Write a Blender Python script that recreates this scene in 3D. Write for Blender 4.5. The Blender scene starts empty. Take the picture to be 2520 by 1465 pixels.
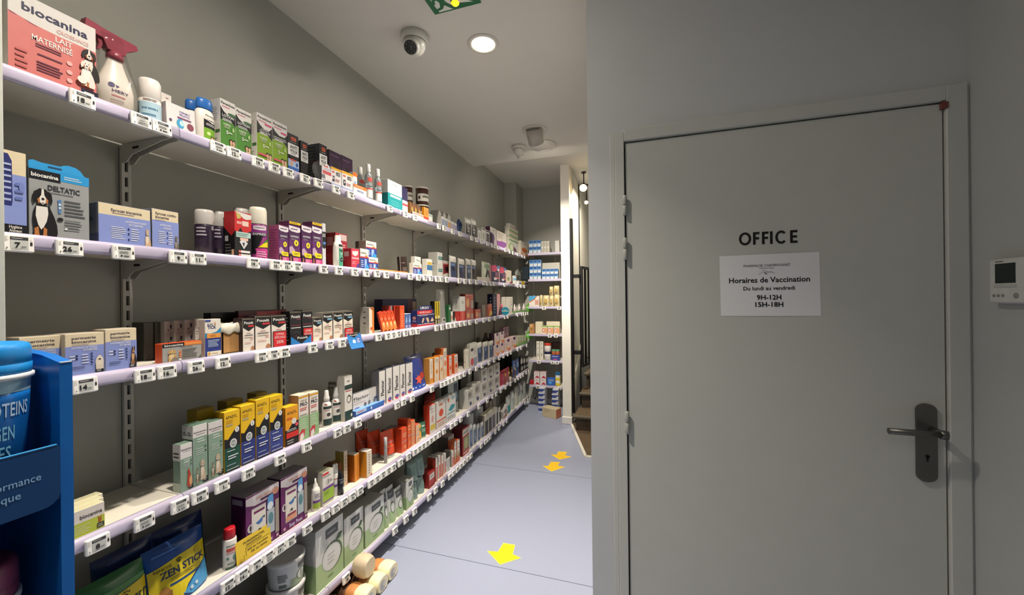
import bpy, math, random
from mathutils import Vector, Matrix
R = math.radians
rnd = random.Random(7)
sc = bpy.context.scene
COL = sc.collection

# ---------------------------------------------------------------- camera
CAM_H, FPX, YAW, ROLL = 1.47, 950.0, R(17.53), R(0.66)
fw = Vector((-math.sin(YAW), math.cos(YAW), 0)); rt0 = Vector((math.cos(YAW), math.sin(YAW), 0)); up0 = Vector((0, 0, 1))
rt = rt0 * math.cos(ROLL) - up0 * math.sin(ROLL); up = up0 * math.cos(ROLL) + rt0 * math.sin(ROLL)
cam = bpy.data.cameras.new('camera'); camo = bpy.data.objects.new('camera', cam); COL.objects.link(camo)
M = Matrix.Identity(4)
for i in range(3):
    M[i][0] = rt[i]; M[i][1] = up[i]; M[i][2] = -fw[i]
M.translation = (0, 0, CAM_H)
camo.matrix_world = M
cam.sensor_width = 36; cam.lens = 36 * FPX / 2520; cam.clip_start = 0.05
sc.camera = camo

# ---------------------------------------------------------------- light and exposure
sc.view_settings.view_transform = 'Standard'; sc.view_settings.look = 'None'
sc.view_settings.exposure = 0.0; sc.view_settings.gamma = 1; sc.view_settings.use_curve_mapping = False
wd = bpy.data.worlds.new('world'); sc.world = wd; wd.use_nodes = True
wd.node_tree.nodes['Background'].inputs[0].default_value = (0.55, 0.62, 0.70, 1)
wd.node_tree.nodes['Background'].inputs[1].default_value = 0.10
WF6 = 1.38
W, WF = 1.64, 1.38               # wall behind the shelves and shelf fronts (x = -W, x = -WF)
CEIL, CEIL2 = 2.895, 3.0
WARM = (1.0, 0.90, 0.78)
DOWN = [(-0.79, -0.55), (-0.79, 0.74), (-0.79, 2.02)]
def lamp(name, loc, power, size, col=WARM, rot=(0, 0, 0), spread=160):
    l = bpy.data.lights.new(name, 'AREA'); l.shape = 'DISK'; l.size = size; l.energy = power; l.color = col
    l.spread = R(spread)
    o = bpy.data.objects.new(name, l); o.location = loc; o.rotation_euler = rot; COL.objects.link(o); return o
for i, (x, y) in enumerate(DOWN):      # each downlight: a beam and a weaker wide lobe
    lamp('downlight_beam', (x, y, CEIL - 0.012), (4, 14.5, 27)[i], 0.085, WARM, (0, 0, 0), 98)
    lamp('downlight_lobe', (x, y, CEIL - 0.013), (2.5, 7.5, 7)[i], 0.085, WARM, (0, 0, 0), 172)
lamp('gimbal_lamp', (-0.81, 3.40, CEIL - 0.15), 16, 0.07, WARM, (R(42), 0, R(-3)), 80)
lamp('gimbal_lobe', (-0.81, 3.41, CEIL - 0.16), 3.5, 0.07, WARM, (R(42), 0, R(-3)), 175)
lamp('stair_lamp', (-0.30, 5.0, 2.85), 26, 0.10, (1, .88, .70), (0, 0, 0), 175)
lamp('room_lamp', (0.35, -1.2, CEIL - 0.02), 2.5, 0.5, (0.80, 0.90, 1.0))

# ---------------------------------------------------------------- materials
MATS = {}
ALB = [1.0]                        # reflectance of printed goods against paper white
def srgb(c):
    return tuple((v / 12.92 if v <= 0.04045 else ((v + 0.055) / 1.055) ** 2.4) for v in c)
def hx(s):
    return srgb(tuple(int(s[i:i + 2], 16) / 255 for i in (0, 2, 4)))
def mat(col, rough=0.45, metal=0.0, var=0.04, scale=60, bump=0.0, trans=0.0, alpha=1.0, emit=0.0, coat=0.0, ior=1.45):
    key = (col, rough, metal, var, scale, bump, trans, alpha, emit, coat, ALB[0])
    if key in MATS: return MATS[key]
    m = bpy.data.materials.new('paint_' + (col if isinstance(col, str) else 'mix')); m.use_nodes = True
    nt = m.node_tree; b = nt.nodes['Principled BSDF']
    c = hx(col) if isinstance(col, str) else col
    c = tuple(v * ALB[0] for v in c)
    n = nt.nodes.new('ShaderNodeTexNoise'); n.inputs['Scale'].default_value = scale; n.inputs['Detail'].default_value = 3
    tc = nt.nodes.new('ShaderNodeTexCoord'); nt.links.new(tc.outputs['Object'], n.inputs['Vector'])
    r = nt.nodes.new('ShaderNodeValToRGB')
    r.color_ramp.elements[0].position = 0.3; r.color_ramp.elements[1].position = 0.7
    r.color_ramp.elements[0].color = tuple(max(0, v * (1 - var)) for v in c) + (1,)
    r.color_ramp.elements[1].color = tuple(min(1, v * (1 + var)) for v in c) + (1,)
    nt.links.new(n.outputs['Fac'], r.inputs['Fac']); nt.links.new(r.outputs['Color'], b.inputs['Base Color'])
    b.inputs['Roughness'].default_value = rough; b.inputs['Metallic'].default_value = metal
    b.inputs['IOR'].default_value = ior
    if trans: b.inputs['Transmission Weight'].default_value = trans
    if alpha < 1: b.inputs['Alpha'].default_value = alpha
    if coat: b.inputs['Coat Weight'].default_value = coat
    if emit:
        b.inputs['Emission Color'].default_value = c + (1,); b.inputs['Emission Strength'].default_value = emit
    if bump:
        bp = nt.nodes.new('ShaderNodeBump'); bp.inputs['Strength'].default_value = bump; bp.inputs['Distance'].default_value = 0.002
        nt.links.new(n.outputs['Fac'], bp.inputs['Height']); nt.links.new(bp.outputs['Normal'], b.inputs['Normal'])
    MATS[key] = m
    return m

# ---------------------------------------------------------------- projection (pixels of the 2520 x 1465 frame <-> places on real planes)
def proj(x, y, z):
    d = Vector((x, y, z - CAM_H)); zf = d.dot(fw)
    return 1260 + FPX * d.dot(rt) / zf, 732.5 - FPX * d.dot(up) / zf
def y_at(u, x, z):               # where along y a column of the frame meets the line (x, ., z)
    lo, hi = 0.05, 9.0
    for _ in range(50):
        m = (lo + hi) / 2
        if proj(x, m, z)[0] < u: lo = m
        else: hi = m
    return lo
def x_at(u, y, z):
    lo, hi = -4.0, 3.0
    for _ in range(50):
        m = (lo + hi) / 2
        if proj(m, y, z)[0] < u: lo = m
        else: hi = m
    return lo
def z_at(v, x, y):
    a = proj(x, y, 0)[1]; b = proj(x, y, 1)[1]
    return (v - a) / (b - a)
def floor_at(u, v):
    d = fw * FPX + rt * (u - 1260) - up * (v - 732.5)
    t = -CAM_H / d.z
    return d.x * t, d.y * t

# ---------------------------------------------------------------- mesh building
class MB:
    def __init__(s): s.v = []; s.f = []; s.m = []; s.mats = []; s.sm = []
    def mi(s, m):
        if m not in s.mats: s.mats.append(m)
        return s.mats.index(m)
    def poly(s, pts, m, smooth=False):
        i = len(s.v); s.v += [tuple(p) for p in pts]; s.f.append(tuple(range(i, i + len(pts)))); s.m.append(s.mi(m)); s.sm.append(smooth)
    def mesh(s, vs, fs, m, smooth=False):
        i = len(s.v); s.v += [tuple(p) for p in vs]; k = s.mi(m)
        for f in fs: s.f.append(tuple(i + j for j in f)); s.m.append(k); s.sm.append(smooth)
    def box(s, x0, x1, y0, y1, z0, z1, m, c=0.0, cols=None):
        """box; c = chamfer; cols = materials for (+x, -x, +y, -y, +z, -z)"""
        x0, x1 = min(x0, x1), max(x0, x1); y0, y1 = min(y0, y1), max(y0, y1); z0, z1 = min(z0, z1), max(z0, z1)
        cm = cols or [m] * 6
        if c <= 0:
            P = [(x, y, z) for x in (x0, x1) for y in (y0, y1) for z in (z0, z1)]
            F = [(4, 6, 7, 5), (0, 1, 3, 2), (2, 3, 7, 6), (0, 4, 5, 1), (1, 5, 7, 3), (0, 2, 6, 4)]
            i = len(s.v); s.v += P
            for f, mm in zip(F, cm): s.f.append(tuple(i + j for j in f)); s.m.append(s.mi(mm)); s.sm.append(False)
            return
        c = min(c, (x1 - x0) * .45, (y1 - y0) * .45, (z1 - z0) * .45)
        i = len(s.v); ix = {}
        lo = (x0, y0, z0); hi = (x1, y1, z1)
        for sx in (0, 1):
            for sy in (0, 1):
                for sz in (0, 1):
                    for ax in range(3):
                        p = []
                        for a, sg in enumerate((sx, sy, sz)):
                            base = hi[a] if sg else lo[a]
                            if a != ax: base += -c if sg else c
                            p.append(base)
                        ix[(sx, sy, sz, ax)] = len(s.v); s.v.append(tuple(p))
        def add(f, mm): s.f.append(tuple(f)); s.m.append(s.mi(mm)); s.sm.append(False)
        add([ix[(1, a, b, 0)] for a, b in ((0, 0), (1, 0), (1, 1), (0, 1))], cm[0])
        add([ix[(0, a, b, 0)] for a, b in ((0, 0), (0, 1), (1, 1), (1, 0))], cm[1])
        add([ix[(a, 1, b, 1)] for a, b in ((0, 0), (0, 1), (1, 1), (1, 0))], cm[2])
        add([ix[(a, 0, b, 1)] for a, b in ((0, 0), (1, 0), (1, 1), (0, 1))], cm[3])
        add([ix[(a, b, 1, 2)] for a, b in ((0, 0), (1, 0), (1, 1), (0, 1))], cm[4])
        add([ix[(a, b, 0, 2)] for a, b in ((0, 0), (0, 1), (1, 1), (1, 0))], cm[5])
        for a in (0, 1):
            for b in (0, 1):
                add([ix[(a, b, 0, 0)], ix[(a, b, 1, 0)], ix[(a, b, 1, 1)], ix[(a, b, 0, 1)]], cm[0] if a else cm[1])
                add([ix[(a, 0, b, 0)], ix[(a, 1, b, 0)], ix[(a, 1, b, 2)], ix[(a, 0, b, 2)]], cm[4] if b else cm[5])
                add([ix[(0, a, b, 1)], ix[(1, a, b, 1)], ix[(1, a, b, 2)], ix[(0, a, b, 2)]], cm[4] if b else cm[5])
                for d in (0, 1):
                    add([ix[(a, b, d, k)] for k in range(3)], cm[0])
    def lathe(s, prof, m, n=20, c=(0, 0, 0), sx=1.0, sy=1.0, smooth=True, capb=True, capt=True):
        i = len(s.v); k = s.mi(m)
        for r, z in prof:
            for j in range(n):
                a = 2 * math.pi * j / n
                s.v.append((c[0] + r * sx * math.cos(a), c[1] + r * sy * math.sin(a), c[2] + z))
        for q in range(len(prof) - 1):
            for j in range(n):
                j2 = (j + 1) % n
                s.f.append((i + q * n + j, i + q * n + j2, i + (q + 1) * n + j2, i + (q + 1) * n + j)); s.m.append(k); s.sm.append(smooth)
        if capb: s.f.append(tuple(i + j for j in reversed(range(n)))); s.m.append(k); s.sm.append(False)
        if capt: s.f.append(tuple(i + (len(prof) - 1) * n + j for j in range(n))); s.m.append(k); s.sm.append(False)
    def rod(s, p, q, r, m, n=10, r2=None, smooth=True):
        p = Vector(p); q = Vector(q); d = (q - p).normalized(); r2 = r if r2 is None else r2
        a = d.cross(Vector((0, 0, 1)))
        if a.length < 1e-4: a = Vector((1, 0, 0))
        a.normalize(); b = d.cross(a); i = len(s.v); k = s.mi(m)
        for c, rr in ((p, r), (q, r2)):
            for j in range(n):
                t = 2 * math.pi * j / n; s.v.append(tuple(c + a * math.cos(t) * rr + b * math.sin(t) * rr))
        for j in range(n):
            j2 = (j + 1) % n; s.f.append((i + j, i + n + j, i + n + j2, i + j2)); s.m.append(k); s.sm.append(smooth)
        s.f.append(tuple(i + j for j in range(n))); s.f.append(tuple(i + n + j for j in reversed(range(n)))); s.m += [k, k]; s.sm += [False, False]
    def prism(s, pts, axis, a, b, m, smooth=False):
        """pts: 2-D outline (counter-clockwise), extruded along axis 0/1/2 from a to b"""
        def P(p, t):
            q = list(p); q.insert(axis, t); return tuple(q)
        i = len(s.v); n = len(pts); k = s.mi(m)
        s.v += [P(p, a) for p in pts] + [P(p, b) for p in pts]
        s.f.append(tuple(range(i, i + n))); s.f.append(tuple(reversed(range(i + n, i + 2 * n)))); s.m += [k, k]; s.sm += [False, False]
        for j in range(n):
            j2 = (j + 1) % n; s.f.append((i + j, i + n + j, i + n + j2, i + j2)); s.m.append(k); s.sm.append(smooth)
    def grid(s, P, m, smooth=True, closed=False):
        i = len(s.v); nr = len(P); nc = len(P[0]); k = s.mi(m)
        for r in P: s.v += [tuple(p) for p in r]
        for r in range(nr - 1):
            for c in range(nc if closed else nc - 1):
                c2 = (c + 1) % nc
                s.f.append((i + r * nc + c, i + r * nc + c2, i + (r + 1) * nc + c2, i + (r + 1) * nc + c)); s.m.append(k); s.sm.append(smooth)
    def data(s, name):
        me = bpy.data.meshes.new(name); me.from_pydata(s.v, [], s.f)
        for m in s.mats: me.materials.append(m)
        me.polygons.foreach_set('material_index', s.m); me.polygons.foreach_set('use_smooth', s.sm)
        me.update(); return me
    def build(s, name, parent=None, loc=None, rot=None, fix=False):
        me = s.data(name)
        if fix:
            import bmesh
            bm = bmesh.new(); bm.from_mesh(me); bmesh.ops.recalc_face_normals(bm, faces=bm.faces); bm.to_mesh(me); bm.free()
        o = bpy.data.objects.new(name, me); COL.objects.link(o)
        if parent: o.parent = parent
        if loc: o.location = loc
        if rot: o.rotation_euler = rot
        return o
def empty(name, loc=(0, 0, 0), rot=(0, 0, 0)):
    o = bpy.data.objects.new(name, None); o.location = loc; o.rotation_euler = rot; o.empty_display_size = 0.05; COL.objects.link(o); return o
LABELS = {}
def tag(o, label, cat, group=None):
    LABELS.setdefault(label, []).append(o)
    o['label'] = label; o['category'] = cat
    if group: o['group'] = group
    return o
def struct(o): o['kind'] = 'structure'; return o
ORD = 'first second third fourth fifth sixth seventh eighth ninth tenth eleventh twelfth thirteenth fourteenth fifteenth sixteenth seventeenth eighteenth nineteenth twentieth'.split()
TENS = {2: 'twenty', 3: 'thirty', 4: 'forty'}
def ordinal(n):
    if n <= 20: return ORD[n - 1]
    t, u = divmod(n, 10)
    return TENS[t] + '-' + ORD[u - 1] if u else {3: 'thirtieth', 4: 'fortieth'}[t]

# ---------------------------------------------------------------- lettering
TXT = {}
def text_geo(s, bold=0.0):
    """outline text as flat polygons, 1 unit line height; returns verts, faces, width"""
    key = (s, bold)
    if key in TXT: return TXT[key]
    cu = bpy.data.curves.new('lettering', 'FONT'); cu.body = s; cu.size = 1.0; cu.offset = bold; cu.resolution_u = 2; cu.fill_mode = 'FRONT'
    o = bpy.data.objects.new('lettering', cu)
    me = o.to_mesh()
    vs = [(v.co.x, v.co.y) for v in me.vertices]; fs = [tuple(p.vertices) for p in me.polygons]
    o.to_mesh_clear(); bpy.data.objects.remove(o); bpy.data.curves.remove(cu)
    if not vs: vs = [(0, 0)]
    x0 = min(v[0] for v in vs); x1 = max(v[0] for v in vs)
    vs = [(v[0] - x0, v[1]) for v in vs]
    TXT[key] = (vs, fs, max(x1 - x0, 1e-4)); return TXT[key]
def clip(P, ax, lo, hi):
    for s, c in ((1, lo), (-1, hi)):
        Q = []
        for i in range(len(P)):
            p, q = P[i - 1], P[i]; dp, dq = s * (p[ax] - c), s * (q[ax] - c)
            if (dp < 0) != (dq < 0):
                t = dp / (dp - dq); Q.append((p[0] + (q[0] - p[0]) * t, p[1] + (q[1] - p[1]) * t))
            if dq >= 0: Q.append(q)
        P = Q
        if len(P) < 3: return []
    return P
def cells(mb, P, w, h, surf, off, m, nx, ny):
    x0, x1 = min(p[0] for p in P), max(p[0] for p in P); y0, y1 = min(p[1] for p in P), max(p[1] for p in P)
    kx = max(1, int(math.ceil((x1 - x0) * nx))); ky = max(1, int(math.ceil((y1 - y0) * ny)))
    for i in range(kx):
        S = clip(P, 0, x0 + (x1 - x0) * i / kx, x0 + (x1 - x0) * (i + 1) / kx)
        for j in range(ky):
            T = clip(S, 1, y0 + (y1 - y0) * j / ky, y0 + (y1 - y0) * (j + 1) / ky) if S else []
            if len(T) >= 3: mb.poly([surf(x * w, y * h, off) for x, y in T], m)
PM = dict(rough=0.42, var=0.02)
def prints(mb, items, w, h, surf, lay=0.00016, lift=0.0002):
    """flat print on a face of w x h metres; coordinates in fractions of the face; surf(x, z, off) -> point"""
    off = lift
    for it in items:
        k = it[0]; off += lay
        if k == 'r':
            _, x0, y0, x1, y1, c = it; n = 10 if getattr(surf, 'curved', False) else 1; m = mat(c, **PM)
            nz = 6 if getattr(surf, 'curved', False) == 2 else 1
            mb.grid([[surf((x0 + (x1 - x0) * i / n) * w, (y0 + (y1 - y0) * j / nz) * h, off) for i in range(n + 1)] for j in range(nz + 1)], m, n > 1)
        elif k == 'e':
            _, cx, cy, rx, ry, c = it
            P = [(cx + rx * math.cos(2 * math.pi * i / 18), cy + ry * math.sin(2 * math.pi * i / 18)) for i in range(18)]; cv = getattr(surf, 'curved', False)
            if cv: cells(mb, P, w, h, surf, off, mat(c, **PM), 12, 12 if cv == 2 else 1)
            else: mb.poly([surf(x * w, y * h, off) for x, y in P], mat(c, **PM))
        elif k == 'p':
            cv = getattr(surf, 'curved', False)
            if cv: cells(mb, it[1], w, h, surf, off, mat(it[2], **PM), 12, 12 if cv == 2 else 1)
            else: mb.poly([surf(x * w, y * h, off) for x, y in it[1]], mat(it[2], **PM))
        elif k == 'b':
            _, x0, y0, x1, y1, n, c = it; m = mat(c, **PM)
            rr = random.Random(int(x0 * 999 + y0 * 77 + n))
            for j in range(n):
                zc = y1 - (y1 - y0) * (j + .5) / n; hh = (y1 - y0) / n * .22; xe = x0 + (x1 - x0) * rr.uniform(.7, 1)
                q = 4 if getattr(surf, 'curved', False) else 1
                mb.grid([[surf((x0 + (xe - x0) * i / q) * w, zz * h, off) for i in range(q + 1)] for zz in (zc - hh, zc + hh)], m)
        elif k == 't':
            _, s, x, y, th, c = it[:6]; an = it[6] if len(it) > 6 else 'c'; mw = it[7] if len(it) > 7 else None; bold = it[8] if len(it) > 8 else 0.018
            vs, fs, tw = text_geo(s, bold)
            sy = th * h / 0.72; sx = sy
            if mw: sx = mw * w / tw
            W0 = tw * sx; ox = x * w - (0 if an == 'l' else W0 if an == 'r' else W0 / 2)
            mb.mesh([surf(ox + vx * sx, y * h + vy * sy, off) for vx, vy in vs], fs, mat(c, **PM))
# ================================================================ the room
PAINT = mat('a5a59d', 0.6, var=0.015, scale=8, bump=0.03)
PAINT_R = mat('cdd0d0', 0.6, var=0.015, scale=8, bump=0.03)
CEILP = mat('d8d6ce', 0.7, var=0.012, scale=6)
WHITE = mat('d8d6cf', 0.4, var=0.015, scale=20)
FLOORM = mat('949bb0', 0.42, var=0.10, scale=260)
DOORY, DX0, DX1, RX = 1.495, -0.028, 0.889, 0.945
BACKY, CX = 5.23, -0.162
def slab(name, *b, m=PAINT, c=0):
    mb = MB(); mb.box(*b, m, c); return struct(mb.build(name))
slab('wall_left', -W - .1, -W, -2.2, BACKY + .1, -.05, CEIL2 + .1)
fl = slab('floor', -W - .1, 1.6, -2.2, 7.2, -.06, 0, m=FLOORM)
# floor seams: thin dark joints between the vinyl sheets
mb = MB(); SEAM = mat('4e566c', 0.6)
mb.box(-WF - .1, CX + .05, 1.978, 1.981, 0, .0006, SEAM); mb.box(-WF - .1, CX - .02, 3.16, 3.1625, 0, .0006, SEAM)
mb.build('floor_seam', fl)
slab('ceiling', -W, 1.5, -2.2, 3.87, CEIL, CEIL + .1 + .02, m=CEILP)
slab('ceiling', -W, 1.5, 3.87, 7.2, CEIL2, CEIL2 + .1, m=CEILP)
slab('wall_back', -W, -.70, BACKY, BACKY + .1, 0, CEIL2 + .05, m=PAINT)
slab('trim_1', -W, -1.474, 4.90, BACKY, 0, CEIL2, m=PAINT)           # boxed-in column in the back corner
slab('wall_behind', -W - .1, RX + .1, -2.3, -2.2, -.05, CEIL + .1)
slab('wall_right', RX, RX + .1, -2.2, DOORY + .12, -.05, CEIL + .1, m=mat('b0b3b0', 0.6, var=0.015, scale=8, bump=0.03))  # office wall paint, darkened: this wall's dimmer light is put into the colour
# office wall with a door opening
mb = MB(); T = .12
mb.box(CX, DX0 - .03, DOORY, DOORY + T, 0, CEIL, PAINT_R); mb.box(DX1 + .03, RX + .05, DOORY, DOORY + T, 0, CEIL, PAINT_R)
mb.box(DX0 - .03, DX1 + .03, DOORY, DOORY + T, 2.07, CEIL, PAINT_R)
struct(mb.build('wall_office'))
slab('wall_office_side', CX, CX + .10, DOORY + T, 3.55, 0, CEIL, m=PAINT_R)
slab('wall_stair_right', .60, .70, DOORY + T, 7.2, 0, CEIL2, m=PAINT_R)
slab('wall_stair_back', -.75, .7, 7.1, 7.2, 0, CEIL2, m=mat('aeb6bd', .6))
# white pillar and stair wall
PIL = mat('dedbd0', 0.5, var=0.012, scale=10)
slab('wall_stair_left', -.80, -.70, 4.54, 7.1, 0, CEIL2, m=mat('d9d6cc', .5))
slab('trim_2', -.80, -.70, 4.44, 4.54, 0, CEIL2, m=PIL)
mb = MB(); mb.box(-.812, -.692, 4.428, 4.545, 0, .085, WHITE, .006); struct(mb.build('baseboard_pillar'))
# pale end panel of the shelving, at the left edge of the picture
mb = MB(); mb.box(-1.46, -1.30, -.6, .468, 0, 2.75, mat('b9bcb4', .5), .002); struct(mb.build('trim_3'))
# baseboard of back wall
mb = MB(); mb.box(-1.47, -.81, BACKY - .012, BACKY, 0, .07, WHITE); struct(mb.build('baseboard_back'))

# ---------------------------------------------------------------- office door
DP = mat('cacbc4', 0.5, var=0.012, scale=12, bump=0.02); FRM = mat('cbccc6', 0.45, var=0.012, scale=12)
mb = MB(); mb.box(DX0 + .003, DX1 - .003, DOORY - .004, DOORY + .036, .008, 2.036, DP, .0012)
door = struct(mb.build('door_1')); door['label'] = 'grey flush office door with a paper notice'
fr = MB()
fr.box(DX0 - .034, DX0 - .001, DOORY - .014, DOORY + .05, 0, 2.075, FRM, .002)
fr.box(DX1 + .001, DX1 + .05, DOORY - .014, DOORY + .05, 0, 2.085, FRM, .002)
fr.box(DX0 - .001, DX1 + .001, DOORY - .014, DOORY + .05, 2.041, 2.085, FRM, .002)
fr.build('door_frame', door)
mb = MB(); mb.box(DX0 - .03, DX1 + .03, DOORY + .052, DOORY + .06, 0, 2.07, mat('101010', .9)); mb.build('door_rebate', door)
mb = MB(); mb.box(DX0 - .052, DX0 - .034, DOORY - .006, DOORY, 0, 2.08, FRM, .002); mb.box(DX1 + .05, RX + .02, DOORY - .008, DOORY, 0, 2.09, FRM); mb.build('architrave', door)
HNG = mat('b4b5ae', 0.35)
for vt, vb in ((482, 531), (586, 640), (1012, 1067)):
    xh = DX0 - .001; yh = DOORY - .012
    z1, z0 = z_at(vt, xh, yh), z_at(vb, xh, yh); zm = (z0 + z1) / 2
    mb = MB()
    for a, b in ((z0, zm - .001), (zm + .001, z1)):
        mb.lathe([(.005, a), (.0072, a + .003), (.0072, b - .003), (.005, b)], HNG, 12, (xh, yh - .006, 0))
    mb.build('hinge', door)
STL = mat('6f6f6b', 0.38, 0.85, var=0.03, scale=200)
px0, px1 = x_at(2253, DOORY - .006, 1.05), x_at(2304, DOORY - .006, 1.05)
pz1, pz0 = z_at(992, (px0 + px1) / 2, DOORY), z_at(1183, (px0 + px1) / 2, DOORY)
pr = (px1 - px0) / 2; pcx = (px0 + px1) / 2
out = [(pcx + pr * math.cos(a), pz1 - pr * .8 + pr * .8 * math.sin(a)) for a in [math.pi * i / 10 for i in range(11)]] + \
      [(pcx - pr * math.cos(a), pz0 + pr * .8 - pr * .8 * math.sin(a)) for a in [math.pi * i / 10 for i in range(11)]]
mb = MB(); mb.prism(out, 1, DOORY - .012, DOORY - .004, STL); hp = mb.build('handle_plate', door, fix=True)
hz = z_at(1068, pcx, DOORY - .05)
mb = MB(); yl = DOORY - .058
mb.rod((pcx + .012, DOORY - .010, hz), (pcx + .012, yl, hz), .0095, STL, 14)
mb.lathe([(.0105, -.011), (.0118, 0), (.0105, .011)], STL, 14, (pcx + .012, yl, hz))
mb.rod((pcx + .012, yl, hz), (x_at(2187, yl, hz), yl, hz), .0092, STL, 14)
mb.build('lever_handle', door)
mb = MB(); DK = mat('151515', .6)
mb.lathe([(.006, 0), (.006, .001)], DK, 12); kz = z_at(1120, pcx, DOORY)
mb.box(-.0022, .0022, -.016, 0, 0, .001, DK)
mb.build('keyhole', door, (pcx, DOORY - .0122, kz), (R(90), 0, 0))
mb = MB(); zc = z_at(262, DX1, DOORY); mb.box(DX1 - .010, DX1 + .004, DOORY - .0165, DOORY - .004, zc - .012, zc + .008, mat('7a4540', .6)); mb.build('red_sticker', door)
# black stick-on letters
def wall_surf(x0, y, z0): return lambda u, v, o: (x0 + u, y - o, z0 + v)
YD = DOORY - .004
ox0, ox1 = x_at(1818, YD, 1.68), x_at(1962, YD, 1.68); oz0 = z_at(604, ox0, YD); oz1 = z_at(574, ox0, YD)
adv = [0, 1.0, 1.62, 2.17, 2.52, 3.52]
lw = {'O': .86, 'F': .44, 'I': .12, 'C': .80, 'E': .48}
OH = oz1 - oz0; tot = 3.52 + .48; kx = (ox1 - ox0) / tot
for ch, a in zip('OFFICE', adv):
    mb = MB(); BL = mat('121212', .5); w = lw[ch] * kx; x = ox0 + a * kx; t = OH * .17; s = wall_surf(x, YD, oz0)
    def bx(a0, a1, b0, b1): mb.box(x + a0, x + a1, YD - .0012, YD + .0005, oz0 + b0, oz0 + b1, BL)
    if ch in 'FE':
        bx(0, t, 0, OH); bx(t, w, OH - t, OH); bx(t, w * .92, OH * .5 - t / 2, OH * .5 + t / 2)
        if ch == 'E': bx(t, w, 0, t)
    elif ch == 'I': bx(0, t, 0, OH)
    else:
        a0, a1 = (0, 2 * math.pi) if ch == 'O' else (R(42), R(318)); N = 30; rx, rz = w / 2, OH / 2 + .001
        ring = [[(x + w / 2 + (rx - q) * math.cos(a0 + (a1 - a0) * i / N), YD - .0012, oz0 + OH / 2 + (rz - q) * math.sin(a0 + (a1 - a0) * i / N)) for i in range(N + 1)] for q in (0, t)]
        mb.grid(ring, BL, False)
    mb.build('sign_letter', door)
# paper notice
PAPER = mat('f0f0f2', .7, var=.01)
nx0, nx1 = x_at(1771, YD, 1.5), x_at(2017, YD, 1.5)
tl, bl_, br_, tr_ = (nx0, z_at(631, nx0, YD)), (nx0 + .003, z_at(778, nx0, YD)), (nx1 + .003, z_at(778, nx1, YD)), (nx1, z_at(620, nx1, YD))
nw, nh = nx1 - nx0, tl[1] - bl_[1]
mb = MB()
def ns(u, v, o):
    a = u / nw; b = v / nh
    bot = Vector(bl_).lerp(Vector(br_), a); top = Vector(tl).lerp(Vector(tr_), a); p = bot.lerp(top, b)
    return (p.x, YD - .0006 - o - .0014 * (a * (1 - a)) * 4 * .5, p.y)
mb.grid([[ns(nw * i / 6, nh * j / 3, 0) for i in range(7)] for j in range(4)], PAPER)
notice = tag(mb.build('paper_notice'), 'white paper notice of vaccination hours taped on the office door', 'notice')
INK = '1b1b1d'
mb = MB(); prints(mb, [
    ('t', 'Horaires de Vaccination', .50, .545, .085, INK, 'c', .81, .022), ('t', 'Du lundi au vendredi', .50, .42, .062, INK, 'c', .515, .016),
    ('t', '9H-12H', .50, .265, .078, INK, 'c', .245, .022), ('t', '15H-18H', .50, .15, .078, INK, 'c', .28, .022),
    ('t', 'PHARMACIE CHAMPIONNET', .485, .80, .040, '55565a', 'c', .47, .0), ('t', 'GRENOBLE', .485, .765, .020, '77787c', 'c', .15, 0),
    ('p', [(.39, .67), (.42, .695), (.435, .715), (.455, .745), (.47, .735), (.46, .742), (.452, .737), (.432, .705), (.417, .687)], '3c3c40'),
    ('p', [(.455, .745), (.49, .715), (.52, .71), (.53, .72), (.575, .672), (.53, .713), (.518, .704), (.49, .708)], '3c3c40'),
    ('p', [(.452, .715), (.475, .705), (.49, .685), (.47, .68), (.455, .695)], '8a8a8e')], nw, nh, ns)
mb.build('printed_text', notice)
# thermostat on the right wall
ty1, ty0 = y_at(2437, -RX, 1.5) if 0 else None, None
def yr(u, z):
    lo, hi = .2, DOORY
    for _ in range(50):
        m = (lo + hi) / 2
        if proj(RX - .02, m, z)[0] < u: hi = m
        else: lo = m
    return lo
ta = yr(2438, 1.5); tb = ta - .135; tz1, tz0 = z_at(640, RX - .02, ta), z_at(746, RX - .02, ta); TH = tz1 - tz0
TW = mat('c9cbc5', .35)
mb = MB(); mb.box(RX - .024, RX - .0005, tb, ta, tz0, tz1, TW, .004)
th = tag(mb.build('thermostat'), 'white wall thermostat with a dark display on the right wall', 'thermostat')
def ts(u, v, o): return (RX - .024 - o, ta - u, tz0 + v)
mb = MB(); mb.grid([[ts(.02 + .058 * i, TH * (.45 + .44 * j), .0006) for i in (0, 1)] for j in (0, 1)], mat('1a2620', .15)); mb.build('display', th)
mb = MB(); mb.box(RX - .026, RX - .0235, ta - .08, ta - .018, tz0 + TH * .36, tz0 + TH * .41, mat('b7b9b3', .4)); mb.build('display_bezel', th)
for i, u in enumerate((.012, .025, .038, .075)):
    mb = MB(); q = .004 if i < 3 else .007
    mb.lathe([(q, 0), (q, .0015), (q * .7, .0022)], mat('8b8d88', .5), 12); mb.build('button', th, (RX - .0238, ta - u - .004, tz0 + TH * .17), (0, R(-90), 0))
mb = MB(); prints(mb, [('b', .2, .91, .45, .96, 1, '5a5b58')], .1, TH, ts); mb.build('lettering', th)

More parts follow.
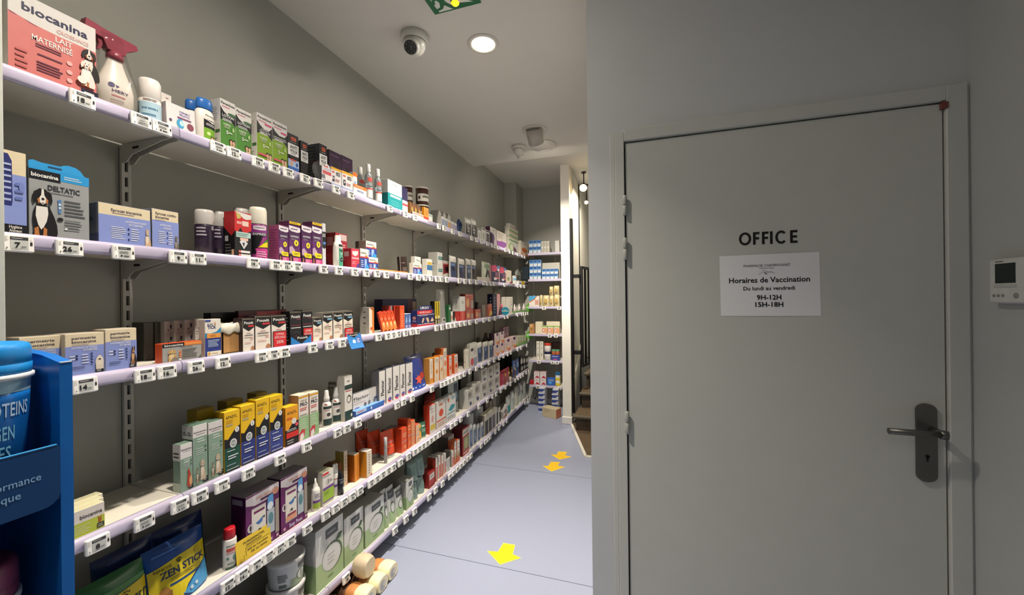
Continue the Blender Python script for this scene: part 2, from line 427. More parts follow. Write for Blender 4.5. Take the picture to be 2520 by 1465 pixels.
# ---------------------------------------------------------------- ceiling fittings
def downlight(x, y, lab, lit=True):
    mb = MB(); mb.lathe([(.088, 0), (.088, -.003), (.083, -.007), (.067, -.007), (.064, -.002)], mat('d2cfc6', .4), 32, capt=False, capb=False)
    o = tag(mb.build('downlight', None, (x, y, CEIL)), lab, 'ceiling light')
    mb = MB(); mb.lathe([(.061, -.003), (.045, -.006), (.001, -.007)], mat('fff3dc', .4, emit=14 if lit else 0), 32, capb=False); mb.build('lamp_lens', o)
downlight(*DOWN[2], 'lit round recessed downlight in the ceiling between camera and exit sign')
downlight(*DOWN[1], 'lit round recessed downlight above the near shelves'); downlight(*DOWN[0], 'lit round recessed downlight behind the viewer')
def ceil_at(u, v, dz=0):
    d = fw * FPX + rt * (u - 1260) - up * (v - 732.5); t = (CEIL - dz - CAM_H) / d.z
    return d.x * t, d.y * t
def dome_camera(x, y, lab, yaw, sc_=1.0, tilt=35):
    CW = mat('d5d4cc', .35)
    mb = MB(); mb.lathe([(.052, 0), (.052, -.018), (.049, -.024), (.044, -.026)], CW, 32, capb=True)
    o = tag(mb.build('security_camera', None, (x, y, CEIL), (0, 0, yaw)), lab, 'camera'); o.scale = (sc_,) * 3
    mb = MB(); n = 12; prof = [(.042 * math.cos(a), -.028 - .048 * math.sin(a)) for a in [math.pi / 2 * i / n for i in range(n)]]
    mb.lathe(prof + [(.002, -.076)], CW, 32, capb=True); e = mb.build('eyeball', o)
    d = Vector((0, -math.cos(R(tilt)), -math.sin(R(tilt)))); c = Vector((0, 0, -.036))
    mb = MB(); mb.rod(c + d * .02, c + d * .050, .0295, CW, 24, .027); mb.build('lens_hood', o)
    mb = MB(); mb.rod(c + d * .03, c + d * .0515, .0235, mat('141519', .15), 24); ln = mb.build('lens', o)
    mb = MB(); mb.rod(c + d * .05, c + d * .0525, .009, mat('2b2f38', .05), 16); mb.build('lens_glass', ln)
    mb = MB()
    u_ = Vector((1, 0, 0)); w_ = d.cross(u_)
    for i in range(8):
        a = 2 * math.pi * i / 8; q = c + (u_ * math.cos(a) + w_ * math.sin(a)) * .0165
        mb.rod(q + d * .051, q + d * .0524, .0028, mat('5b5e66', .3), 8)
    mb.build('infrared_lights', ln)
x, y = ceil_at(1020, 88); dome_camera(x, y, 'white dome security camera with dark lens on the ceiling, nearer one', R(8), 1.42, 40)
x, y = ceil_at(1276, 360); dome_camera(x, y, 'white dome security camera far along the ceiling beside the swivel light', R(165), 1.25, 50)
x, y = ceil_at(1316, 320)
mb = MB(); mb.lathe([(.108, 0), (.108, -.005), (.098, -.009), (.074, -.008)], mat('cfccc4', .4), 32)
o = tag(mb.build('swivel_spotlight', None, (x, y, CEIL)), 'white swivel spotlight hanging from the ceiling, tilted away', 'ceiling light')
mb = MB(); mb.rod((0, -.035, .0), (0, .050, -.095), .070, mat('b9b5ac', .5), 32, .066); mb.build('lamp_body', o)
mb = MB(); mb.rod((0, .0498, -.0948), (0, .0512, -.0963), .056, mat('fff0d4', .4, emit=6), 28); mb.build('lamp_lens', o)
x, y = ceil_at(1337, 356)
mb = MB(); mb.lathe([(.120, 0), (.120, -.010), (.108, -.028), (.07, -.038), (.012, -.041)], mat('dddad2', .4), 36)
tag(mb.build('smoke_detector', None, (x, y, CEIL)), 'flat white smoke detector disc behind the swivel spotlight', 'detector')
# exit sign
GRN = '1f6a45'
ex0, ey1 = ceil_at(1070, 38, .04); ex1, _ = ceil_at(1190, 15, .04); ey0 = ey1 - .135
mb = MB(); mb.box(ex0, ex1, ey0, ey1, CEIL - .038, CEIL - .0005, mat('c8c8c0', .4), .004)
es = tag(mb.build('exit_sign'), 'green and white running man exit sign on the ceiling', 'sign')
ew, eh = ex1 - ex0, ey1 - ey0
def ss(u, v, o): return (ex0 + u, ey1 - v, CEIL - .0382 - o)
mb = MB(); prints(mb, [('r', .01, .01, .99, .99, GRN), ('p', [(.12, .07), (.10, .93), (.50, .93), (.42, .07)], 'e2e6e0'),
    ('p', [(.60, .96), (.52, .62), (.44, .70), (.52, .30), (.86, .16), (.78, .28), (.97, .42), (.90, .70), (.72, .56)], 'e2e6e0')], ew, eh, ss); mb.build('sign_face', es)
mb = MB(); prints(mb, [('e', .29, .80, .045, .08, GRN),
    ('p', [(.20, .66), (.26, .72), (.36, .68), (.44, .58), (.43, .52), (.35, .58), (.36, .44), (.47, .16), (.41, .10), (.30, .34), (.24, .20), (.12, .14), (.11, .22), (.20, .28), (.24, .48)], GRN),
    ('p', [(.24, .70), (.12, .66), (.11, .46), (.15, .46), (.17, .60), (.26, .62)], GRN)], ew, eh, ss, lift=.002); mb.build('running_man', es)
mb = MB(); mb.lathe([(.019, -.002), (.014, -.009), (.002, -.012)], mat('ffae18', .4, emit=2.6), 20, (ex0 + ew * .52, ey1 - eh * .30, CEIL - .038)); mb.build('amber_lamp', es)

# ---------------------------------------------------------------- stair, gate
BRN = mat('5b4c3a', .45, var=.25, scale=30); BRN2 = mat('3d3227', .5, var=.2, scale=30); TRIMW = mat('d9d6ca', .4)
mb = MB(); mb.prism([(-.685, 4.42), (-.43, 3.585), (-.15, 3.57), (.60, 3.57), (.60, 5.2), (-.685, 5.2)], 2, .0004, .006, BRN)
st = struct(mb.build('stair_landing', fix=True))
mb = MB()
for p, q in (((-.70, 4.43), (-.44, 3.575)), ((-.44, 3.575), (-.10, 3.553))):
    d = (Vector(q) - Vector(p)).normalized(); n = Vector((d.y, -d.x)) * .014
    mb.prism([(p[0] + n.x, p[1] + n.y), (q[0] + n.x, q[1] + n.y), (q[0] - n.x, q[1] - n.y), (p[0] - n.x, p[1] - n.y)], 2, .0004, .012, TRIMW)
mb.build('edge_strip', st, fix=True)
for k, (yy, xx) in enumerate(((4.22, -.64), (4.56, -.62), (4.88, -.60), (5.2, -.6))):
    mb = MB(); z1 = .17 * (k + 1); mb.box(xx, .60, yy, yy + (.36 if k < 3 else 1.2), z1 - .035, z1, BRN, .006)
    s_ = struct(mb.build('stair_tread'))
    mb = MB(); mb.box(xx + .02, .60, yy + .03, yy + .05, max(z1 - .17, .006), z1 - .035, BRN2); mb.build('riser', s_)
    mb = MB(); mb.box(xx - .004, .60, yy - .006, yy + .02, z1 - .012, z1 + .004, mat('8d8674', .35, .6)); mb.build('nosing', s_)
mb = MB(); mb.prism([(4.55, .34), (4.55, .46), (5.3, .86), (5.3, .74)], 0, -.698, -.684, TRIMW); struct(mb.build('baseboard_stair', fix=True))
BLK = mat('1c1c1d', .45, .3)
gx = -.684; gate = empty('metal_gate', (gx, 4.5, .12), (0, 0, R(-13)))
tag(gate, 'black metal stair gate with vertical bars on a tall black post', 'gate')
mb = MB(); mb.box(-.014, .014, -.03, .012, .0, 2.26, BLK, .004); mb.build('post', gate)
gy0, gy1 = .10, .72; gz0, gz1 = .52, 1.71
fr = MB()
for y_ in (gy0, gy1): fr.box(.06, .092, y_ - .018, y_ + .018, gz0, gz1, BLK, .003)
fr.box(.061, .091, gy0, gy1, gz1 - .03, gz1, BLK, .003); fr.box(.061, .091, gy0, gy1, gz0, gz0 + .03, BLK, .003); fr.build('gate_frame', gate)
for i in range(4):
    mb = MB(); y_ = gy0 + (gy1 - gy0) * (i + 1) / 5; mb.box(.066, .086, y_ - .010, y_ + .012, gz0 + .03, gz1 - .03, BLK); mb.build('bar', gate)
for z_ in (gz0 + .18, gz1 - .12):
    mb = MB(); mb.box(.0, .075, .005, gy0 - .01, z_ - .02, z_ + .02, BLK); mb.build('bracket', gate)
mb = MB(); mb.box(-.012, .03, -.035, .02, -.045, .0, mat('9a958a', .3, .8), .003); mb.build('foot_plate', gate)
# stair spotlights on drop rods
for (u, v, yy, lab, s) in ((1436, 460, 4.75, 'glowing warm spot lamp hanging high in the stairwell', 1.0), (1443, 497, 5.3, 'small bright spot lamp hanging lower beyond the warm lamp', .55)):
    xx = x_at(u, yy, 2.7); zz = z_at(v, xx, yy); d = Vector((.05, -.86, -.50)).normalized()
    o = empty('spot_lamp', (xx, yy, zz)); tag(o, lab, 'lamp')
    mb = MB(); mb.rod(-d * .07 * s, d * .05 * s, .032 * s, mat('3a3a3a', .4, .5), 20, .05 * s); mb.build('lamp_body', o)
    mb = MB(); mb.rod(d * .0505 * s, d * .056 * s, .043 * s, mat('ffd590', .4, emit=25), 20, .03 * s); mb.build('bulb', o)
    mb = MB(); mb.rod(-d * .05 * s, (0, .04, .07), .007, BLK, 8); mb.rod((0, .04, .07), (0, .04, CEIL2 - zz), .007, BLK, 8); mb.lathe([(.03, CEIL2 - zz - .012), (.03, CEIL2 - zz)], BLK, 16, (0, .04, 0)); mb.build('drop_rod', o)

# ---------------------------------------------------------------- floor arrows
YEL = mat('f2c010', .5, var=.02); YELB = mat('f6dd60', .5)
def arrow(pts, lab):
    P = [floor_at(*p) for p in pts]
    c = Vector((sum(p[0] for p in P) / 7, sum(p[1] for p in P) / 7))
    mb = MB(); mb.prism([(p[0] - c.x, p[1] - c.y) for p in P], 2, .0004, .0012, YELB)
    o = tag(mb.build('floor_arrow', None, (c.x, c.y, 0), fix=True), lab, 'arrow', 'yellow floor arrows')
    mb = MB(); mb.prism([((p[0] - c.x) * .93, (p[1] - c.y) * .93) for p in P], 2, .0012, .0015, YEL); mb.build('yellow_film', o, fix=True)
arrow([(1239, 1337), (1268, 1342), (1262, 1365), (1283, 1374), (1230, 1391), (1199, 1357), (1225, 1359)], 'yellow arrow stuck on the blue floor, largest and nearest')
arrow([(1356, 1137), (1378, 1138), (1373, 1147), (1391, 1150), (1357, 1161), (1335, 1147), (1349, 1148)], 'yellow arrow on the blue floor, middle one of three')
arrow([(1374, 1112), (1396, 1113), (1390, 1121), (1407, 1125), (1377, 1132), (1355, 1119), (1370, 1120)], 'yellow arrow on the blue floor, farthest of three')

# ================================================================ wall shelving
SZ = [None] + [CAM_H + k * WF for k in (.3975, .117, -.139, -.4445, -.700)] + [CAM_H - .972 * WF6]
def wf(s): return WF6 if s == 6 else WF
LEVEL = {1: 'top shelf', 2: 'second shelf', 3: 'third shelf', 4: 'fourth shelf', 5: 'fifth shelf', 6: 'bottom shelf'}
UPY = [.25 + .6 * i for i in range(9)]
SHM = mat('cfcabd', .45, var=.02, scale=30); RAILM = mat('bab3ca', .25, var=.02, coat=.3); UPM = mat('b9b7b0', .4, var=.02)
DARK = mat('1d1c1a', .8)
ub = MB(); uw = .013; top = SZ[1] - .03
ub.box(-.001, .002, -uw, uw, .04, top, DARK)
ub.box(.002, .014, -uw, -.0045, .04, top, UPM); ub.box(.002, .014, .0045, uw, .04, top, UPM)
z = .04
while z < top - .05:
    ub.box(.002, .0135, -.0045, .0045, z, z + .018, UPM); z += .05
um = ub.data('shelf_upright')
for i, y in enumerate(UPY[:-1]):
    o = bpy.data.objects.new('shelf_upright', um); COL.objects.link(o); o.location = (-W + .0015, y, 0)
    tag(o, 'slotted grey shelf upright on the wall, %s from the near end' % ordinal(i + 1), 'upright', 'shelf uprights')
rail_prof = [(0, .0035), (.007, .003), (.0125, -.001), (.0145, -.008), (.0145, -.024), (.012, -.032), (.006, -.034), (.006, -.024), (0, -.022)]
def shelf_meshes(x_back, L, F):
    b = MB(); b.box(x_back, -F - .0005, .0015, L - .0015, -.022, 0, SHM, .0015)
    r = MB(); r.prism([(-F + p, q) for p, q in reversed(rail_prof)], 1, .001, L - .001, RAILM, True)
    k = MB(); xb = -W + .016; P = [(xb, -.085), (xb + .02, -.085), (xb + .05, -.062), (-F - .05, -.036), (-F - .012, -.034), (-F - .012, -.0225), (xb, -.0225)]
    k.prism(P, 1, -.0125, -.0095, UPM); k.prism(P, 1, .0095, .0125, UPM)
    k.box(xb + .055, xb + .085, .0126, .0132, -.045, -.037, DARK); k.box(xb + .055, xb + .085, -.0132, -.0126, -.045, -.037, DARK)
    return b.data('wall_shelf'), r.data('price_rail'), k.data('shelf_bracket')
SM = {False: shelf_meshes(-W + .018, .6, WF), True: shelf_meshes(-W + .018, .6, WF6)}
for lv in range(1, 7):
    for i in range(8):
        y = UPY[i]; bm_, rm_, km_ = SM[lv == 6]
        o = bpy.data.objects.new('wall_shelf', bm_); COL.objects.link(o); o.location = (0, y, SZ[lv])
        tag(o, 'off-white shelf board, %s bay from the near end, %s' % (ordinal(i + 1), LEVEL[lv]), 'shelf', 'wall shelves')
        for nm, me in (('price_rail', rm_), ('shelf_bracket', km_)):
            c = bpy.data.objects.new(nm, me); COL.objects.link(c); c.parent = o
# ================================================================ goods: builders
HT = {}
def spot(s, uL, uR, vT, set=.010, zb=0.0, h=None):
    z = SZ[s] + zb
    if isinstance(set, tuple):       # the height in the frame of the foot tells how far back it stands
        d = fw * FPX + rt * (uL - 1260) - up * (set[0] - 732.5); x = d.x * (z - CAM_H) / d.z; x = min(-wf(s) - .004, max(x, -W + .06))
    else: x = -wf(s) - set
    pass
    y0 = y_at(uL, x, z); y1 = y_at(uR, x, z)
    return x, y0, y1 - y0, z, (h if h is not None else max(.012, z_at(vT, x, y0) - z))
def fsurf(u, v, o): return (o, u, v)
def C(s, uL, uR, vT, label, front, side=None, top=None, pr=(), spr=(), dep=.08, set=.010, on=None, zb=0.0, rz=0, lean=0, tilt=0, name='carton', cat='box', grp=None, h=None, xyz=None, gap=.0012, rough=.38):
    """a folded carton: printed front (faces the aisle), near side, top flap"""
    if on is not None: zb = HT[on] - SZ[s]
    x, y, w, z, h = spot(s, uL, uR, vT, set, zb, h) if xyz is None else xyz
    w = max(.008, w - gap)
    if tilt: w *= .90; z += w * max(0, math.sin(R(-tilt))) + .001
    side = side or front; top = top or side
    mb = MB(); fm, sm, tm = (mat(c, rough=rough, var=.025, scale=90) for c in (front, side, top))
    mb.box(-dep, 0, 0, w, 0, h, fm, .0009, (fm, sm, sm, sm, tm, sm))
    loc = (x, y, z)
    rot = (R(tilt), R(-lean), R(rz))
    o = mb.build(name, None, loc, rot); tag(o, label, cat, grp); HT[o] = z + h
    # tuck flap along the top edge and glue seam on the near side
    fb = MB(); fb.box(-dep + .002, -.0035, .0012, w - .0012, h, h + .0006, tm); fb.box(-dep * .5 - .0003, -dep * .5 + .0003, -.0003, 0, .003, h - .003, sm)
    fb.build('tuck_flap', o)
    if pr:
        pb = MB(); prints(pb, pr, w, h, fsurf); pb.build('front_print', o)
    if spr:
        pb = MB(); prints(pb, spr, dep, h, lambda u, v, q: (-dep + u, -q, v)); pb.build('side_print', o)
    return o
def copyt(o, loc, label, rot=None, grp=None):
    c = o.copy(); COL.objects.link(c); c.location = loc; c['label'] = label; LABELS.setdefault(label, []).append(c)
    if grp: c['group'] = grp
    if rot: c.rotation_euler = rot
    for k in o.children:
        d = k.copy(); COL.objects.link(d); d.parent = c
        for g in k.children:
            e = g.copy(); COL.objects.link(e); e.parent = d
    return c
def rsurf(prof, w, sx=1, sy=1):
    def rad(v):
        for (r0, z0), (r1, z1) in zip(prof, prof[1:]):
            if z0 <= v <= z1 and z1 > z0: return r0 + (r1 - r0) * (v - z0) / (z1 - z0)
        return prof[-1][0] if v > prof[-1][1] else prof[0][0]
    rm = max(r for r, _ in prof)
    def f(u, v, o):
        t = (u - w / 2) / rm; r = rad(v) + o + .0004
        return (r * sx * math.cos(t), r * sy * math.sin(t), v)
    f.curved = True
    return f
def BOT(s, uc, vT, r, label, body, parts=(), pr=(), set=None, zb=0.0, on=None, prof=None, sx=1, sy=1, rz=-25, name='bottle', cat='bottle', grp=None, h=None, trans=0, y=None, n=24, rough=.35, arc=2.6):
    """a round or oval container; prof/parts in fractions (r, z) of radius and height; parts: (name, colour, profile)"""
    if on is not None: zb = HT[on] - SZ[s]
    set = .012 if set is None else set
    z = SZ[s] + zb
    if isinstance(set, tuple): set = -spot(s, uc, uc + 1, 0, set, 0, .1)[0] - wf(s)
    pass
    x = -wf(s) - set - r * sx
    yc = y_at(uc, x + r * sx * .5, z) if y is None else y
    h = h or max(.02, z_at(vT, x, yc) - z)
    P = [(a * r, b * h) for a, b in (prof or [(.9, 0), (1, .02), (1, .97), (.9, 1)])]
    mb = MB(); mb.lathe(P, mat(body, rough=rough, trans=trans, var=.02, coat=.15 if not trans else 0), n, sx=sx, sy=sy)
    o = tag(mb.build(name, None, (x, yc, z), (0, 0, R(rz))), label, cat, grp); HT[o] = z + h
    for nm, c, q in parts:
        q = [(a * r, b * h) for a, b in q]
        pb = MB(); pb.lathe(q, mat(c, rough=.3, var=.02), n, sx=sx, sy=sy); pb.build(nm, o)
    if pr:
        w = arc * r; pb = MB(); prints(pb, pr, w, h, rsurf(P, w, sx, sy)); pb.build('printed_label', o)
    return o
def POUCH(s, uL, uR, vT, label, body, pr=(), th=.05, set=.01, zb=0, rz=0, lean=0, name='pouch', cat='bag', grp=None, back=None, trans=0, seal=.10, h=None, alpha=1.0, xyz=None, rough=.28, crumple=.004):
    x, y, w, z, h = spot(s, uL, uR, vT, set, zb, h) if xyz is None else xyz
    rr = random.Random(int(uL * 7 + vT)); ph = rr.uniform(0, 6)
    def bulge(a, b):
        e = min(1, (1 - b) / seal) ** .6 if b < 1 else 0
        q = (max(0, math.sin(math.pi * min(max(a, 0), 1))) ** .55) * e * (.55 + .45 * max(0, 1 - b) ** .5)
        return th / 2 * q + crumple * math.sin(9 * a + 7 * b + ph) * e * (a * (1 - a)) * 4 * .5
    def f(u, v, o):
        a, b = u / w, v / h
        return (-th / 2 + bulge(a, b) + o, w * (a + .02 * math.sin(5 * b + ph) * (a - .5)), v)
    f.curved = 2
    N, Q = 12, 14
    m = mat(body, rough=rough, trans=trans, alpha=alpha, var=.03, coat=.3)
    mb = MB(); mb.grid([[f(w * i / N, h * j / Q, 0) for i in range(N + 1)] for j in range(Q + 1)], m)
    def g(u, v):
        a, b = u / w, v / h
        return (-th / 2 - bulge(a, b) * .9 - .0004, w * a, v)
    mb.grid([[g(w * (N - i) / N, h * j / Q) for i in range(N + 1)] for j in range(Q + 1)], mat(back or body, rough=rough, trans=trans, alpha=alpha, var=.03, coat=.3))
    o = tag(mb.build(name, None, (x, y, z), (0, R(-lean), R(rz))), label, cat, grp); HT[o] = z + h
    if pr:
        pb = MB(); prints(pb, pr, w, h, f, lift=.0012); pb.build('front_print', o)
    sb = MB(); sb.grid([[(lambda q: (q[0] + .0006, q[1], q[2]))(f(w * i / N, h * (.955 + .03 * j), 0)) for i in range(N + 1)] for j in (0, 1)], mat(body, rough=.5, trans=trans, alpha=alpha)); sb.build('heat_seal', o)
    return o
def TUBE(s, uL, uR, vT, label, body, cap='e9e7e2', pr=(), set=.012, rz=-15, grp=None, name='cream_tube', zb=0):
    x, y, w, z, h = spot(s, uL, uR, vT, set, zb)
    r = w / 2 * .92; ch = h * .16; N = 20
    mb = MB(); rows = []
    for b in [0, .25, .5, .75, .93, 1]:
        ex = 1 - b ** 1.4 if b < .93 else .04; wy = 1 + .12 * b
        rows.append([(max(ex, .05) * r * math.cos(2 * math.pi * i / N), wy * r * math.sin(2 * math.pi * i / N), ch + (h - ch) * b) for i in range(N)])
    mb.grid(rows, mat(body, rough=.3, coat=.2), True, True); mb.poly(rows[-1], mat(body))
    o = tag(mb.build(name, None, (x - r, y + w / 2, z), (0, 0, R(rz))), label, 'tube', grp); HT[o] = z + h
    mb = MB(); mb.lathe([(r * .82, 0), (r * .86, .002), (r * .9, ch), (r * .8, ch)], mat(cap, rough=.35), N); mb.build('cap', o)
    if pr:
        def f(u, v, q):
            b = max(0, (v - ch) / (h - ch)); ex = max(1 - b ** 1.4, .05); t = (u / (2 * r) - .5) * 2.2
            return (ex * r * math.cos(t) + q + .0006, (1 + .12 * b) * r * math.sin(t), v)
        f.curved = 2
        pb = MB(); prints(pb, pr, 2 * r, h, f); pb.build('printed_label', o)
    return o
def dog(x, y, sx, sy, c1, c2, c3, ears=0):
    """a sitting dog in print: haunch, chest, head with ears, blaze and muzzle, front legs"""
    def T(P): return [(x + px * sx, y + py * sy) for px, py in P]
    L = [('p', T([(.10, .0), (.42, .0), (.46, .10), (.44, .26), (.36, .42), (.26, .56), (.20, .64), (-.20, .64), (-.27, .52), (-.30, .34), (-.27, .14), (-.30, .02), (-.05, .02)]), c1),
         ('p', T([(-.19, .62), (.15, .62), (.17, .48), (.12, .32), (.03, .20), (-.05, .14), (-.14, .24), (-.21, .42)]), c2),
         ('p', T([(-.25, .16), (-.13, .20), (-.11, .05), (-.08, .0), (-.27, .0), (-.25, .05)]), c3), ('p', T([(.02, .20), (.13, .16), (.12, .05), (.15, .0), (-.03, .0), (.01, .05)]), c3),
         ('p', T([(-.19, .93), (-.10, .985), (.08, .985), (.18, .93), (.21, .82), (.16, .70), (.05, .63), (-.06, .63), (-.17, .70), (-.21, .82)]), c1)]
    if ears: L += [('p', T([(-.20, .88), (-.19, 1.08), (-.05, .96)]), c1), ('p', T([(.20, .88), (.18, 1.08), (.04, .96)]), c1)]
    else: L += [('p', T([(-.17, .95), (-.27, .90), (-.31, .76), (-.27, .66), (-.19, .72)]), c1), ('p', T([(.17, .95), (.27, .90), (.30, .76), (.26, .66), (.18, .72)]), c1)]
    L += [('p', T([(-.03, .98), (.03, .98), (.05, .84), (-.05, .84)]), c2), ('p', T([(-.10, .80), (-.05, .85), (.05, .85), (.10, .80), (.09, .70), (.0, .655), (-.09, .70)]), c2), ('p', T([(-.17, .76), (-.10, .80), (-.09, .70), (-.13, .67)]), c3), ('p', T([(.17, .76), (.10, .80), (.09, .70), (.13, .67)]), c3),
          ('e', x, y + .775 * sy, .045 * sx, .024 * sy, '1a1616'), ('e', x - .085 * sx, y + .855 * sy, .024 * sx, .014 * sy, '120e0e'), ('e', x + .085 * sx, y + .855 * sy, .024 * sx, .014 * sy, '120e0e'), ('p', T([(-.05, .70), (.05, .70), (.0, .68)]), '8a3c38')]
    return L
def kids(x, y, sx, sy):
    return [('e', x - .2 * sx, y + .68 * sy, .22 * sx, .26 * sy, '2e221c'), ('e', x + .22 * sx, y + .66 * sy, .22 * sx, .26 * sy, '33241c'),
            ('e', x - .18 * sx, y + .55 * sy, .17 * sx, .24 * sy, 'dba98c'), ('e', x + .2 * sx, y + .53 * sy, .17 * sx, .24 * sy, 'e0b094'), ('r', x - .3 * sx, y, x + .32 * sx, y + .3 * sy, 'd9b49c')]
NAVY = '23264f'; CREAM = 'ecdcba'; PERI = '8f9fdd'; WHT = 'e0ddd8'; INK = '1b1b1d'

# ---------------------------------------------------------------- electronic price tags
TAGW, TAGH = .0495, .0405
tb = MB(); tw_ = mat('eceae4', .35, var=.01); tb.box(0, .0115, -TAGW / 2, TAGW / 2, -TAGH, 0, tw_, .0028); TAGM = tb.data('price_tag')
SCRM = {}
def screen_mesh(t):
    if t in SCRM: return SCRM[t]
    mb = MB(); w, h = TAGW, TAGH
    def f(u, v, o): return (.0116 + o, u - w / 2, v - h)
    it = [('r', .24, .14, .80, .86, 'b9bbb6'), ('r', .24, .68, .80, .86, '3a3a3e'), ('b', .28, .73, .76, .82, 1, 'a9aaa8'),
          ('r', .855, .40, .925, .60, '2a2a2c'), ('b', .855, .66, .92, .76, 2, 'b0aeaa'), ('b', .07, .62, .17, .86, 3, 'a5a39e'), ('r', .10, .18, .15, .25, '6d6c68')]
    if t == 'bar': it += [('r', .30 + i * .035, .18, .315 + i * .035, .34, '4a4a4c') for i in range(13)] + [('b', .34, .40, .70, .60, 2, '77787a')]
    elif t == 'buy': it += [('b', .28, .40, .72, .60, 2, '8b8c8c'), ('e', .36, .26, .05, .05, '2c2c2e'), ('b', .45, .18, .76, .32, 1, '3a3a3c')]
    elif t == '': it += [('r', .42, .26, .50, .50, '3b3b3d'), ('r', .53, .26, .62, .50, '3b3b3d'), ('b', .64, .26, .76, .34, 1, '4b4b4d'), ('b', .28, .56, .70, .64, 1, '8b8c8c')]
    else: it += [('t', t, .54, .25, .30, '1f1f22', 'r', None, .03), ('b', .56, .25, .76, .34, 1, '3b3b3d'), ('b', .27, .17, .6, .21, 1, '777778')]
    prints(mb, it, w, h, f); SCRM[t] = mb.data('tag_screen'); return SCRM[t]
TAGS = {
 1: '205:18 349:bar 400:buy 538:buy 577:12 637:19 677:19 711:19 752:22 785: 828: 864: 960: 998: 1022: 1081: 1094: 1115: 1132: 1161: 1173: 1185: 1200: 1212: 1219: 1226: 1244: 1255: 1263: 1275: 1286: 1292:',
 2: '45:7 173:26 305:buy 440:9 489:11 625:19 680:10 707:12 731:13 797:23 835:19 874:12 902: 928: 951: 979: 1010: 1030: 1046: 1061: 1076: 1087: 1100: 1131: 1145: 1158: 1173: 1190: 1199: 1208: 1216: 1242: 1275: 1283: 1291:',
 3: '210:14 358:18 413:16 484:26 550:12 645:16 671: 700:34 771:29 812:12 843:19 932: 955: 967: 981: 998: 1014: 1028: 1075: 1089: 1102: 1112: 1122: 1134: 1145: 1157: 1173: 1191: 1205: 1219: 1243: 1250: 1275: 1285: 1290: 1295: 1300:',
 4: '242:8 357:buy 445:buy 494:10 548:1 613:19 691:18 756:14 832:20 855:15 882:19 931:14 978: 994: 1015: 1064: 1088: 1097: 1106: 1115: 1124: 1133: 1143: 1157: 1173: 1187: 1204: 1217: 1229: 1240: 1250: 1258: 1275: 1283: 1297:',
 5: '563:12 598:14 632:9 660:buy 688:17 716:21 758:24 803:buy 827:11 848:19 868:9 887:14 914: 927: 941: 955: 969: 986: 1006: 1022: 1031: 1040: 1050: 1061: 1071: 1081: 1093: 1112: 1122: 1135: 1153: 1179: 1200: 1213: 1222: 1233: 1245: 1257: 1269: 1276: 1282: 1288: 1296: 1302:',
 6: '853: 893: 973: 1000: 1021: 1057: 1073: 1090: 1108: 1117: 1126: 1135: 1143: 1152: 1160: 1185: 1195: 1201: 1207: 1220: 1229: 1240: 1248: 1293: 1300:'}
for lv, row in TAGS.items():
    last = -9; k = 0
    for e in row.split():
        u, t = e.split(':'); xf = -wf(lv) + .016; zt = SZ[lv] - .003
        y = y_at(float(u), xf + .011, zt - .02)
        if y > 5.06: y = 5.06
        y = max(y, last + TAGW + .001); last = y
        if y > 5.09: continue
        k += 1
        o = bpy.data.objects.new('price_tag', TAGM); COL.objects.link(o); o.location = (xf, y, zt + rnd.uniform(-.0015, .0015)); o.rotation_euler = (R(rnd.uniform(-1, 1)), R(-4 + rnd.uniform(-1.5, 1.5)), 0)
        rd = ' reading ' + t if t.isdigit() else ''
        tag(o, 'white price tag%s, %s from the near end along the %s' % (rd, ordinal(k), LEVEL[lv]), 'price tag', 'electronic price tags')
        c = bpy.data.objects.new('tag_screen', screen_mesh(t)); COL.objects.link(c); c.parent = o
ALB[0] = .76
# ================================================================ TOP SHELF
PINK = 'd67a74'
C(1, 20, 239, -36, 'large pink and white puppy milk powder box at the near end, top shelf', WHT, 'e9e4dc', pr=[
    ('p', [(0, 0), (1, 0), (1, .665), (.55, .66), (.25, .675), (.06, .71), (0, .72)], PINK), ('p', [(0, .72), (.06, .71), (.10, .69), (.02, .70)], '8b3a52'), ('p', [(.16, .69), (.25, .675), (.31, .66), (.22, .67)], '8b3a52'),
    ('t', 'biocanina', .14, .80, .10, NAVY, 'l', .75, .02), ('t', 'CROISSANCE', .90, .70, .05, 'f3c0ba', 'r', .38, .012), ('t', 'LAIT', .70, .575, .07, 'f7e9e4', 'r', .20, .014), ('t', 'MATERNISÉ', .70, .475, .075, 'f7e9e4', 'r', .46, .014),
    ('b', .28, .40, .60, .46, 2, '6b3148'), ('b', .30, .30, .60, .34, 1, '6b3148'), ('b', .29, .10, .60, .24, 4, '6b3148'), ('e', .66, .36, .035, .03, 'f3b5af'), ('e', .66, .24, .035, .03, 'f3b5af'), ('e', .66, .13, .035, .03, 'f3b5af'),
    ('b', .07, .06, .2, .32, 4, 'c96a68')] + dog(.90, .24, .30, .42, '241d1c', 'e8ddd2', '9a5a34') + dog(.86, .13, .24, .36, 'e9e0d4', 'f3ede6', 'b7743f') + [('e', .80, .20, .06, .05, 'f0e8dd'), ('r', .78, .0, 1, .085, '1c1a35'), ('b', .82, .025, .95, .06, 1, 'e9e4dc')], dep=.12, set=.006)
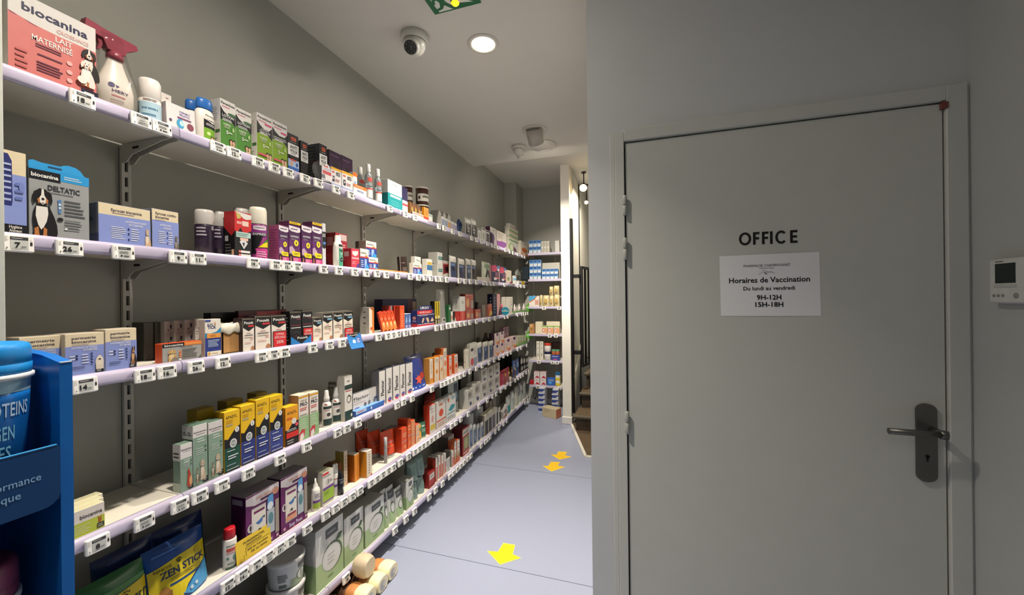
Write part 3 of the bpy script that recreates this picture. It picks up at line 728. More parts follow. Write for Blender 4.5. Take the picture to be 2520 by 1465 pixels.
# trigger spray in a clear bag
x, y, w, z, h = spot(1, 243, 350, 62)
o = BOT(1, 296, 150, w * .43, 'white spray bottle with maroon trigger in clear plastic wrap, top shelf', 'efe6da', prof=[(.8, 0), (1, .02), (1, .42), (.9, .55), (.58, .8), (.42, .95), (.40, 1)], sx=.62, rz=0, name='spray_bottle',
    pr=[('e', .32, .44, .07, .05, '3a2f66'), ('p', [(.40, .46), (.48, .44), (.42, .40)], '3a2f66'), ('t', 'HERY', .50, .31, .06, '5b4a68', 'c', .34), ('b', .32, .22, .68, .27, 1, 'c56f72'), ('b', .3, .1, .66, .19, 2, 'b9a7a4')], h=h * .70, y=y + w / 2)
bh = h * .70; MAR = mat('98404f', .35)
mb = MB(); mb.lathe([(.017, 0), (.019, .004), (.017, .022)], MAR, 18, (0, 0, bh))
mb.prism([(-.020, bh + .02), (.018, bh + .02), (.024, bh + .036), (.05, bh + .055), (.046, bh + .066), (-.03, bh + .072), (-.065, bh + .078), (-.068, bh + .052), (-.05, bh + .047), (-.03, bh + .045)], 0, -.012, .012, MAR)
mb.prism([(-.040, bh + .047), (-.030, bh + .047), (-.028, bh + .028), (-.033, bh + .012), (-.040, bh + .010), (-.036, bh + .028)], 0, -.006, .006, MAR)
mb.build('trigger_head', o, fix=True)
CLR = mat('f2f0ee', .12, trans=1.0, alpha=.22, var=.0)
mb = MB(); n = 22; rows = []
for b, sc_ in ((0, 1.0), (.2, 1.03), (.45, .98), (.7, .72), (.88, .66), (.97, .62), (1.0, .3)):
    rows.append([((w * .33 * sc_ + .004 * math.sin(7 * a + 9 * b)) * math.cos(a), (w * .50 * sc_ + .005 * math.sin(5 * a + 13 * b)) * math.sin(a) + (-.008 if b > .6 else 0), h * 1.02 * b) for a in [2 * math.pi * i / n for i in range(n)]])
mb.grid(rows, CLR, True, True); mb.build('clear_wrap', o)
BOT(1, 376, 199, .027, 'white roll-on bottle with pale blue label, right of the trigger spray', 'f0ebe4', prof=[(.95, 0), (1, .02), (1, .52), (.96, .53), (.96, .54), (1, .55), (1, .93), (.85, 1)], pr=[('r', 0, .02, 1, .44, 'b5d3e2'), ('b', .25, .46, .8, .52, 2, '8c7466'), ('b', .2, .24, .8, .34, 1, '5d86a3'), ('b', .2, .1, .8, .2, 1, '5d86a3'), ('r', 0, .02, .08, .44, '43464e')])
C(1, 398, 424, 226, 'tall plain white box standing behind the pink-based gel box, top shelf', 'e3ded6', set=.05, dep=.05, pr=[('b', .4, .86, .7, .92, 1, '9a6f84'), ('b', .3, .2, .5, .7, 5, '8d8894')])
C(1, 412, 484, 246, 'white gel box on a magenta base beside the roll-on bottle', 'e9e4e4', 'd9d0d4', set=.02, dep=.05, lean=4, pr=[('t', 'DERMO', .62, .74, .08, '6a5ea0', 'c', .36), ('t', 'PRATIC', .62, .63, .08, '6a5ea0', 'c', .36), ('r', .36, .52, .84, .58, '7d4f74'), ('e', .45, .33, .13, .18, '4aa3cf'), ('e', .50, .36, .08, .10, 'bfe3f0'), ('e', .80, .33, .12, .13, '8a4a5c'), ('e', .12, .36, .05, .05, '6d4c70'), ('r', .0, .0, 1, .10, 'd11f6a')])
for u, v, st, lab in ((482, 250, .075, 'white lotion bottle with blue cap, hidden behind its neighbour'), (508, 246, .014, 'white lotion bottle with blue cap and green lice label, front one')):
    BOT(1, u, v, .031, lab, 'f1ece2', set=st, prof=[(.9, 0), (1, .03), (1.0, .55), (.92, .70), (.7, .76), (.68, .77)], sx=.6, rz=0, parts=[('blue_cap', '2f72c4', [(.80, .76), (.84, .78), (.84, .94), (.72, 1.0), (.3, 1.005)])],
        pr=[('r', .34, .30, .98, .52, '17191a'), ('p', [(.34, .52), (.34, .58), (.98, .58), (.98, .50), (.7, .46)], 'efe9e0'), ('r', .34, .04, .98, .32, '7db32f'), ('t', 'Parasidose', .66, .60, .035, '3b3836', 'c', .5), ('b', .42, .38, .92, .44, 2, 'dedede'), ('e', .52, .20, .08, .04, 'd9f0a0')] + kids(.72, .03, .30, .14))
def lotion(kind):
    g = '4f8a34' if kind == 'a' else '82a528'
    L = [('r', 0, 0, 1, .58, g), ('p', [(0, .86), (0, .56), (.3, .62), (.7, .60), (1, .50), (1, .80), (.8, .70), (.45, .70), (.2, .76)], '15181a'), ('p', [(0, .88), (0, .84), (.2, .755), (.45, .70), (.8, .70), (1, .78), (1, .88)], WHT),
         ('t', 'Parasidose', .5, .90, .048, '33302f', 'c', .88), ('b', .1, .83, .8, .87, 1, 'c7607c')]
    if kind == 'a': L += [('e', .75, .73, .28, .03, '3f6a45'), ('t', 'LOTION', .5, .64, .055, 'e9e9e6', 'c', .78), ('b', .12, .55, .9, .62, 2, 'c9cbc9')]
    elif kind == 'b': L += [('t', 'LOTION', .5, .66, .035, 'e9e9e6', 'c', .5), ('t', 'TRAITANTE', .5, .61, .035, 'e9e9e6', 'c', .7), ('r', .5, .79, .95, .83, 'd9477c')]
    else: L += [('b', .06, .56, .96, .66, 3, 'c9cbc9'), ('r', .55, .76, .95, .80, 'd9477c')]
    L += [('t', '100%', .42, .47, .045, 'dfe9cf', 'c', .46), ('b', .22, .41, .66, .46, 2, 'c5d6ae'), ('t', '5', .42, .30, .07, 'f0f0ea', 'c'), ('b', .50, .31, .84, .36, 1, 'dfe9cf'), ('e', .82, .42, .06, .05, 'b7d08a')] + kids(.74, .03, .46, .20)
    if kind != 'a': L += [('r', .05, .12, .58, .16, 'dd5a74')]
    return L
SIDEP = [('b', .25, .55, .75, .85, 7, 'c9c6c0'), ('r', .55, .30, .95, .36, '4d7a3c'), ('b', .25, .06, .75, .2, 4, 'b5b2ab')]
for uL, uR, v, k, lab in ((543, 581, 240, 'a', 'left one of the two dark green lotion cartons, top shelf'), (581, 620, 262, 'a', 'right one of the two dark green lotion cartons, top shelf'), (633, 671, 275, 'b', 'left one of the two light green lotion cartons, top shelf'), (671, 708, 293, 'c', 'right one of the two light green lotion cartons, top shelf')):
    C(1, uL, uR, v, lab, WHT, 'e6e2da', pr=lotion(k), spr=SIDEP, dep=.055, grp='lice lotion cartons')
ANTI = [('r', .28, .83, .75, .92, 'e05f34'), ('b', .32, .85, .7, .9, 1, '2a1210'), ('b', .15, .77, .9, .80, 1, 'a9a9a9')]
def anti(L): return [('r', .0, .44, 1, .74, 'efefec'), ('t', 'ANTI', .52, .62, .085, INK, 'c', .68, .03), ('t', 'POUX', .56, .52, .075, INK, 'c', .66, .03), ('b', .25, .47, .8, .5, 1, '77777a')] + L
C(1, 709, 736, 325, 'black anti-lice carton with white and blue panel, left of the plain black ones', '16171a', '0f1012', pr=anti(ANTI) + [('r', 0, .0, 1, .33, 'a9c3e4'), ('r', 0, 0, 1, .14, '3566b4'), ('p', [(.1, .42), (.9, .42), (.8, .34), (.2, .34)], '1b1b1d'), ('r', .18, .30, .74, .34, 'cf4340'), ('e', .3, .22, .14, .06, 'd8a58e'), ('e', .8, .22, .1, .05, '2c4fa3')], dep=.05)
C(1, 741, 759, 345, 'narrow black anti-lice carton set back behind the panel carton', '141416', '0d0d0f', pr=anti(ANTI), dep=.05, set=.03)
C(1, 787, 806, 352, 'black anti-lice carton with wide dark grey side, behind the clear pack', '18181b', '34363a', pr=anti(ANTI), spr=[('b', .1, .1, .9, .95, 10, '141416'), ('r', 0, .52, 1, .56, '3f1c1c')], dep=.075)
# clear round-ended pack hanging over the edge
x, y, w, z, h = spot(1, 777, 822, 385, .0)
mb = MB(); pts = [(w * (.5 + .5 * math.cos(a)), h * (.5 + .5 * math.sin(a))) for a in [2 * math.pi * i / 24 for i in range(24)]]
mb.prism(pts, 0, -.016, -.002, mat('e8e8ea', .1, trans=.9, alpha=.5)); o = tag(mb.build('blister_pack', None, (x + .004, y, z + .001), (0, R(-8), 0), fix=True), 'clear round blister pack with red and white card before the black cartons', 'pack')
mb = MB(); prints(mb, [('p', [(.45, .95), (.80, .92), (.97, .62), (.97, .4), (.84, .12), (.30, .06), (.35, .4)], 'e4dfe0'), ('r', .52, .76, .76, .88, 'd0494e'), ('r', .42, .42, .90, .58, 'c9474c'), ('b', .52, .62, .9, .72, 2, '9a9fc0'), ('r', .32, .2, .52, .38, '6d6f74'), ('b', .34, .1, .8, .18, 1, 'a5a5a8')], w, h, lambda u, v, o: (-.002 + o, u, v)); mb.build('printed_card', o)
for uL, uR, v, lab in ((811, 842, 367, 'left dark purple carton with photo at the back of the top shelf'), (842, 869, 381, 'right dark purple carton with photo at the back of the top shelf')):
    C(1, uL, uR, v, lab, '341c38', '241428', pr=[('b', .1, .86, .9, .92, 1, '6d4a70'), ('e', .5, .52, .24, .16, '8a5f50'), ('e', .5, .62, .2, .12, '1d1014'), ('r', .3, .25, .7, .42, '5a3a3c')], dep=.05, set=.065)
for uL, uR, v, lab in ((815, 841, 409, 'left small white anti-lice carton with yellow top band'), (842, 869, 419, 'right small white anti-lice carton with yellow top band')):
    C(1, uL, uR, v, lab, 'e9e7e6', 'd9d8dc', pr=[('r', 0, .88, 1, 1, 'eeb12a'), ('r', .1, .72, .32, .8, 'd9534a'), ('t', 'ANTI', .66, .72, .10, INK, 'c', .4, .03), ('t', 'POUX', .68, .62, .09, INK, 'c', .4, .03), ('r', .12, .28, .32, .56, '2c2c46'), ('e', .22, .44, .05, .06, 'e5d6cc'), ('r', 0, 0, 1, .18, 'aeb9dd'), ('b', .4, .3, .9, .46, 3, 'd59aa4')], dep=.035, set=.006)
C(1, 869, 880, 423, 'slim orange-topped carton behind the orange and white temperature box', 'e3e3e6', pr=[('r', 0, .85, 1, 1, 'e8742c'), ('e', .5, .6, .3, .06, '8fb0d4')], dep=.04, set=.04)
C(1, 870, 903, 451, 'low orange and white carton left of the clear bottles', 'ecebe8', pr=[('r', 0, .70, 1, 1, 'e97b33'), ('b', .1, .78, .8, .92, 2, 'f3c59a'), ('t', 'temp', .5, .38, .2, '6a7fb8', 'c', .5), ('r', 0, 0, 1, .10, 'd6dc9b')], dep=.04, set=.006)
for u, v, st, lab in ((891, 412, .07, 'clear lotion bottle with white cap, back left of the three'), (911, 405, .012, 'clear lotion bottle with white cap, middle of the three'), (934, 417, .012, 'clear lotion bottle with white cap, rightmost of the three')):
    BOT(1, u, v, .0215, lab, 'dfe6e8', set=st, prof=[(.92, 0), (1, .02), (1, .62), (.9, .70), (.5, .76), (.5, .78)], rough=.08, trans=.75, parts=[('white_cap', 'ecebe8', [(.55, .78), (.58, .79), (.56, .99), (.5, 1)]), ('liquid', 'd3dde0', [(.9, .02), (.9, .5), (.01, .5)])],
        pr=[('r', .1, .08, .9, .34, 'f0efec'), ('r', .1, .30, .9, .34, 'd4574c'), ('r', .25, .52, .75, .62, 'd4574c'), ('b', .2, .37, .85, .42, 1, '5f6f80'), ('r', .82, .5, .95, .68, '3c444c')])
C(1, 955, 990, 440, 'white over teal carton right of the clear bottles', 'eceae4', 'd9d8d4', pr=[('r', 0, 0, 1, .52, '159aa0'), ('t', 'Filorga', .5, .86, .04, '9fa4a2', 'c', .3), ('p', [(.45, .7), (.55, .55), (.65, .68), (.55, .62)], 'c3ccca'), ('r', .15, .40, .9, .48, 'cfeeee'), ('b', .2, .1, .85, .3, 3, '4cb9bb')], spr=[('r', 0, 0, 1, .52, '0f7f86')], dep=.05, set=.005)
C(1, 990, 1004, 458, 'dark navy carton behind the small red and white box, top shelf', '26235f', '1a1846', pr=[('b', .2, .5, .8, .56, 1, '9a98c8')], dep=.05, set=.06)
C(1, 991, 1004, 492, 'small white box with red stripe right of the teal carton', 'ece6e2', pr=[('r', 0, .58, 1, .76, 'd4505a'), ('b', .2, .2, .8, .4, 2, 'c9b5b0')], dep=.04, set=.01)
JAR = [('r', .0, .12, 1, .62, 'e9e5dc'), ('r', .3, .40, .9, .50, '6d7050'), ('b', .35, .53, .85, .58, 1, '8a8476'), ('e', .12, .40, .06, .10, '4a3326'), ('r', 0, .10, 1, .2, '3d2417')]
def jar(u, v, lab, st, on=None, r=.047):
    return BOT(1, u, v, r, lab, '43241a', set=st, on=on, prof=[(.93, 0), (.97, .02), (.97, .92)], parts=[('white_lid', 'e4ded2', [(1.0, .92), (1.03, .93), (1.03, .98), (.98, 1)])], pr=JAR, name='jar', cat='jar', h=.128)
j1 = jar(1046, 500, 'dark brown jar under another brown jar, top shelf', .040)
jar(1046, 450, 'dark brown jar with white lid stacked on top of another', .040, j1)
j2 = jar(1009, 500, 'lower dark brown jar of the stack beside the navy carton', .125, r=.032); jar(1009, 455, 'upper dark brown jar of the stack beside the navy carton', .125, j2, r=.032)
for i, (a, b, v) in enumerate(((1009, 1018, 496), (1018, 1027, 499), (1028, 1036, 505))):
    C(1, a, b, v, '%s small dark brown and gold carton before the brown jars' % ordinal(i + 1), '4a2c18', 'a06a2c', pr=[('e', .62, .5, .25, .2, 'c99b42'), ('b', .1, .66, .8, .86, 2, 'b4512e'), ('r', .0, 0, .1, 1, 'b98a3c')], dep=.03, set=.012)
for i, (a, b) in enumerate(((1017, 1031), (1031, 1043))):
    C(1, a, b, 515 + i * 7, '%s tiny white box with orange print at the shelf lip' % ordinal(i + 1), 'efe8df', pr=[('r', 0, .55, 1, .76, 'e28a5c'), ('b', .2, .2, .8, .4, 2, 'cabfb5')], dep=.02, set=.004, h=.028)
C(1, 1044, 1055, 509, 'slim orange and red carton at the lip below the brown jars', 'eda022', 'd98a1c', pr=[('r', 0, 0, 1, .26, 'd83c22'), ('r', .2, .4, .8, .8, 'd98f12')], dep=.02, set=.004)
C(1, 1056, 1065, 526, 'slim white and sage carton right of the orange one', 'e6e4dc', pr=[('r', 0, .7, 1, .95, 'a9bfa4')], dep=.03, set=.006)
for i in range(3):
    C(1, 1071 + i * 12, 1080 + i * 12, 508, '%s grey folded pack leaning at the back of the top shelf' % ordinal(i + 1), 'aeaba4', '8e8b85', dep=.07, set=.10, tilt=-24, h=.15, pr=[('r', 0, .1, .12, .95, '55534f')])
for i, c in enumerate(('8d9dbd', '93a2c0', 'dba03c', 'b9add0', 'a79cc4')):
    C(1, 1087 + i * 7.6, 1094.2 + i * 7.6, 532 + i * 4, '%s small silver-topped lozenge carton in the row of five' % ordinal(i + 1), 'e6e4e2', 'd6d2cc', top='f4f2ea', pr=[('r', .05, .05, .95, .75, c)], dep=.035, set=.008, grp='lozenge cartons')
C(1, 1124, 1134, 535, 'dark blue leaflet pack leaning sideways behind the clear pouches', '4a6296', '35476e', pr=[('e', .4, .7, .2, .2, '24304e')], dep=.02, set=.065, tilt=-30, h=.12)
C(1, 1124, 1153, 571, 'flat blue and white booklet lying on the top shelf lip', '7c8fb8', 'd6d2cc', dep=.06, set=.006, h=.012, name='booklet', cat='booklet')
for i, (a, b, v) in enumerate(((1148, 1162, 534), (1163, 1175, 537))):
    POUCH(1, a, b, v, 'clear hanging pouch with black insert, %s of the two' % ('left' if i == 0 else 'right'), 'dcdcd8', [('r', .08, .0, .92, .68, '1c1c1e'), ('b', .2, .2, .6, .5, 2, 'b5b5b5'), ('r', 0, .72, 1, .9, 'e6e4dc')], th=.03, set=.012, alpha=.7)
for i, (a, b, v, c) in enumerate(((1176, 1185, 561, 'cfd0c8'), (1186, 1195, 559, 'cfd0c8'), (1196, 1205, 565, '4a4656'))):
    C(1, a, b, v, '%s white-framed flat pack right of the black-insert pouches' % ordinal(i + 1), 'e6e4de', 'b9b7b0', pr=[('r', .12, .08, .88, .72, c), ('b', .25, .2, .75, .6, 3, '8e8d88'), ('r', .1, .85, .9, .95, '3a3a3c')], dep=.03, set=.006)
C(1, 1206.5, 1221, 557, 'white and violet carton with dark curve, left of the larger violet one', 'efe9e2', '4d2746', pr=[('p', [(0, 0), (.9, 0), (.62, .16), (.75, .4), (.6, .62), (.2, .7), (0, .68)], '7f5a94'), ('p', [(0, .1), (.4, .12), (.35, .6), (0, .64)], '2c1f2e'), ('b', .3, .8, .8, .92, 2, 'a9b58c')], dep=.05)
C(1, 1223, 1246, 566, 'cream carton with violet lower part, right of the smaller violet one', 'efe6da', 'd9d0c4', pr=[('p', [(0, 0), (.85, 0), (.8, .12), (1, .2), (1, .42), (.5, .44), (.2, .36), (0, .38)], 'a765b5'), ('b', .15, .55, .8, .9, 5, 'cbb9a8')], dep=.05)
k = None
for i, (c, lab) in enumerate((('e9e5da', 'lowest'), ('e6e2d4', 'second lowest'), ('ddd8ca', 'third lowest'), ('e6dfd2', 'topmost'))):
    k = C(1, 1253, 1275, 0, '%s white and green tea carton in the stack at the far end' % lab, c, 'cfcabc', pr=[('r', 0, .05, 1, .40, '8fb36a'), ('r', .0, .82, 1, .9, 'c97f70')] if i else [('e', .25, .45, .28, .38, '9fd167'), ('e', .28, .45, .18, .28, 'ecebd8'), ('p', [(.5, .62), (.8, .4), (.8, .12), (.55, .1), (.45, .3)], '7c3f55'), ('e', .9, .2, .08, .1, 'b9c46a')], dep=.055, on=k, set=.020 + .003 * (i % 2), h=(.13, .055, .06, .06)[i])
C(1, 1255, 1268, 0, 'white carton lying across the far stack of tea cartons', 'dcd7c9', 'e3ded2', on=k, dep=.05, set=.02, h=.035)
C(1, 1282, 1302, 592, 'cream carton with orange oval, last on the top shelf', 'f0e6d4', 'e2d8c6', pr=[('e', .42, .42, .32, .17, 'ee7d3a'), ('p', [(0, 0), (1, 0), (1, .3), (.6, .16), (0, .2)], 'f2a07c'), ('b', .2, .82, .8, .9, 1, 'b9a98e')], dep=.05)
BOT(1, 1289, 622, .016, 'small white jar at the lip before the far cartons', 'efeade', name='jar', cat='jar', h=.035, set=.004)

# ================================================================ SECOND SHELF
C(2, 8, 68, 366, 'cream and periwinkle pet comb box at the left edge, second shelf', CREAM, 'd8cdb8', pr=[('r', 0, .07, 1, .72, PERI), ('p', [(0, .34), (.36, .34), (.40, .40), (.38, .88), (.22, .96), (0, .96)], '2c3474')] + [('r', 0, .40 + .07 * i, .34, .425 + .07 * i, 'b4bfe8') for i in range(7)] + [('r', .03, 0, 1, .12, '16181f'), ('t', 'Hygiène', .5, .075, .035, 'e9e6dc', 'c', .55), ('t', 'Animaux', .5, .03, .035, 'e9e6dc', 'c', .55)] + [('b', .5, .4, .9, .65, 3, '6d7fc0'), ('e', .78, .58, .12, .06, '7f90cf')], dep=.10, set=.006)
o = C(2, 72, 222, 407, 'grey worming box with a seated black and white dog, second shelf', 'a3a6a6', '6e7a84', pr=[('r', 0, .86, 1, 1, '2f9fe0'), ('r', 0, .83, .5, .97, '15161c'), ('t', 'biocanina', .25, .87, .055, 'f2f2ee', 'c', .43, .03), ('b', .56, .89, .92, .95, 2, 'cfe7f6'), ('t', 'DELTATIC', .56, .70, .075, '3c3f45', 'c', .54, .03), ('b', .32, .655, .82, .68, 1, '77797c'),
    ('b', .56, .34, .95, .60, 5, '5f6265'), ('e', .48, .56, .035, .022, '4d7fb4'), ('r', .455, .38, .505, .56, '5f8cc0'), ('e', .48, .51, .022, .014, 'eef2f6'), ('e', .48, .46, .022, .014, 'eef2f6'), ('e', .485, .29, .05, .028, '1e1f22'), ('b', .56, .14, .9, .30, 4, '66696c'), ('e', .58, .16, .025, .014, 'f0f0ee')] + dog(.20, .01, .52, .70, '18171a', 'f0ece4', 'c47d45'), dep=.06, set=.006)
x, y, w, z, h = spot(2, 72, 222, 407, .006)
mb = MB(); mb.prism([(0, h), (w * .92, h), (w * .89, h + .004), (w * .84, h + .013), (w * .76, h + .019), (w * .64, h + .021), (w * .56, h + .019), (w * .5, h + .014), (w * .2, h + .014), (w * .06, h + .017), (0, h + .013)], 0, -.0015, -.0003, mat('3aa6e6', .35)); mb.build('hang_tab', o, fix=True)
mb = MB(); mb.box(-.0002, .0003, w * .30, w * .52, h + .005, h + .009, mat('12466f', .6)); mb.build('hang_slot', o)
FIP = lambda nm, nm2: [('r', 0, 0, 1, .72, PERI)] + nm + [('t', 'ANTIPARASITAIRES', .70, .585, .05, 'e8ebfb', 'r' if nm2 else 'c', .42), ('t', 'EXTERNES', .70, .51, .05, 'e8ebfb', 'r' if nm2 else 'c', .28), ('b', .22, .14, .50, .46, 7, 'dfe4fa'), ('b', .60, .12, .78, .46, 6, 'dfe4fa'), ('e', .55, .42, .017, .03, '2f3a74'), ('e', .55, .30, .017, .03, '2f3a74'), ('e', .55, .16, .017, .03, '2f3a74')]
C(2, 243, 372, 496, 'wide cream and periwinkle cat treatment box right of the grey dog box', CREAM, '8f96a6', pr=FIP([('t', 'fiprocat biocanina', .52, .82, .075, '3a3550', 'c', .6, .012), ('b', .24, .77, .72, .795, 1, '6d6880')], 0) + dog(.925, .01, .16, .46, 'd9b58e', 'eee0cb', 'e6cfae', 1), spr=[('r', 0, 0, 1, .25, '56608a'), ('e', .5, .6, .2, .06, '5c6478')], dep=.075, set=.006)
C(2, 375, 441, 512, 'smaller cream and periwinkle cat treatment box with grey kitten', CREAM, '9a9cab', pr=FIP([('t', 'fiprocat combo', .12, .86, .07, '4a3c48', 'l', .78, .012), ('t', 'biocanina', .12, .77, .07, '4a3c48', 'l', .5, .012), ('b', .1, .71, .55, .735, 1, '8a7f92')], 1) + dog(.89, .0, .24, .36, '6d655e', '9a9189', '8d857c', 1), dep=.075, set=.004)
def aero(u, v, st, lab, cap, body, pr, r=.0285, rz=-25):
    return BOT(2, u, v, r, lab, body, set=st, prof=[(.92, 0), (1, .015), (1, .64), (.96, .66)], name='aerosol_can', cat='aerosol can', rz=rz, parts=[('cap', cap, [(1.0, .665), (1.02, .675), (1.0, .93), (.88, .99), (.5, 1.0)])], pr=pr)
AE = [('b', .1, .40, .55, .62, 3, 'b9b0bd'), ('r', .0, .0, .5, .36, '33243a'), ('r', .72, .55, .84, .64, 'a9a4b0')]
aero(511, 517, .05, 'purple aerosol can with white cap, left one in the shade', 'c9c5c0', '2c2036', AE)
aero(547, 522, .07, 'purple aerosol can with white cap, half hidden by the red and black carton', 'c3bfba', '2c2036', AE)
aero(601, 514, .07, 'purple aerosol can with white cap, behind the red and black carton', 'cfcbc6', '2c2036', AE)
C(2, 578, 620, 519, 'black carton with red zigzag top and white diamond, second shelf', '141416', '131316', pr=[('p', [(0, 1), (0, .58), (.16, .53), (.34, .66), (.5, .55), (.72, .55), (1, .62), (1, 1)], 'd02a2c'), ('p', [(0, 1), (1, .97), (1, .88), (.72, .85), (.55, .86), (.18, .97)], 'e6e6e0'), ('p', [(.08, .98), (.36, .95), (.36, .86), (.15, .84)], 'cdbd6a'), ('r', .12, .73, .42, .79, 'eda59c'), ('r', .44, .70, .82, .81, 'f3d2c4'), ('r', .08, .44, .94, .56, 'bfd9d2'), ('b', .12, .46, .9, .54, 2, '5f8a80'), ('r', .3, .37, .78, .43, 'efc6b2'), ('p', [(.26, .34), (.38, .375), (.62, .375), (.76, .32), (.52, .18)], 'dfdfe2'), ('p', [(.42, .32), (.58, .33), (.52, .23)], '3a3a3e'), ('r', .25, .10, .88, .15, 'ece8e4'), ('r', .2, .10, .34, .15, 'e0766e'), ('r', .22, .02, .92, .07, 'ece8e4'), ('r', .2, .02, .34, .07, 'e0766e')],
  spr=[('p', [(0, 1), (0, .66), (.7, .46), (1, .55), (1, 1)], 'b8242a'), ('r', .08, .35, .4, .47, 'b5b2b2'), ('b', .08, .04, .8, .3, 4, '5c5a5c'), ('r', .72, .0, .95, .16, 'd9a98c')], dep=.052, set=.008)
aero(643, 511, .012, 'tall white-capped magenta and black lice aerosol, front and brightest', 'f0ead8', 'a4408a', [('r', 0, .42, 1, .64, '8d3a86'), ('p', [(.2, .63), (.8, .63), (.8, .56), (.5, .545), (.2, .565)], 'f0e4ea'), ('t', 'PARANIX', .5, .58, .03, '5c3a66', 'c', .48), ('r', .15, .44, .82, .50, '15141a'), ('t', 'EXPRESS', .48, .453, .042, 'e6e6ea', 'c', .6), ('p', [(.0, .1), (.0, .44), (.62, .44), (.4, .24), (.3, .1)], '15141a'), ('p', [(.62, .30), (.98, .36), (.98, .24), (.4, .22)], 'f0dc1c'), ('p', [(.62, .30), (.98, .36), (.98, .40), (.72, .36)], '3f8a3c'), ('r', .3, .0, 1, .20, 'd9489c'), ('b', .35, .04, .85, .16, 3, 'f0b9d8')], r=.030)
def paranix(tall):
    t = .9 if tall else 1.0
    L = [('r', .0, .62 * t, .95, t * .99, '4b2350'), ('p', [(0, .99 * t), (1, .96 * t), (1, .85 * t), (.75, .82 * t), (.2, .84 * t), (0, .88 * t)], 'eee6ec'), ('b', .15, .87 * t, .85, .94 * t, 1, '7a6a86'), ('t', 'EXPRESS', .5, .68 * t, .045, 'dfdfe4', 'c', .7), ('b', .15, .60 * t, .7, .65 * t, 2, '9a8aa0'),
         ('p', [(.35, .34), (.75, .40), (.98, .50), (.98, .62), (.7, .60), (.45, .50)], '5f2a66'), ('e', .62, .48, .2, .075, 'f3e13a'), ('e', .62, .48, .05, .04, '6a5420'), ('p', [(0, .36), (.22, .40), (.5, .30), (.45, .2), (0, .18)], 'c9a9c0'), ('p', [(.2, .28), (.95, .26), (.95, .15), (.3, .16)], 'f2e322'), ('b', .4, .18, .9, .24, 2, '8a7a1c'), ('p', [(0, 0), (.25, 0), (.28, .12), (.12, .22), (0, .2)], '2a1420'), ('p', [(.06, 0), (.16, 0), (.16, .12), (.08, .15)], 'c58a66'), ('r', .3, 0, 1, .12, 'd84a8c'), ('b', .35, .02, .9, .11, 3, 'f0b4cc')]
    if tall: L += [('r', 0, .93, 1, .985, 'f0cc1a'), ('b', .1, .945, .9, .97, 1, '6a5414')]
    return L
for i, (a, b, v) in enumerate(((687, 711, 553), (712, 740, 543), (743, 768, 553), (769, 793, 545))):
    C(2, a, b, v, '%s of four purple and yellow lice-treatment cartons on the second shelf' % ordinal(i + 1), '6a2d70', ('a05078', '5c3050', '4b2446', '5a3052')[i], pr=paranix(i % 2), dep=.055, spr=[('b', .1, .05, .9, .9, 12, '8a4068')] if i == 0 else (), grp='purple lice cartons')
C(2, 794, 803, 549, 'thin black and white carton right of the purple cartons', 'd9d9dc', 'b5b5b8', pr=[('r', 0, .42, 1, .80, '1a1a1d'), ('t', 'LOX', .5, .68, .08, 'e9e9ea', 'c', .8), ('e', .5, .46, .4, .06, '26262a'), ('r', .2, .5, .9, .56, '5a8fd0')], dep=.05, set=.012)
k = C(2, 826, 856, 624, 'lower dark red carton behind the green-labelled bottle', '9a2630', '7a1a22', pr=[('b', .2, .6, .8, .8, 2, 'd9a9a9')], dep=.08, set=.055)
C(2, 826, 855, 572, 'upper dark red carton with clear window behind the green-labelled bottle', 'a52c36', '6e161e', pr=[('r', .3, .66, .95, .95, 'cbb9b4'), ('b', .5, .3, .95, .5, 2, 'e0b4b4')], spr=[('r', .3, .4, .8, .8, '8d5a58')], dep=.08, set=.055, on=k)
BOT(2, 835, 580, .026, 'white lice shampoo bottle with green label, second shelf', 'efece4', prof=[(.82, 0), (.98, .03), (1, .3), (.96, .62), (.80, .78), (.64, .80), (.60, .97), (.5, 1)], sx=.62, rz=-12, pr=[('p', [(.42, .03), (.92, .03), (.94, .3), (.90, .62), (.42, .62)], '4fa889'), ('p', [(.42, .72), (.90, .72), (.90, .56), (.64, .48), (.42, .55)], '1e2422'), ('t', 'Pouxit', .66, .585, .065, 'f0f0ee', 'c', .42, .02), ('b', .5, .38, .86, .46, 2, 'c6e6da'), ('e', .65, .24, .14, .07, '1f3a34'), ('b', .56, .22, .74, .26, 1, 'b5c9c2')])
C(2, 865, 885, 611, 'red and pink lice comb carton right of the white bottle', 'e2475a', '9e2a38', pr=[('p', [(.1, .86), (.85, .9), (.8, .72), (.5, .62), (.15, .7)], 'efe2e0'), ('r', .05, .48, .95, .56, 'f3b4bc'), ('p', [(.5, 0), (1, .0), (1, .3), (.7, .22)], '5c3a8a'), ('b', .1, .2, .6, .36, 2, 'f0a8b4')], spr=[('r', .0, .60, .75, .85, 'b9a5a4')], dep=.06)
MYC = [('r', 0, .55, 1, .62, 'c33a3e'), ('r', 0, 0, 1, .55, '2d49a0'), ('r', .5, .0, .75, .50, 'a9c4ea'), ('p', [(.5, 0), (1, 0), (.95, .2), (.7, .3)], '3f9fe0'), ('b', .08, .72, .8, .88, 1, 'a5a39c'), ('r', .6, .63, .85, .70, 'c9a050'), ('b', .08, .1, .42, .46, 4, 'cfd9f2')]
C(2, 887, 908, 611, 'white and blue nail-fungus carton standing before the stacked pair', 'eeeae2', 'b39a94', pr=MYC, dep=.045)
k = C(2, 907, 931, 632, 'lower white and blue nail-fungus carton of the stacked pair', 'eeeae2', 'cdb9ae', pr=MYC, dep=.05, set=.02)
C(2, 901, 927, 592, 'upper white and blue nail-fungus carton of the stacked pair', 'eeeae2', 'a5938a', pr=MYC, dep=.05, set=.022, on=k)
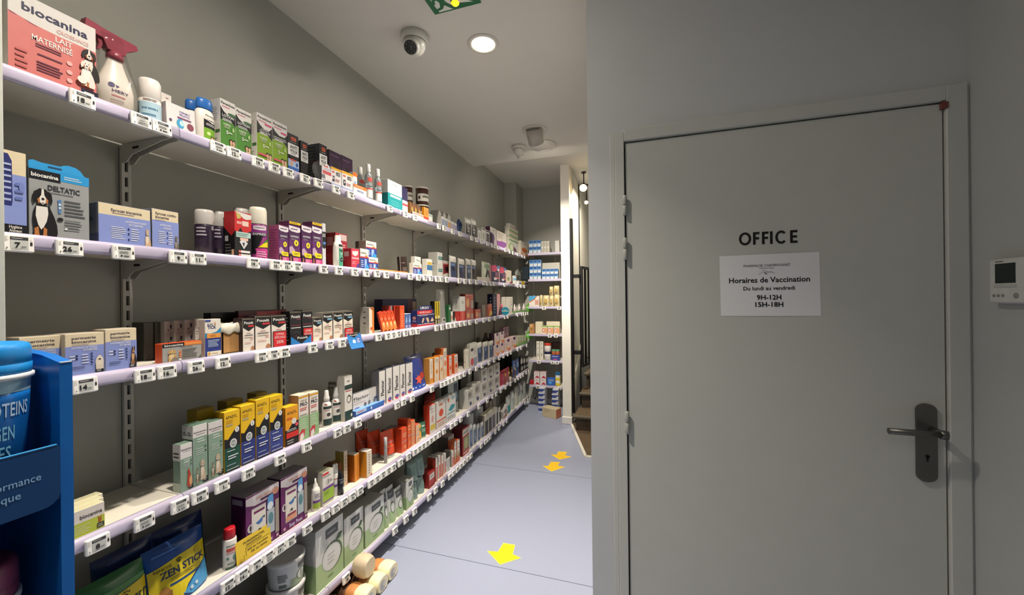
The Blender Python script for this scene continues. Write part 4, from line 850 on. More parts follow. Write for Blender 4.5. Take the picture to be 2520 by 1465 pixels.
C(2, 893, 901, 593, 'grey-brown box end behind the nail-fungus cartons', '8f8078', '7d6e66', dep=.05, set=.08)
C(2, 912, 1004, 661, 'flat orange display strip lying along the second shelf lip', 'f08a3c', 'e0512e', top='f4a04a', dep=.03, set=.004, h=.010, name='display_strip', cat='display strip', pr=[('r', 0, 0, .12, 1, 'd9304a'), ('r', .35, .2, .6, .8, 'f5b95c')])
C(2, 986, 1006, 612, 'dark brown pack leaning against the grey box row', '33201c', '2a1a17', dep=.02, set=.09, tilt=6, h=.115, pr=[('b', .2, .6, .8, .7, 1, '8a7c76'), ('r', .0, .0, .08, 1, '8d8782'), ('r', .3, .15, .9, .4, '6d625a')])
GB = [('r', .15, .40, 1, .68, '4d7f77'), ('b', .3, .5, .9, .6, 1, 'b5cfc8'), ('b', .2, .8, .8, .86, 1, '9a9a96')]
GS = [('b', .15, .55, .85, .9, 5, 'b3b3ac'), ('e', .5, .1, .06, .03, '2f2f2e'), ('r', .3, .05, .7, .10, '8c8c86')]
ks = []
for r_ in range(3):
    k = C(2, 1077, 1089, 641, 'lower grey-white syringe box, %s row from the shelf lip' % ordinal(r_ + 1), 'dcdbd3', 'bdbcb4', pr=GB, spr=GS, dep=.078, set=.012 + .079 * r_, h=.092)
    C(2, 1077, 1089, 598, 'upper grey-white syringe box, %s row from the shelf lip' % ordinal(r_ + 1), 'dcdbd3', 'b5b4ac', pr=GB, spr=GS, dep=.078, set=.012 + .079 * r_, on=k, h=.092)
k = C(2, 1017, 1038, 647, 'white and blue nail-care carton under a small white box', 'f0ebe0', 'e9e4d8', pr=MYC, dep=.03, set=.004)
C(2, 1021, 1036, 631, 'small white box on the nail-care carton, second shelf', 'efeae0', 'ded9cf', pr=[('p', [(.2, .5), (.8, .3), (.9, .36), (.3, .6)], '77746e')], dep=.03, set=.004, on=k)
C(2, 1051, 1064, 637, 'white carton with yellow and blue label, second shelf', 'eeebe2', 'e6e3d8', pr=[('r', .1, .66, .9, .82, 'd9b23c'), ('r', .0, .34, 1, .64, '3d78ac')], dep=.04, set=.008)
C(2, 1091, 1108, 641, 'dark red pain-patch box right of the grey syringe boxes', '7d1f2a', 'd9d4cc', pr=[('r', 0, .84, 1, 1, 'd6d1ca'), ('r', 0, .78, 1, .84, 'd36a60'), ('e', .5, .52, .3, .14, '2c1418'), ('p', [(0, 0), (1, 0), (1, .26), (.5, .3), (0, .2)], 'd8d3ca')], dep=.03, set=.05)
for i, (a, b, v, c, c2) in enumerate(((1110, 1127, 628, '2b3f66', '1b2230'), (1131, 1147, 635, '2d3154', '3a3f60'), (1150, 1162, 636, '33415e', '9aa4b0'), (1163, 1175, 638, '2a2724', '24211f'))):
    POUCH(2, a, b, v, '%s of four clear brace pouches with white headers, second shelf' % ordinal(i + 1), 'dcd9d0', [('r', .06, .74, .94, .96, 'e9e4da'), ('r', .10, .06, .90, .70, c), ('r', .2, .34, .7, .5, c2), ('r', .1, .55, .6, .66, '6d84ac')], th=.035, set=.012, alpha=.8, grp='brace pouches')
C(2, 1175, 1196, 655, 'cream display tray with slanted side before the pale green pouch', 'e9e2d0', 'd8d0be', dep=.05, set=.004, h=.035, name='display_tray', cat='tray', pr=[('b', .2, .4, .8, .7, 1, 'a9a08c')])
POUCH(2, 1189, 1208, 643, 'pale green pouch with a black knee brace picture', 'd6dcc2', [('e', .55, .78, .35, .12, '8fae8c'), ('p', [(.35, .22), (.5, .22), (.58, .46), (.75, .2), (.95, .2), (.85, .55), (.6, .66), (.42, .5)], '241c18'), ('r', .5, .0, 1, .14, 'ece6cf')], th=.03, set=.010)
for i, (a, b, v) in enumerate(((1209, 1228, 650), (1230, 1245, 656))):
    C(2, a, b, v, '%s navy and pink carton with rounded top picture, second shelf' % ('left' if i == 0 else 'right'), '2c2646', 'e6b4aa', pr=[('e', .4, .80, .4, .18, 'd9486a'), ('e', .9, .86, .18, .12, '5c86bc'), ('e', .92, .74, .12, .08, 'eeeeee'), ('r', .5, .34, .9, .6, '8a5a72'), ('r', .35, .22, .95, .30, 'e58c80'), ('e', .5, .2, .2, .07, 'f0ecec'), ('r', 0, .6, .5, .64, 'e07a88')], dep=.05)
C(2, 1246, 1259, 664, 'small cream and orange carton right of the navy cartons', 'efe2cb', 'e6d6bc', pr=[('e', .4, .36, .25, .14, '9ab07c'), ('r', .0, .0, .1, 1, 'f0a880'), ('p', [(.6, 0), (1, 0), (1, .14), (.7, .16)], 'c22f46')], dep=.04)
for i, (a, b, zb) in enumerate(((1230, 1252, 0), (1255, 1277, 0))):
    k = C(2, a + 6, b + 4, 658, 'grey plinth box under a dark bottle box, %s' % ('left' if i == 0 else 'right'), '8f8a80', '77736a', dep=.07, set=.075, h=.075)
    C(2, a + 6, b + 4, 634, 'dark glass-fronted bottle box under the top shelf, %s' % ('left' if i == 0 else 'right'), '2e3436', '22282a', on=k, dep=.07, set=.075, h=.055, pr=[('r', .45, .1, .95, .9, '8d908c'), ('r', .6, .2, .75, .8, '202426')], )
BOT(2, 1268, 656, .026, 'white tub with pale blue band near the far end, second shelf', 'eeebe2', name='tub', cat='tub', h=.11, set=.012, pr=[('r', 0, .45, 1, .75, '7fb4d0'), ('r', .1, .85, .7, .95, '8a8d90')])
C(2, 1277, 1284, 684, 'slim white carton with blue mark near the far end, second shelf', 'e6e6e2', pr=[('r', .1, .2, .9, .5, '6a7aa8')], dep=.04, h=.05)
C(2, 1284, 1291, 682, 'slim yellow carton near the far end, second shelf', 'eccb2c', dep=.04, h=.052)
C(2, 1291, 1299, 680, 'slim white and violet carton, last on the second shelf', 'e9e6e2', pr=[('r', 0, .2, 1, .6, '45306e')], dep=.04, h=.056)

# ================================================================ THIRD SHELF
PER = lambda: [('r', 0, 0, 1, .70, PERI), ('t', 'permetrix', .16, .865, .062, '3a2f48', 'l', .62, .012), ('t', 'biocanina', .16, .775, .062, '3a2f48', 'l', .62, .012), ('b', .16, .71, .62, .75, 2, '8a7f8a'), ('t', 'ANTIPARASITAIRES', .80, .635, .05, 'e6eafb', 'r', .66), ('t', 'EXTERNES', .80, .575, .05, 'e6eafb', 'r', .36), ('b', .1, .36, .28, .50, 2, 'e0e5fa'), ('e', .27, .47, .035, .022, '262c5c'), ('e', .27, .40, .035, .022, '262c5c'), ('b', .40, .26, .58, .52, 4, 'e0e5fa')] + [('e', .65, .50 - .075 * i, .035, .022, '3a437c') for i in range(4)] + [('b', .1, .16, .58, .22, 2, '3a3f66'), ('r', .74, .02, .96, .12, '15151a'), ('b', .77, .04, .93, .10, 2, 'cfd0d8')]
C(3, 48, 160, 832, 'periwinkle flea-treatment box partly hidden by the blue display stand', CREAM, 'd9cdb8', pr=PER(), dep=.06, set=.03)
C(3, 161, 259, 824, 'middle periwinkle flea-treatment box with a white dog', CREAM, 'd9cdb8', pr=PER() + [('e', .85, .26, .11, .17, 'e6d8c4'), ('e', .85, .30, .09, .14, 'eee2cf'), ('e', .85, .34, .035, .02, '3a2c28'), ('r', .75, .1, .95, .2, 'e6d8c4')], dep=.06, set=.012)
C(3, 260, 338, 812, 'right periwinkle flea-treatment box with an alert sheepdog', CREAM, 'd9cdb8', pr=PER() + dog(.86, .11, .26, .42, '3a2a24', 'd9a878', 'c98f5c', 1), dep=.06, set=.010)
for i, (a, b) in enumerate(((355, 380), (382, 405))):
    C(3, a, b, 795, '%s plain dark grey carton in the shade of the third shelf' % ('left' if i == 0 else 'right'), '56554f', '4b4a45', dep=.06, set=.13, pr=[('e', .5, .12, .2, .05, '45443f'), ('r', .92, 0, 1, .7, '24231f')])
for i in range(4):
    b0 = 406 + i * 25
    C(3, b0, b0 + 23.5, 792 - i * 2, '%s of four pale grey cartons printed with small dark hearts' % ordinal(i + 1), 'c9c0b6', 'b5ada4', dep=.06, set=.11 - .015 * i, pr=[q for z_ in (.80, .48) for q in (('p', [(.55, z_ + .1), (.8, z_ + .1), (.72, z_), (.66, z_ - .02), (.6, z_)], '2f2a55'), ('p', [(.30, z_ - .02), (.45, z_ - .02), (.38, z_ - .09)], '2f2a55'), ('b', .1, z_ - .14, .8, z_ - .11, 1, '8f8790'))] + [('r', 0, .62, 1, .63, '9f978e')], grp='heart-print cartons')
C(3, 400, 497, 848, 'orange and grey worming box with a golden dog, third shelf lip', 'a9a7a2', 'd9562c', pr=[('r', .0, .80, .54, 1, '18171a'), ('t', 'biocanina', .28, .845, .115, 'f2eee4', 'c', .46, .02), ('r', .54, .82, 1, 1, 'f08a34'), ('b', .58, .87, .95, .95, 1, 'f7b878'), ('b', .42, .73, .82, .79, 1, '6d6b68'), ('b', .48, .14, .9, .68, 6, '77756f'), ('p', [(.88, 0), (1, 0), (1, .3)], '6d6b66')] + [('e', .43, .52 - .12 * i, .03, .055, 'e8844a') for i in range(3)] + [('e', .42, .12, .035, .06, 'f0efe8')] + dog(.22, .05, .30, .62, 'd9a860', 'ecd2a0', 'e0b878') + [('e', .28, .14, .08, .13, '8d8378')], dep=.035, set=.004)
C(3, 505, 545, 787, 'white and blue tick-remover card box standing at the third shelf lip', 'efe9dc', 'd9d4c8', pr=[('r', 0, 0, 1, .62, '3450a8'), ('p', [(0, .66), (.3, .64), (.7, .68), (1, .80), (1, .2), (.5, .3), (.3, .5), (0, .52)], '2f8fc0'), ('p', [(0, .64), (.3, .62), (.7, .66), (1, .78), (1, .9), (0, .9)], 'efe9dc'), ('r', 0, 0, 1, .50, '2b3c8c'), ('r', 0, .94, .35, .99, '3a4f9c'), ('t', 'ELEC', .14, .84, .05, '4a4f8c', 'l', .36), ('t', 'TICK', .14, .75, .08, '2c3070', 'l', .55, .02), ('e', .62, .88, .05, .04, 'd9a068'), ('r', .1, .50, .96, .62, 'f0a24a'), ('b', .3, .53, .75, .59, 2, '9a5a24'), ('b', .16, .26, .9, .46, 6, 'b8cbe8'), ('r', .1, .03, .98, .15, 'f0ead8'), ('e', .22, .09, .09, .045, 'e0a850'), ('b', .4, .06, .9, .12, 1, 'd9b88c')], dep=.03, set=.004)
# cardboard box with a white bag folded over its rim
x, y, w, z, h = spot(3, 548, 594, 806, .034)
mb = MB(); KR = mat('b98a52', .8, var=.06, scale=40, bump=.2); d = .055
for b in ((-.003, 0, 0, w, 0, h), (-d, -d + .003, 0, w, 0, h), (-d, 0, 0, .003, 0, h), (-d, 0, w - .003, w, 0, h), (-d, 0, 0, w, 0, .003)): mb.box(*b, KR)
o = tag(mb.build('cardboard_box', None, (x, y, z)), 'brown open cardboard box lined with a white bag, third shelf', 'box')
mb = MB(); WB = mat('ebe4d2', .5, bump=.4, scale=25, var=.03); rows = []
for q, (ex, zz) in enumerate(((.004, h - .022), (.007, h - .012), (.006, h), (.002, h + .010), (-.004, h + .013), (-.008, h - .002))):
    row = []
    for i in range(40):
        a = 2 * math.pi * i / 40; s_ = 1 / max(abs(math.cos(a)), abs(math.sin(a)), 1e-6); s_ = min(s_, 1.32)
        row.append((-d / 2 + (d / 2 + ex) * s_ * math.cos(a), w / 2 + (w / 2 + ex) * s_ * math.sin(a), zz + .0022 * math.sin(5 * a + q) + (.003 * math.sin(7 * a + 1) if q < 2 else 0)))
    rows.append(row)
mb.grid(rows, WB, True, True); mb.poly(rows[-1], WB); mb.build('white_bag', o)
# lice cartons behind a blue shelf strip
def poux(kind):
    if kind == 'k':
        return [('r', 0, .965, 1, .975, 'b5a07c'), ('t', 'Pouxit', .5, .80, .085, 'f0eee8', 'c', .74, .02), ('r', .55, .74, .95, .775, '6d3a40'), ('b', .1, .55, .9, .60, 1, '8a3640'), ('r', .08, .49, .92, .515, 'd6d6d2'), ('e', .5, .22, .36, .18, '3a3c40'), ('e', .5, .22, .31, .155, '1d1e21'), ('t', '5', .5, .17, .10, 'd0454c', 'c')]
    red = kind == 'r'
    return [('p', [(0, 1), (0, .72), (.5, .60), (1, .72), (1, 1)], '17181a'), ('r', 0, .965, 1, .975, 'c9b48c'), ('t', 'Pouxit', .5, .82, .085, 'f0eee8', 'c', .80, .02), ('r', .45, .73, .95, .785, 'c9343c' if red else '7fb8d6'), ('b', .3, .53, .72, .565, 1, 'd07a78'), ('r', .1, .50, .9, .505, '8f9a94'), ('r', .14, .47, .85, .49, '26262a'), ('r', .14, .42, .85, .455, 'e6cdb4' if not red else 'ecdfd0'), ('b', .62, .34, .86, .42, 2, 'd98c86'), ('b', .14, .24, .8, .28, 1, 'd98c86'), ('e', .82, .08, .14, .07, 'b9805c')]
def offre(L, top=.5):
    return L + [('r', .06, 0, 1, top, '1a1718'), ('r', .10, .01, .98, top - .02, 'd62a30'), ('t', 'OFFRE', .54, top - .13, .07, 'f0c6c2', 'c', .56), ('t', 'SPECIALE', .54, top - .23, .07, 'f0c6c2', 'c', .74), ('t', '25%', .54, top - .38, .09, 'f0d8d4', 'c', .5)]
for i, (a, b, v, st) in enumerate(((598.5, 627, 784, .012), (629, 667, 778, .010), (669, 705, 776, .010))):
    C(3, a, b, v, ('narrow left', 'middle', 'right, sale-labelled')[i] + ' white lice lotion carton with black and red top', 'efe6da', '3a2c2c', pr=offre(poux('r')) if i == 2 else poux('r'), dep=.05, set=st)
C(3, 588, 706, 766, 'dark red glossy display header behind the white lice cartons', '5c1a20', '2c1216', dep=.02, set=.075, name='display_header', cat='display', pr=[('r', .35, .88, 1, .97, 'b54a4c')])
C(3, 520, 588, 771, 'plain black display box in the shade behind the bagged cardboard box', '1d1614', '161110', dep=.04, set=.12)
for i, (a, b) in enumerate(((714, 743), (744, 770))):
    C(3, a, b, 767 - i * 3, 'black lice lotion carton, %s of the two black ones, third shelf' % ('left' if i == 0 else 'right and sale-labelled'), '1f2022', '17181a', pr=offre(poux('k'), .47) if i else poux('k'), spr=[('b', .3, .1, .9, .85, 8, '6d6d68')], dep=.05)
for i, (a, b, v, st) in enumerate(((771, 793, 782, .014), (795, 819, 770, .010), (821, 844, 768, .010), (846, 869, 766, .010))):
    C(3, a, b, v, '%s of four cream lice cartons with black and blue tops' % ordinal(i + 1), 'efe4d2', '9a958c', pr=offre(poux('b'), .36) if i == 3 else poux('b'), dep=.05, set=st, grp='cream lice cartons')
def strip(uL, uR, vT, vB, lab, pr):
    xs = -WF + .004; z = SZ[3] + .003; y0 = y_at(uL, xs, z); y1 = y_at(uR, xs, z); h = z_at(vT, xs, y0) - z; w = y1 - y0
    mb = MB(); mb.box(0, .0012, 0, w, -.004, h, mat('2c86d0', .35))
    o = tag(mb.build('shelf_strip', None, (xs, y0, z)), lab, 'shelf strip'); pb = MB(); prints(pb, pr, w, h, lambda u, v, q: (.0012 + q, u, v)); pb.build('strip_print', o); return o, w, h
strip(557, 716, 877, 0, 'long blue lice-product shelf strip with white lettering, left length', [('r', 0, -.1, .55, 1, '27408c'), ('r', .55, -.1, 1, 1, '2a86d2'), ('t', 'N°1__POUX_LENTES', .96, .14, .62, 'e6eefb', 'r', .62, .0)])
o, w, h = strip(766, 858, 842, 0, 'short blue lice-product shelf strip with white lettering, right length', [('r', .6, -.1, 1, 1, '2b58a8'), ('t', 'N°1__POUX_LENTES', .04, .14, .6, 'e6eefb', 'l', .62, .0)])
xs = -WF + .006; z = SZ[3] + .002; y0 = y_at(716, xs, z); y1 = y_at(766, xs, z); w = y1 - y0
mb = MB(); mb.box(0, .0012, 0, w, 0, .034, mat('2c86d0', .35)); o = tag(mb.build('shelf_wobbler', None, (xs, y0, z)), 'blue shelf tab with a black arrowhead between the two strips', 'shelf strip')
pb = MB(); prints(pb, [('p', [(0, 1), (.5, .02), (1, 1)], '17181a'), ('t', 'Pouxit', .55, .62, .28, 'f0eee8', 'c', .5, .02)], w, .036, lambda u, v, q: (.0012 + q, u, v)); pb.build('strip_print', o)
# leaflets hanging over the edge
x0 = -WF + .019; zt = SZ[3] + .012; ya = y_at(852, x0, zt); yb = y_at(884, x0, zt)
o = None; w = yb - ya
for i in range(3):
    mb = MB(); hh = .074
    P = [[(.0 + .012 * t * t * 4 * .35 + .001 * i, w * a + .012 * t + .004 * i, .006 - hh * t - .002 * i) for a in (0, .25, .5, .75, 1)] for t in (0, .2, .4, .6, .8, 1)]
    mb.grid(P[::-1], mat(('3f8fd8', '4a70c0', '4a5cb0')[i], .3))
    q = tag(mb.build('leaflet', None, (x0 + .004 - .0015 * i, ya, zt)), ('front', 'middle', 'rear')[i] + ' blue leaflet in the stack hanging over the third shelf edge', 'leaflet', 'hanging leaflets')
    if i == 0:
        pb = MB()
        def lf(u, v, of, w=w, hh=hh): t = 1 - v / hh; return (.0168 * t * t * .83 + of + .0006, u + .012 * t, .006 - hh * t)
        lf.curved = 2
        prints(pb, [('p', [(.05, 1), (.5, .72), (.95, 1)], '17181a'), ('t', 'Pouxit', .5, .86, .10, 'f0eee8', 'c', .6), ('e', .42, .45, .12, .16, 'cfe6f8'), ('r', .62, .3, .92, .72, '5a78c8'), ('b', .64, .34, .9, .66, 3, 'dfe8f8')], w, hh, lf); pb.build('printed_face', q)
DOTS = [('e', .5, .82, .16, .03, '77736c'), ('e', .5, .62, .16, .035, '6a665f'), ('e', .5, .40, .16, .035, '6a665f'), ('b', .3, .05, .7, .3, 5, 'a5a199')]
for r_ in range(2):
    C(3, 909, 921, 757, 'white and orange tea carton, %s in depth' % ('front' if r_ == 0 else 'rear'), 'f0e2cc', 'b9b4ac', pr=[('r', .6, 0, 1, 1, 'e8843c'), ('e', .4, .2, .2, .06, 'd9642c'), ('p', [(0, 1), (1, 1), (1, .85)], 'b5622c')], spr=DOTS, dep=.062, set=.008 + .064 * r_)
for i in range(4):
    C(3, 943 + i * 9, 952 + i * 9, 760, '%s bright red card pack leaning in the fan of four' % ordinal(i + 1), 'f0572a', 'c9301e', pr=[('p', [(0, 0), (1, 0), (1, .45), (.4, .5), (0, .3)], 'f58a3c'), ('p', [(.4, .4), (.6, .12), (.8, .34), (.9, .1), (1, .4)], 'fbe0a0'), ('b', .1, .55, .9, .7, 2, 'f7b890'), ('r', .4, .85, .5, .98, '3a1410')], dep=.014, set=.014, tilt=21, h=.118, grp='red card packs')
for i in range(3):
    C(3, 957 + i * 13, 966 + i * 13, 753, '%s upright red and grey carton behind the leaning red packs' % ordinal(i + 1), 'c9453a', 'a5352e', dep=.05, set=.05, pr=[('r', .5, 0, 1, 1, '8f8580')])
C(3, 985, 996, 753, 'upright orange-red carton right of the leaning red packs', 'f0612c', 'cf4424', dep=.05, set=.012, pr=[('r', .1, .84, .9, .96, 'd9502a'), ('b', .2, .1, .8, .7, 6, 'f09a78')])
C(3, 942, 1026, 737, 'wide dark navy box at the back of the third shelf', '1c1c46', '14143a', dep=.06, set=.12, pr=[('r', .72, 0, .84, 1, '5c2a3c'), ('r', .86, .3, .98, .9, 'a58a70')])
for i, (a, b) in enumerate(((997, 1004), (1005, 1012))):
    C(3, a, b, 773 - i, '%s thin white and blue plaster carton beside the navy ankle box' % ('left' if i == 0 else 'right'), '3c5ca8', 'd9dbe2', top='e6e4e0', pr=[('p', [(.2, .5), (.5, .95), (.8, .5), (.5, .3)], '9cc0e8'), ('r', .2, .05, .8, .25, 'b9b0d8')], dep=.05, set=.012)
o = C(3, 1027, 1069, 765, 'navy ankle strapping box with red bands and three foot pictures', '23285f', '2c3470', pr=[('r', 0, .0, 1, .12, 'd02a34'), ('r', 0, .12, 1, .145, 'e6e2e6'), ('p', [(0, .78), (0, .98), (.85, 1), (.9, .9), (.85, .80), (.5, .74)], 'd82c34'), ('t', 'SPÉCIAL', .45, .82, .10, 'f6d6d2', 'c', .66, .02), ('r', 0, .70, 1, .73, 'e6e2e6'), ('b', .1, .63, .75, .68, 1, 'a8b4e0'), ('p', [(.24, .25), (.3, .52), (.40, .52), (.36, .35), (.3, .2)], 'e0b99a'), ('p', [(.48, .52), (.62, .52), (.68, .24), (.58, .22), (.52, .36)], 'e6c2a2'), ('p', [(.74, .26), (.86, .52), (.97, .3), (.9, .24)], 'ecc8a6'), ('b', .36, .15, .8, .2, 1, 'cfd6f0')], spr=[('e', .5, .55, .3, .1, 'c98a80'), ('r', 0, 0, 1, .2, 'b52a38'), ('r', .2, .3, .8, .42, '8a7aa0')], dep=.045, set=.006)
x, y, w, z, h = spot(3, 1027, 1069, 765, .006)
mb = MB(); mb.prism([(w * .08, h), (w * .86, h), (w * .84, h + .026), (w * .70, h + .034), (w * .25, h + .030), (w * .1, h + .02)], 0, -.0015, -.0003, mat('23285f', .35)); pt = mb.build('hang_tab', o, fix=True)
pb = MB(); prints(pb, [('t', 'URGO', .42, .25, .5, 'e9eaf2', 'c', .5, .03)], w, .034, lambda u, v, q: (q - .0002, u, h + v)); pb.build('tab_print', pt)
for i, (a, b) in enumerate(((1071, 1076), (1077, 1083))):
    C(3, a, b, 742, '%s black and yellow bandage carton right of the navy ankle box' % ('left' if i == 0 else 'right'), 'f0d224', '1e1d1a', pr=[('r', .35, .35, .7, .97, '1c1b18'), ('e', .5, .3, .35, .08, 'e9dfb0'), ('r', 0, 0, 1, .24, '24221e'), ('r', .3, .02, .7, .2, 'd9d4b8')], dep=.04, set=.014)
POUCH(3, 1084, 1103, 712, 'tall clear plastic bag standing behind the tag row, third shelf', 'cfccc4', [('r', .3, .04, .7, .16, 'e6e4de'), ('r', .36, .06, .64, .14, '5c5a56')], th=.07, set=.012, alpha=.55, trans=.4)
C(3, 1104, 1110, 751, 'slim dark green carton right of the clear bag', '2f6b3c', '255a32', dep=.04, set=.014, pr=[('e', .6, .8, .3, .08, 'dfe4da')])
BOT(3, 1113, 757, .009, 'slim white tube with pink label beside the green carton', 'e6e3da', h=.085, set=.01, name='tube', cat='tube', pr=[('r', 0, .3, 1, .6, 'e0a08c')])
k = C(3, 1133, 1145, 767, 'red carton under the white dotted carton, third shelf', 'd94a44', 'c22c30', dep=.05, set=.010, pr=[('r', .3, 0, .6, 1, 'e07a6a')], spr=[('b', .1, .1, .9, .9, 8, 'd96a5c')])
C(3, 1133, 1145, 730, 'white carton with dotted top edge on the red carton', 'e3e2da', 'd2d1c8', dep=.075, set=.010, on=k, pr=[('b', .3, .5, .8, .7, 2, '8a8a86')], spr=[('e', .12 + .14 * i, .9, .03, .025, '4a4a46') for i in range(6)] + [('b', .3, .2, .8, .7, 5, 'b3b2aa')])
mb = MB(); mb.prism([(0, 0), (.03, 0), (.007, .044)], 0, -.001, 0, mat('e9e0c4', .6)); tag(mb.build('paper_wedge', None, (-WF - .003, y_at(1119, -WF - .003, SZ[3]), SZ[3]), fix=True), 'cream paper triangle at the third shelf lip before the red carton', 'card')
THM = [('r', .0, .88, 1, 1, 'a8483e'), ('b', .1, .90, .9, .97, 1, 'e6b4a4'), ('e', .3, .45, .2, .28, 'd9a878'), ('r', .66, .1, 1, .6, 'a8988e')]
for i, (a, b) in enumerate(((1147, 1165), (1170, 1183))):
    k = C(3, a, b, 762, 'lower brick-red heat patch carton, %s stack' % ('left' if i == 0 else 'right'), 'b8594c', '8e3a30', pr=THM, dep=.05, set=.012, h=.085)
    if i == 0: C(3, 1145, 1165, 724, 'upper brick-red heat patch carton with cream figure', 'b3564a', '86362c', pr=THM, dep=.05, set=.014, on=k)
BOT(3, 1176, 730, .02, 'dark maroon bottle at the back behind the heat patch cartons', '3c1816', set=.08, h=.15)
C(3, 1188, 1197, 737, 'tall taupe carton end leaning behind the orange pack', '8c8076', '7a7068', dep=.05, set=.014, tilt=8, h=.12)
C(3, 1203, 1213, 737, 'slim orange and pink pack leaning left of the navy box', 'e8683a', 'c98a78', dep=.03, set=.008, tilt=9, h=.115, pr=[('p', [(0, 0), (1, 0), (1, .3), (.4, .5)], 'f5c06a'), ('r', 0, .8, 1, 1, 'd98a7c')])
C(3, 1213, 1223, 724, 'tall navy carton with vertical white lettering, far third shelf', '161c40', '11162f', dep=.06, set=.010, pr=[('b', .4, .1, .6, .9, 6, 'b4b8cc')], spr=[('b', .55, .1, .7, .9, 5, 'c9ccd8'), ('b', .2, .3, .3, .8, 3, '4a5070')])
C(3, 1224, 1231, 724, 'slim pink carton right of the tall navy carton', 'eab0ac', 'd99c98', dep=.05, set=.010, pr=[('p', [(.3, 0), (1, 0), (1, .5)], '4a2a44')])
BOT(3, 1236, 733, .014, 'pink and black bottle before the white jars, far third shelf', 'e8758c', h=.115, set=.010, parts=[('cap', 'cfc6c0', [(.7, .84), (.7, 1.0)])], pr=[('r', 0, .5, 1, .75, '241a2c'), ('e', .5, .62, .3, .06, 'f0ecec'), ('r', 0, .12, 1, .38, '2a2038')])
k = C(3, 1244, 1261, 753, 'lower white protein carton, far third shelf', 'eeeade', 'e3ddce', dep=.05, set=.012, h=.065, pr=[('b', .1, .1, .9, .8, 2, 'd9d2c0')])
C(3, 1243, 1262, 731, 'upper white protein carton, far third shelf', 'efebde', 'e6e0d0', dep=.06, set=.012, on=k, pr=[('p', [(.0, .0), (.2, 1), (0, 1)], 'd8d2c2'), ('b', .7, .2, .9, .9, 3, 'b9b4a4')])
for i in range(3):
    BOT(3, 1268 + i * 11, 733, .016, '%s white dropper bottle near the far end, third shelf' % ordinal(i + 1), 'ebe7dd', h=.11, set=.012, prof=[(.95, 0), (1, .03), (1, .6), (.4, .78), (.3, 1)], pr=[('r', 0, .1, 1, .5, 'e0cfca'), ('b', .2, .2, .8, .4, 2, 'a58e8a')], grp='white dropper bottles')
def wob(u, v, r, col, lab, lv):
    x = -WF + .034; z = CAM_H; y = min(y_at(u, x, CAM_H), 5.06); z = z_at(v, x, y)
    mb = MB(); mb.prism([(r * math.cos(a), r * math.sin(a)) for a in [2 * math.pi * i / 24 for i in range(24)]], 1, -.0008, .0008, mat(col, .4))
    o = tag(mb.build('shelf_wobbler', None, (x, y, z), fix=True), lab, 'sign'); mb = MB(); prints(mb, [('r', .08, .46, .92, .56, 'e6f2dc'), ('b', .25, .62, .75, .72, 1, 'dff0d0')], 2 * r, 2 * r, lambda a, b, q: (a - r, -.0008 - q, b - r)); mb.build('wobbler_print', o)
    mb = MB(); mb.box(-.018, 0, -.0006, .0006, -.004, .004, mat('d0d0d0', .2)); mb.build('clip_arm', o)
wob(1243, 766, .045, '2f9bb5', 'round teal wobbler on the third shelf front', 3)
wob(1304, 757, .058, '6dbb4a', 'upper round green wobbler at the far shelf end', 3)
wob(1304, 825, .058, '6dbb4a', 'lower round green wobbler at the far shelf end', 4)
# ================================================================ FOURTH SHELF
LIME = 'c6d24c'
def gb(i): return [('r', 0, 0, 1, .52, LIME), ('t', 'biocanina', .93, .64, .15, '4a4248', 'r', .62, .012), ('b', .1, .1, .62, .44, 4, 'dfe6a0'), ('e', .86, .36, .05, .09, 'b8632f'), ('p', [(.82, .42), (.80, .54), (.85, .46)], 'b8632f'), ('p', [(.90, .42), (.92, .54), (.87, .46)], 'b8632f'), ('r', .78, .08, .98, .26, '4a4a3c'), ('b', .80, .1, .96, .22, 2, 'b9b99a')]
for i in range(3):
    C(4, 168, 259 - i * 2, 1262, ('front', 'middle', 'rear')[i] + ' lime green and cream pet carton beside the blue display stand', 'efe6dc', 'dfe08a', top='e9e2b8', pr=gb(i), dep=.03, set=.006 + .031 * i, h=.070)
SAGE = '8aa592'
def dogbox(sm): return [('r', 0, 0, 1, .70 if sm else .80, SAGE), ('t', 'biocanina', .5, .87, .028 if not sm else .04, '3a3440', 'c', .85, .012), ('b', .2, .835, .9, .85, 1, '77727c'), ('b', .3, .70 if not sm else .6, .9, .78 if not sm else .68, 2, 'd9e4da'), ('b', .2, .5, .8, .62, 4, 'c3d3c6'), ('e', .86, .62, .06, .015, '3c5a48'), ('e', .86, .55, .06, .015, '3c5a48'), ('r', .66, .03, 1, .115, '17181a'), ('b', .7, .05, .96, .10, 2, 'c9c9c4')] + \
    (dog(.62, .08, .5, .34, 'c9b49a', 'e6dac6', 'd9c6aa') + dog(.24, .06, .30, .24, '6d5c4c', 'd6c6ae', 'c9b89c', 1) if not sm else [('p', [(.5, .1), (.8, .06), (.85, .3), (.7, .46), (.6, .4)], 'b5452f'), ('e', .82, .2, .13, .1, 'e0a878'), ('e', .64, .42, .08, .04, 'b5452f')])
SB = [('r', 0, .78, 1, 1, 'd5d2ca'), ('b', .1, .83, .45, .9, 2, '55534f'), ('b', .52, .83, .9, .9, 2, '55534f')]
C(4, 445, 475, 1097, 'small white and sage ear-care carton before the taller sage ones', 'e9e4e2', '7d9484', pr=dogbox(1), spr=[('r', 0, .66, 1, 1, 'dcd7d2'), ('b', .1, .7, .9, .85, 2, '4a4a48'), ('r', 0, 0, 1, .2, 'b9c4b4')], dep=.035, set=.006)
C(4, 476, 512, 1050, 'left tall sage carton with two dogs, fourth shelf', 'e9e4e0', '5f7a6a', pr=dogbox(0), spr=SB, dep=.05, set=.006)
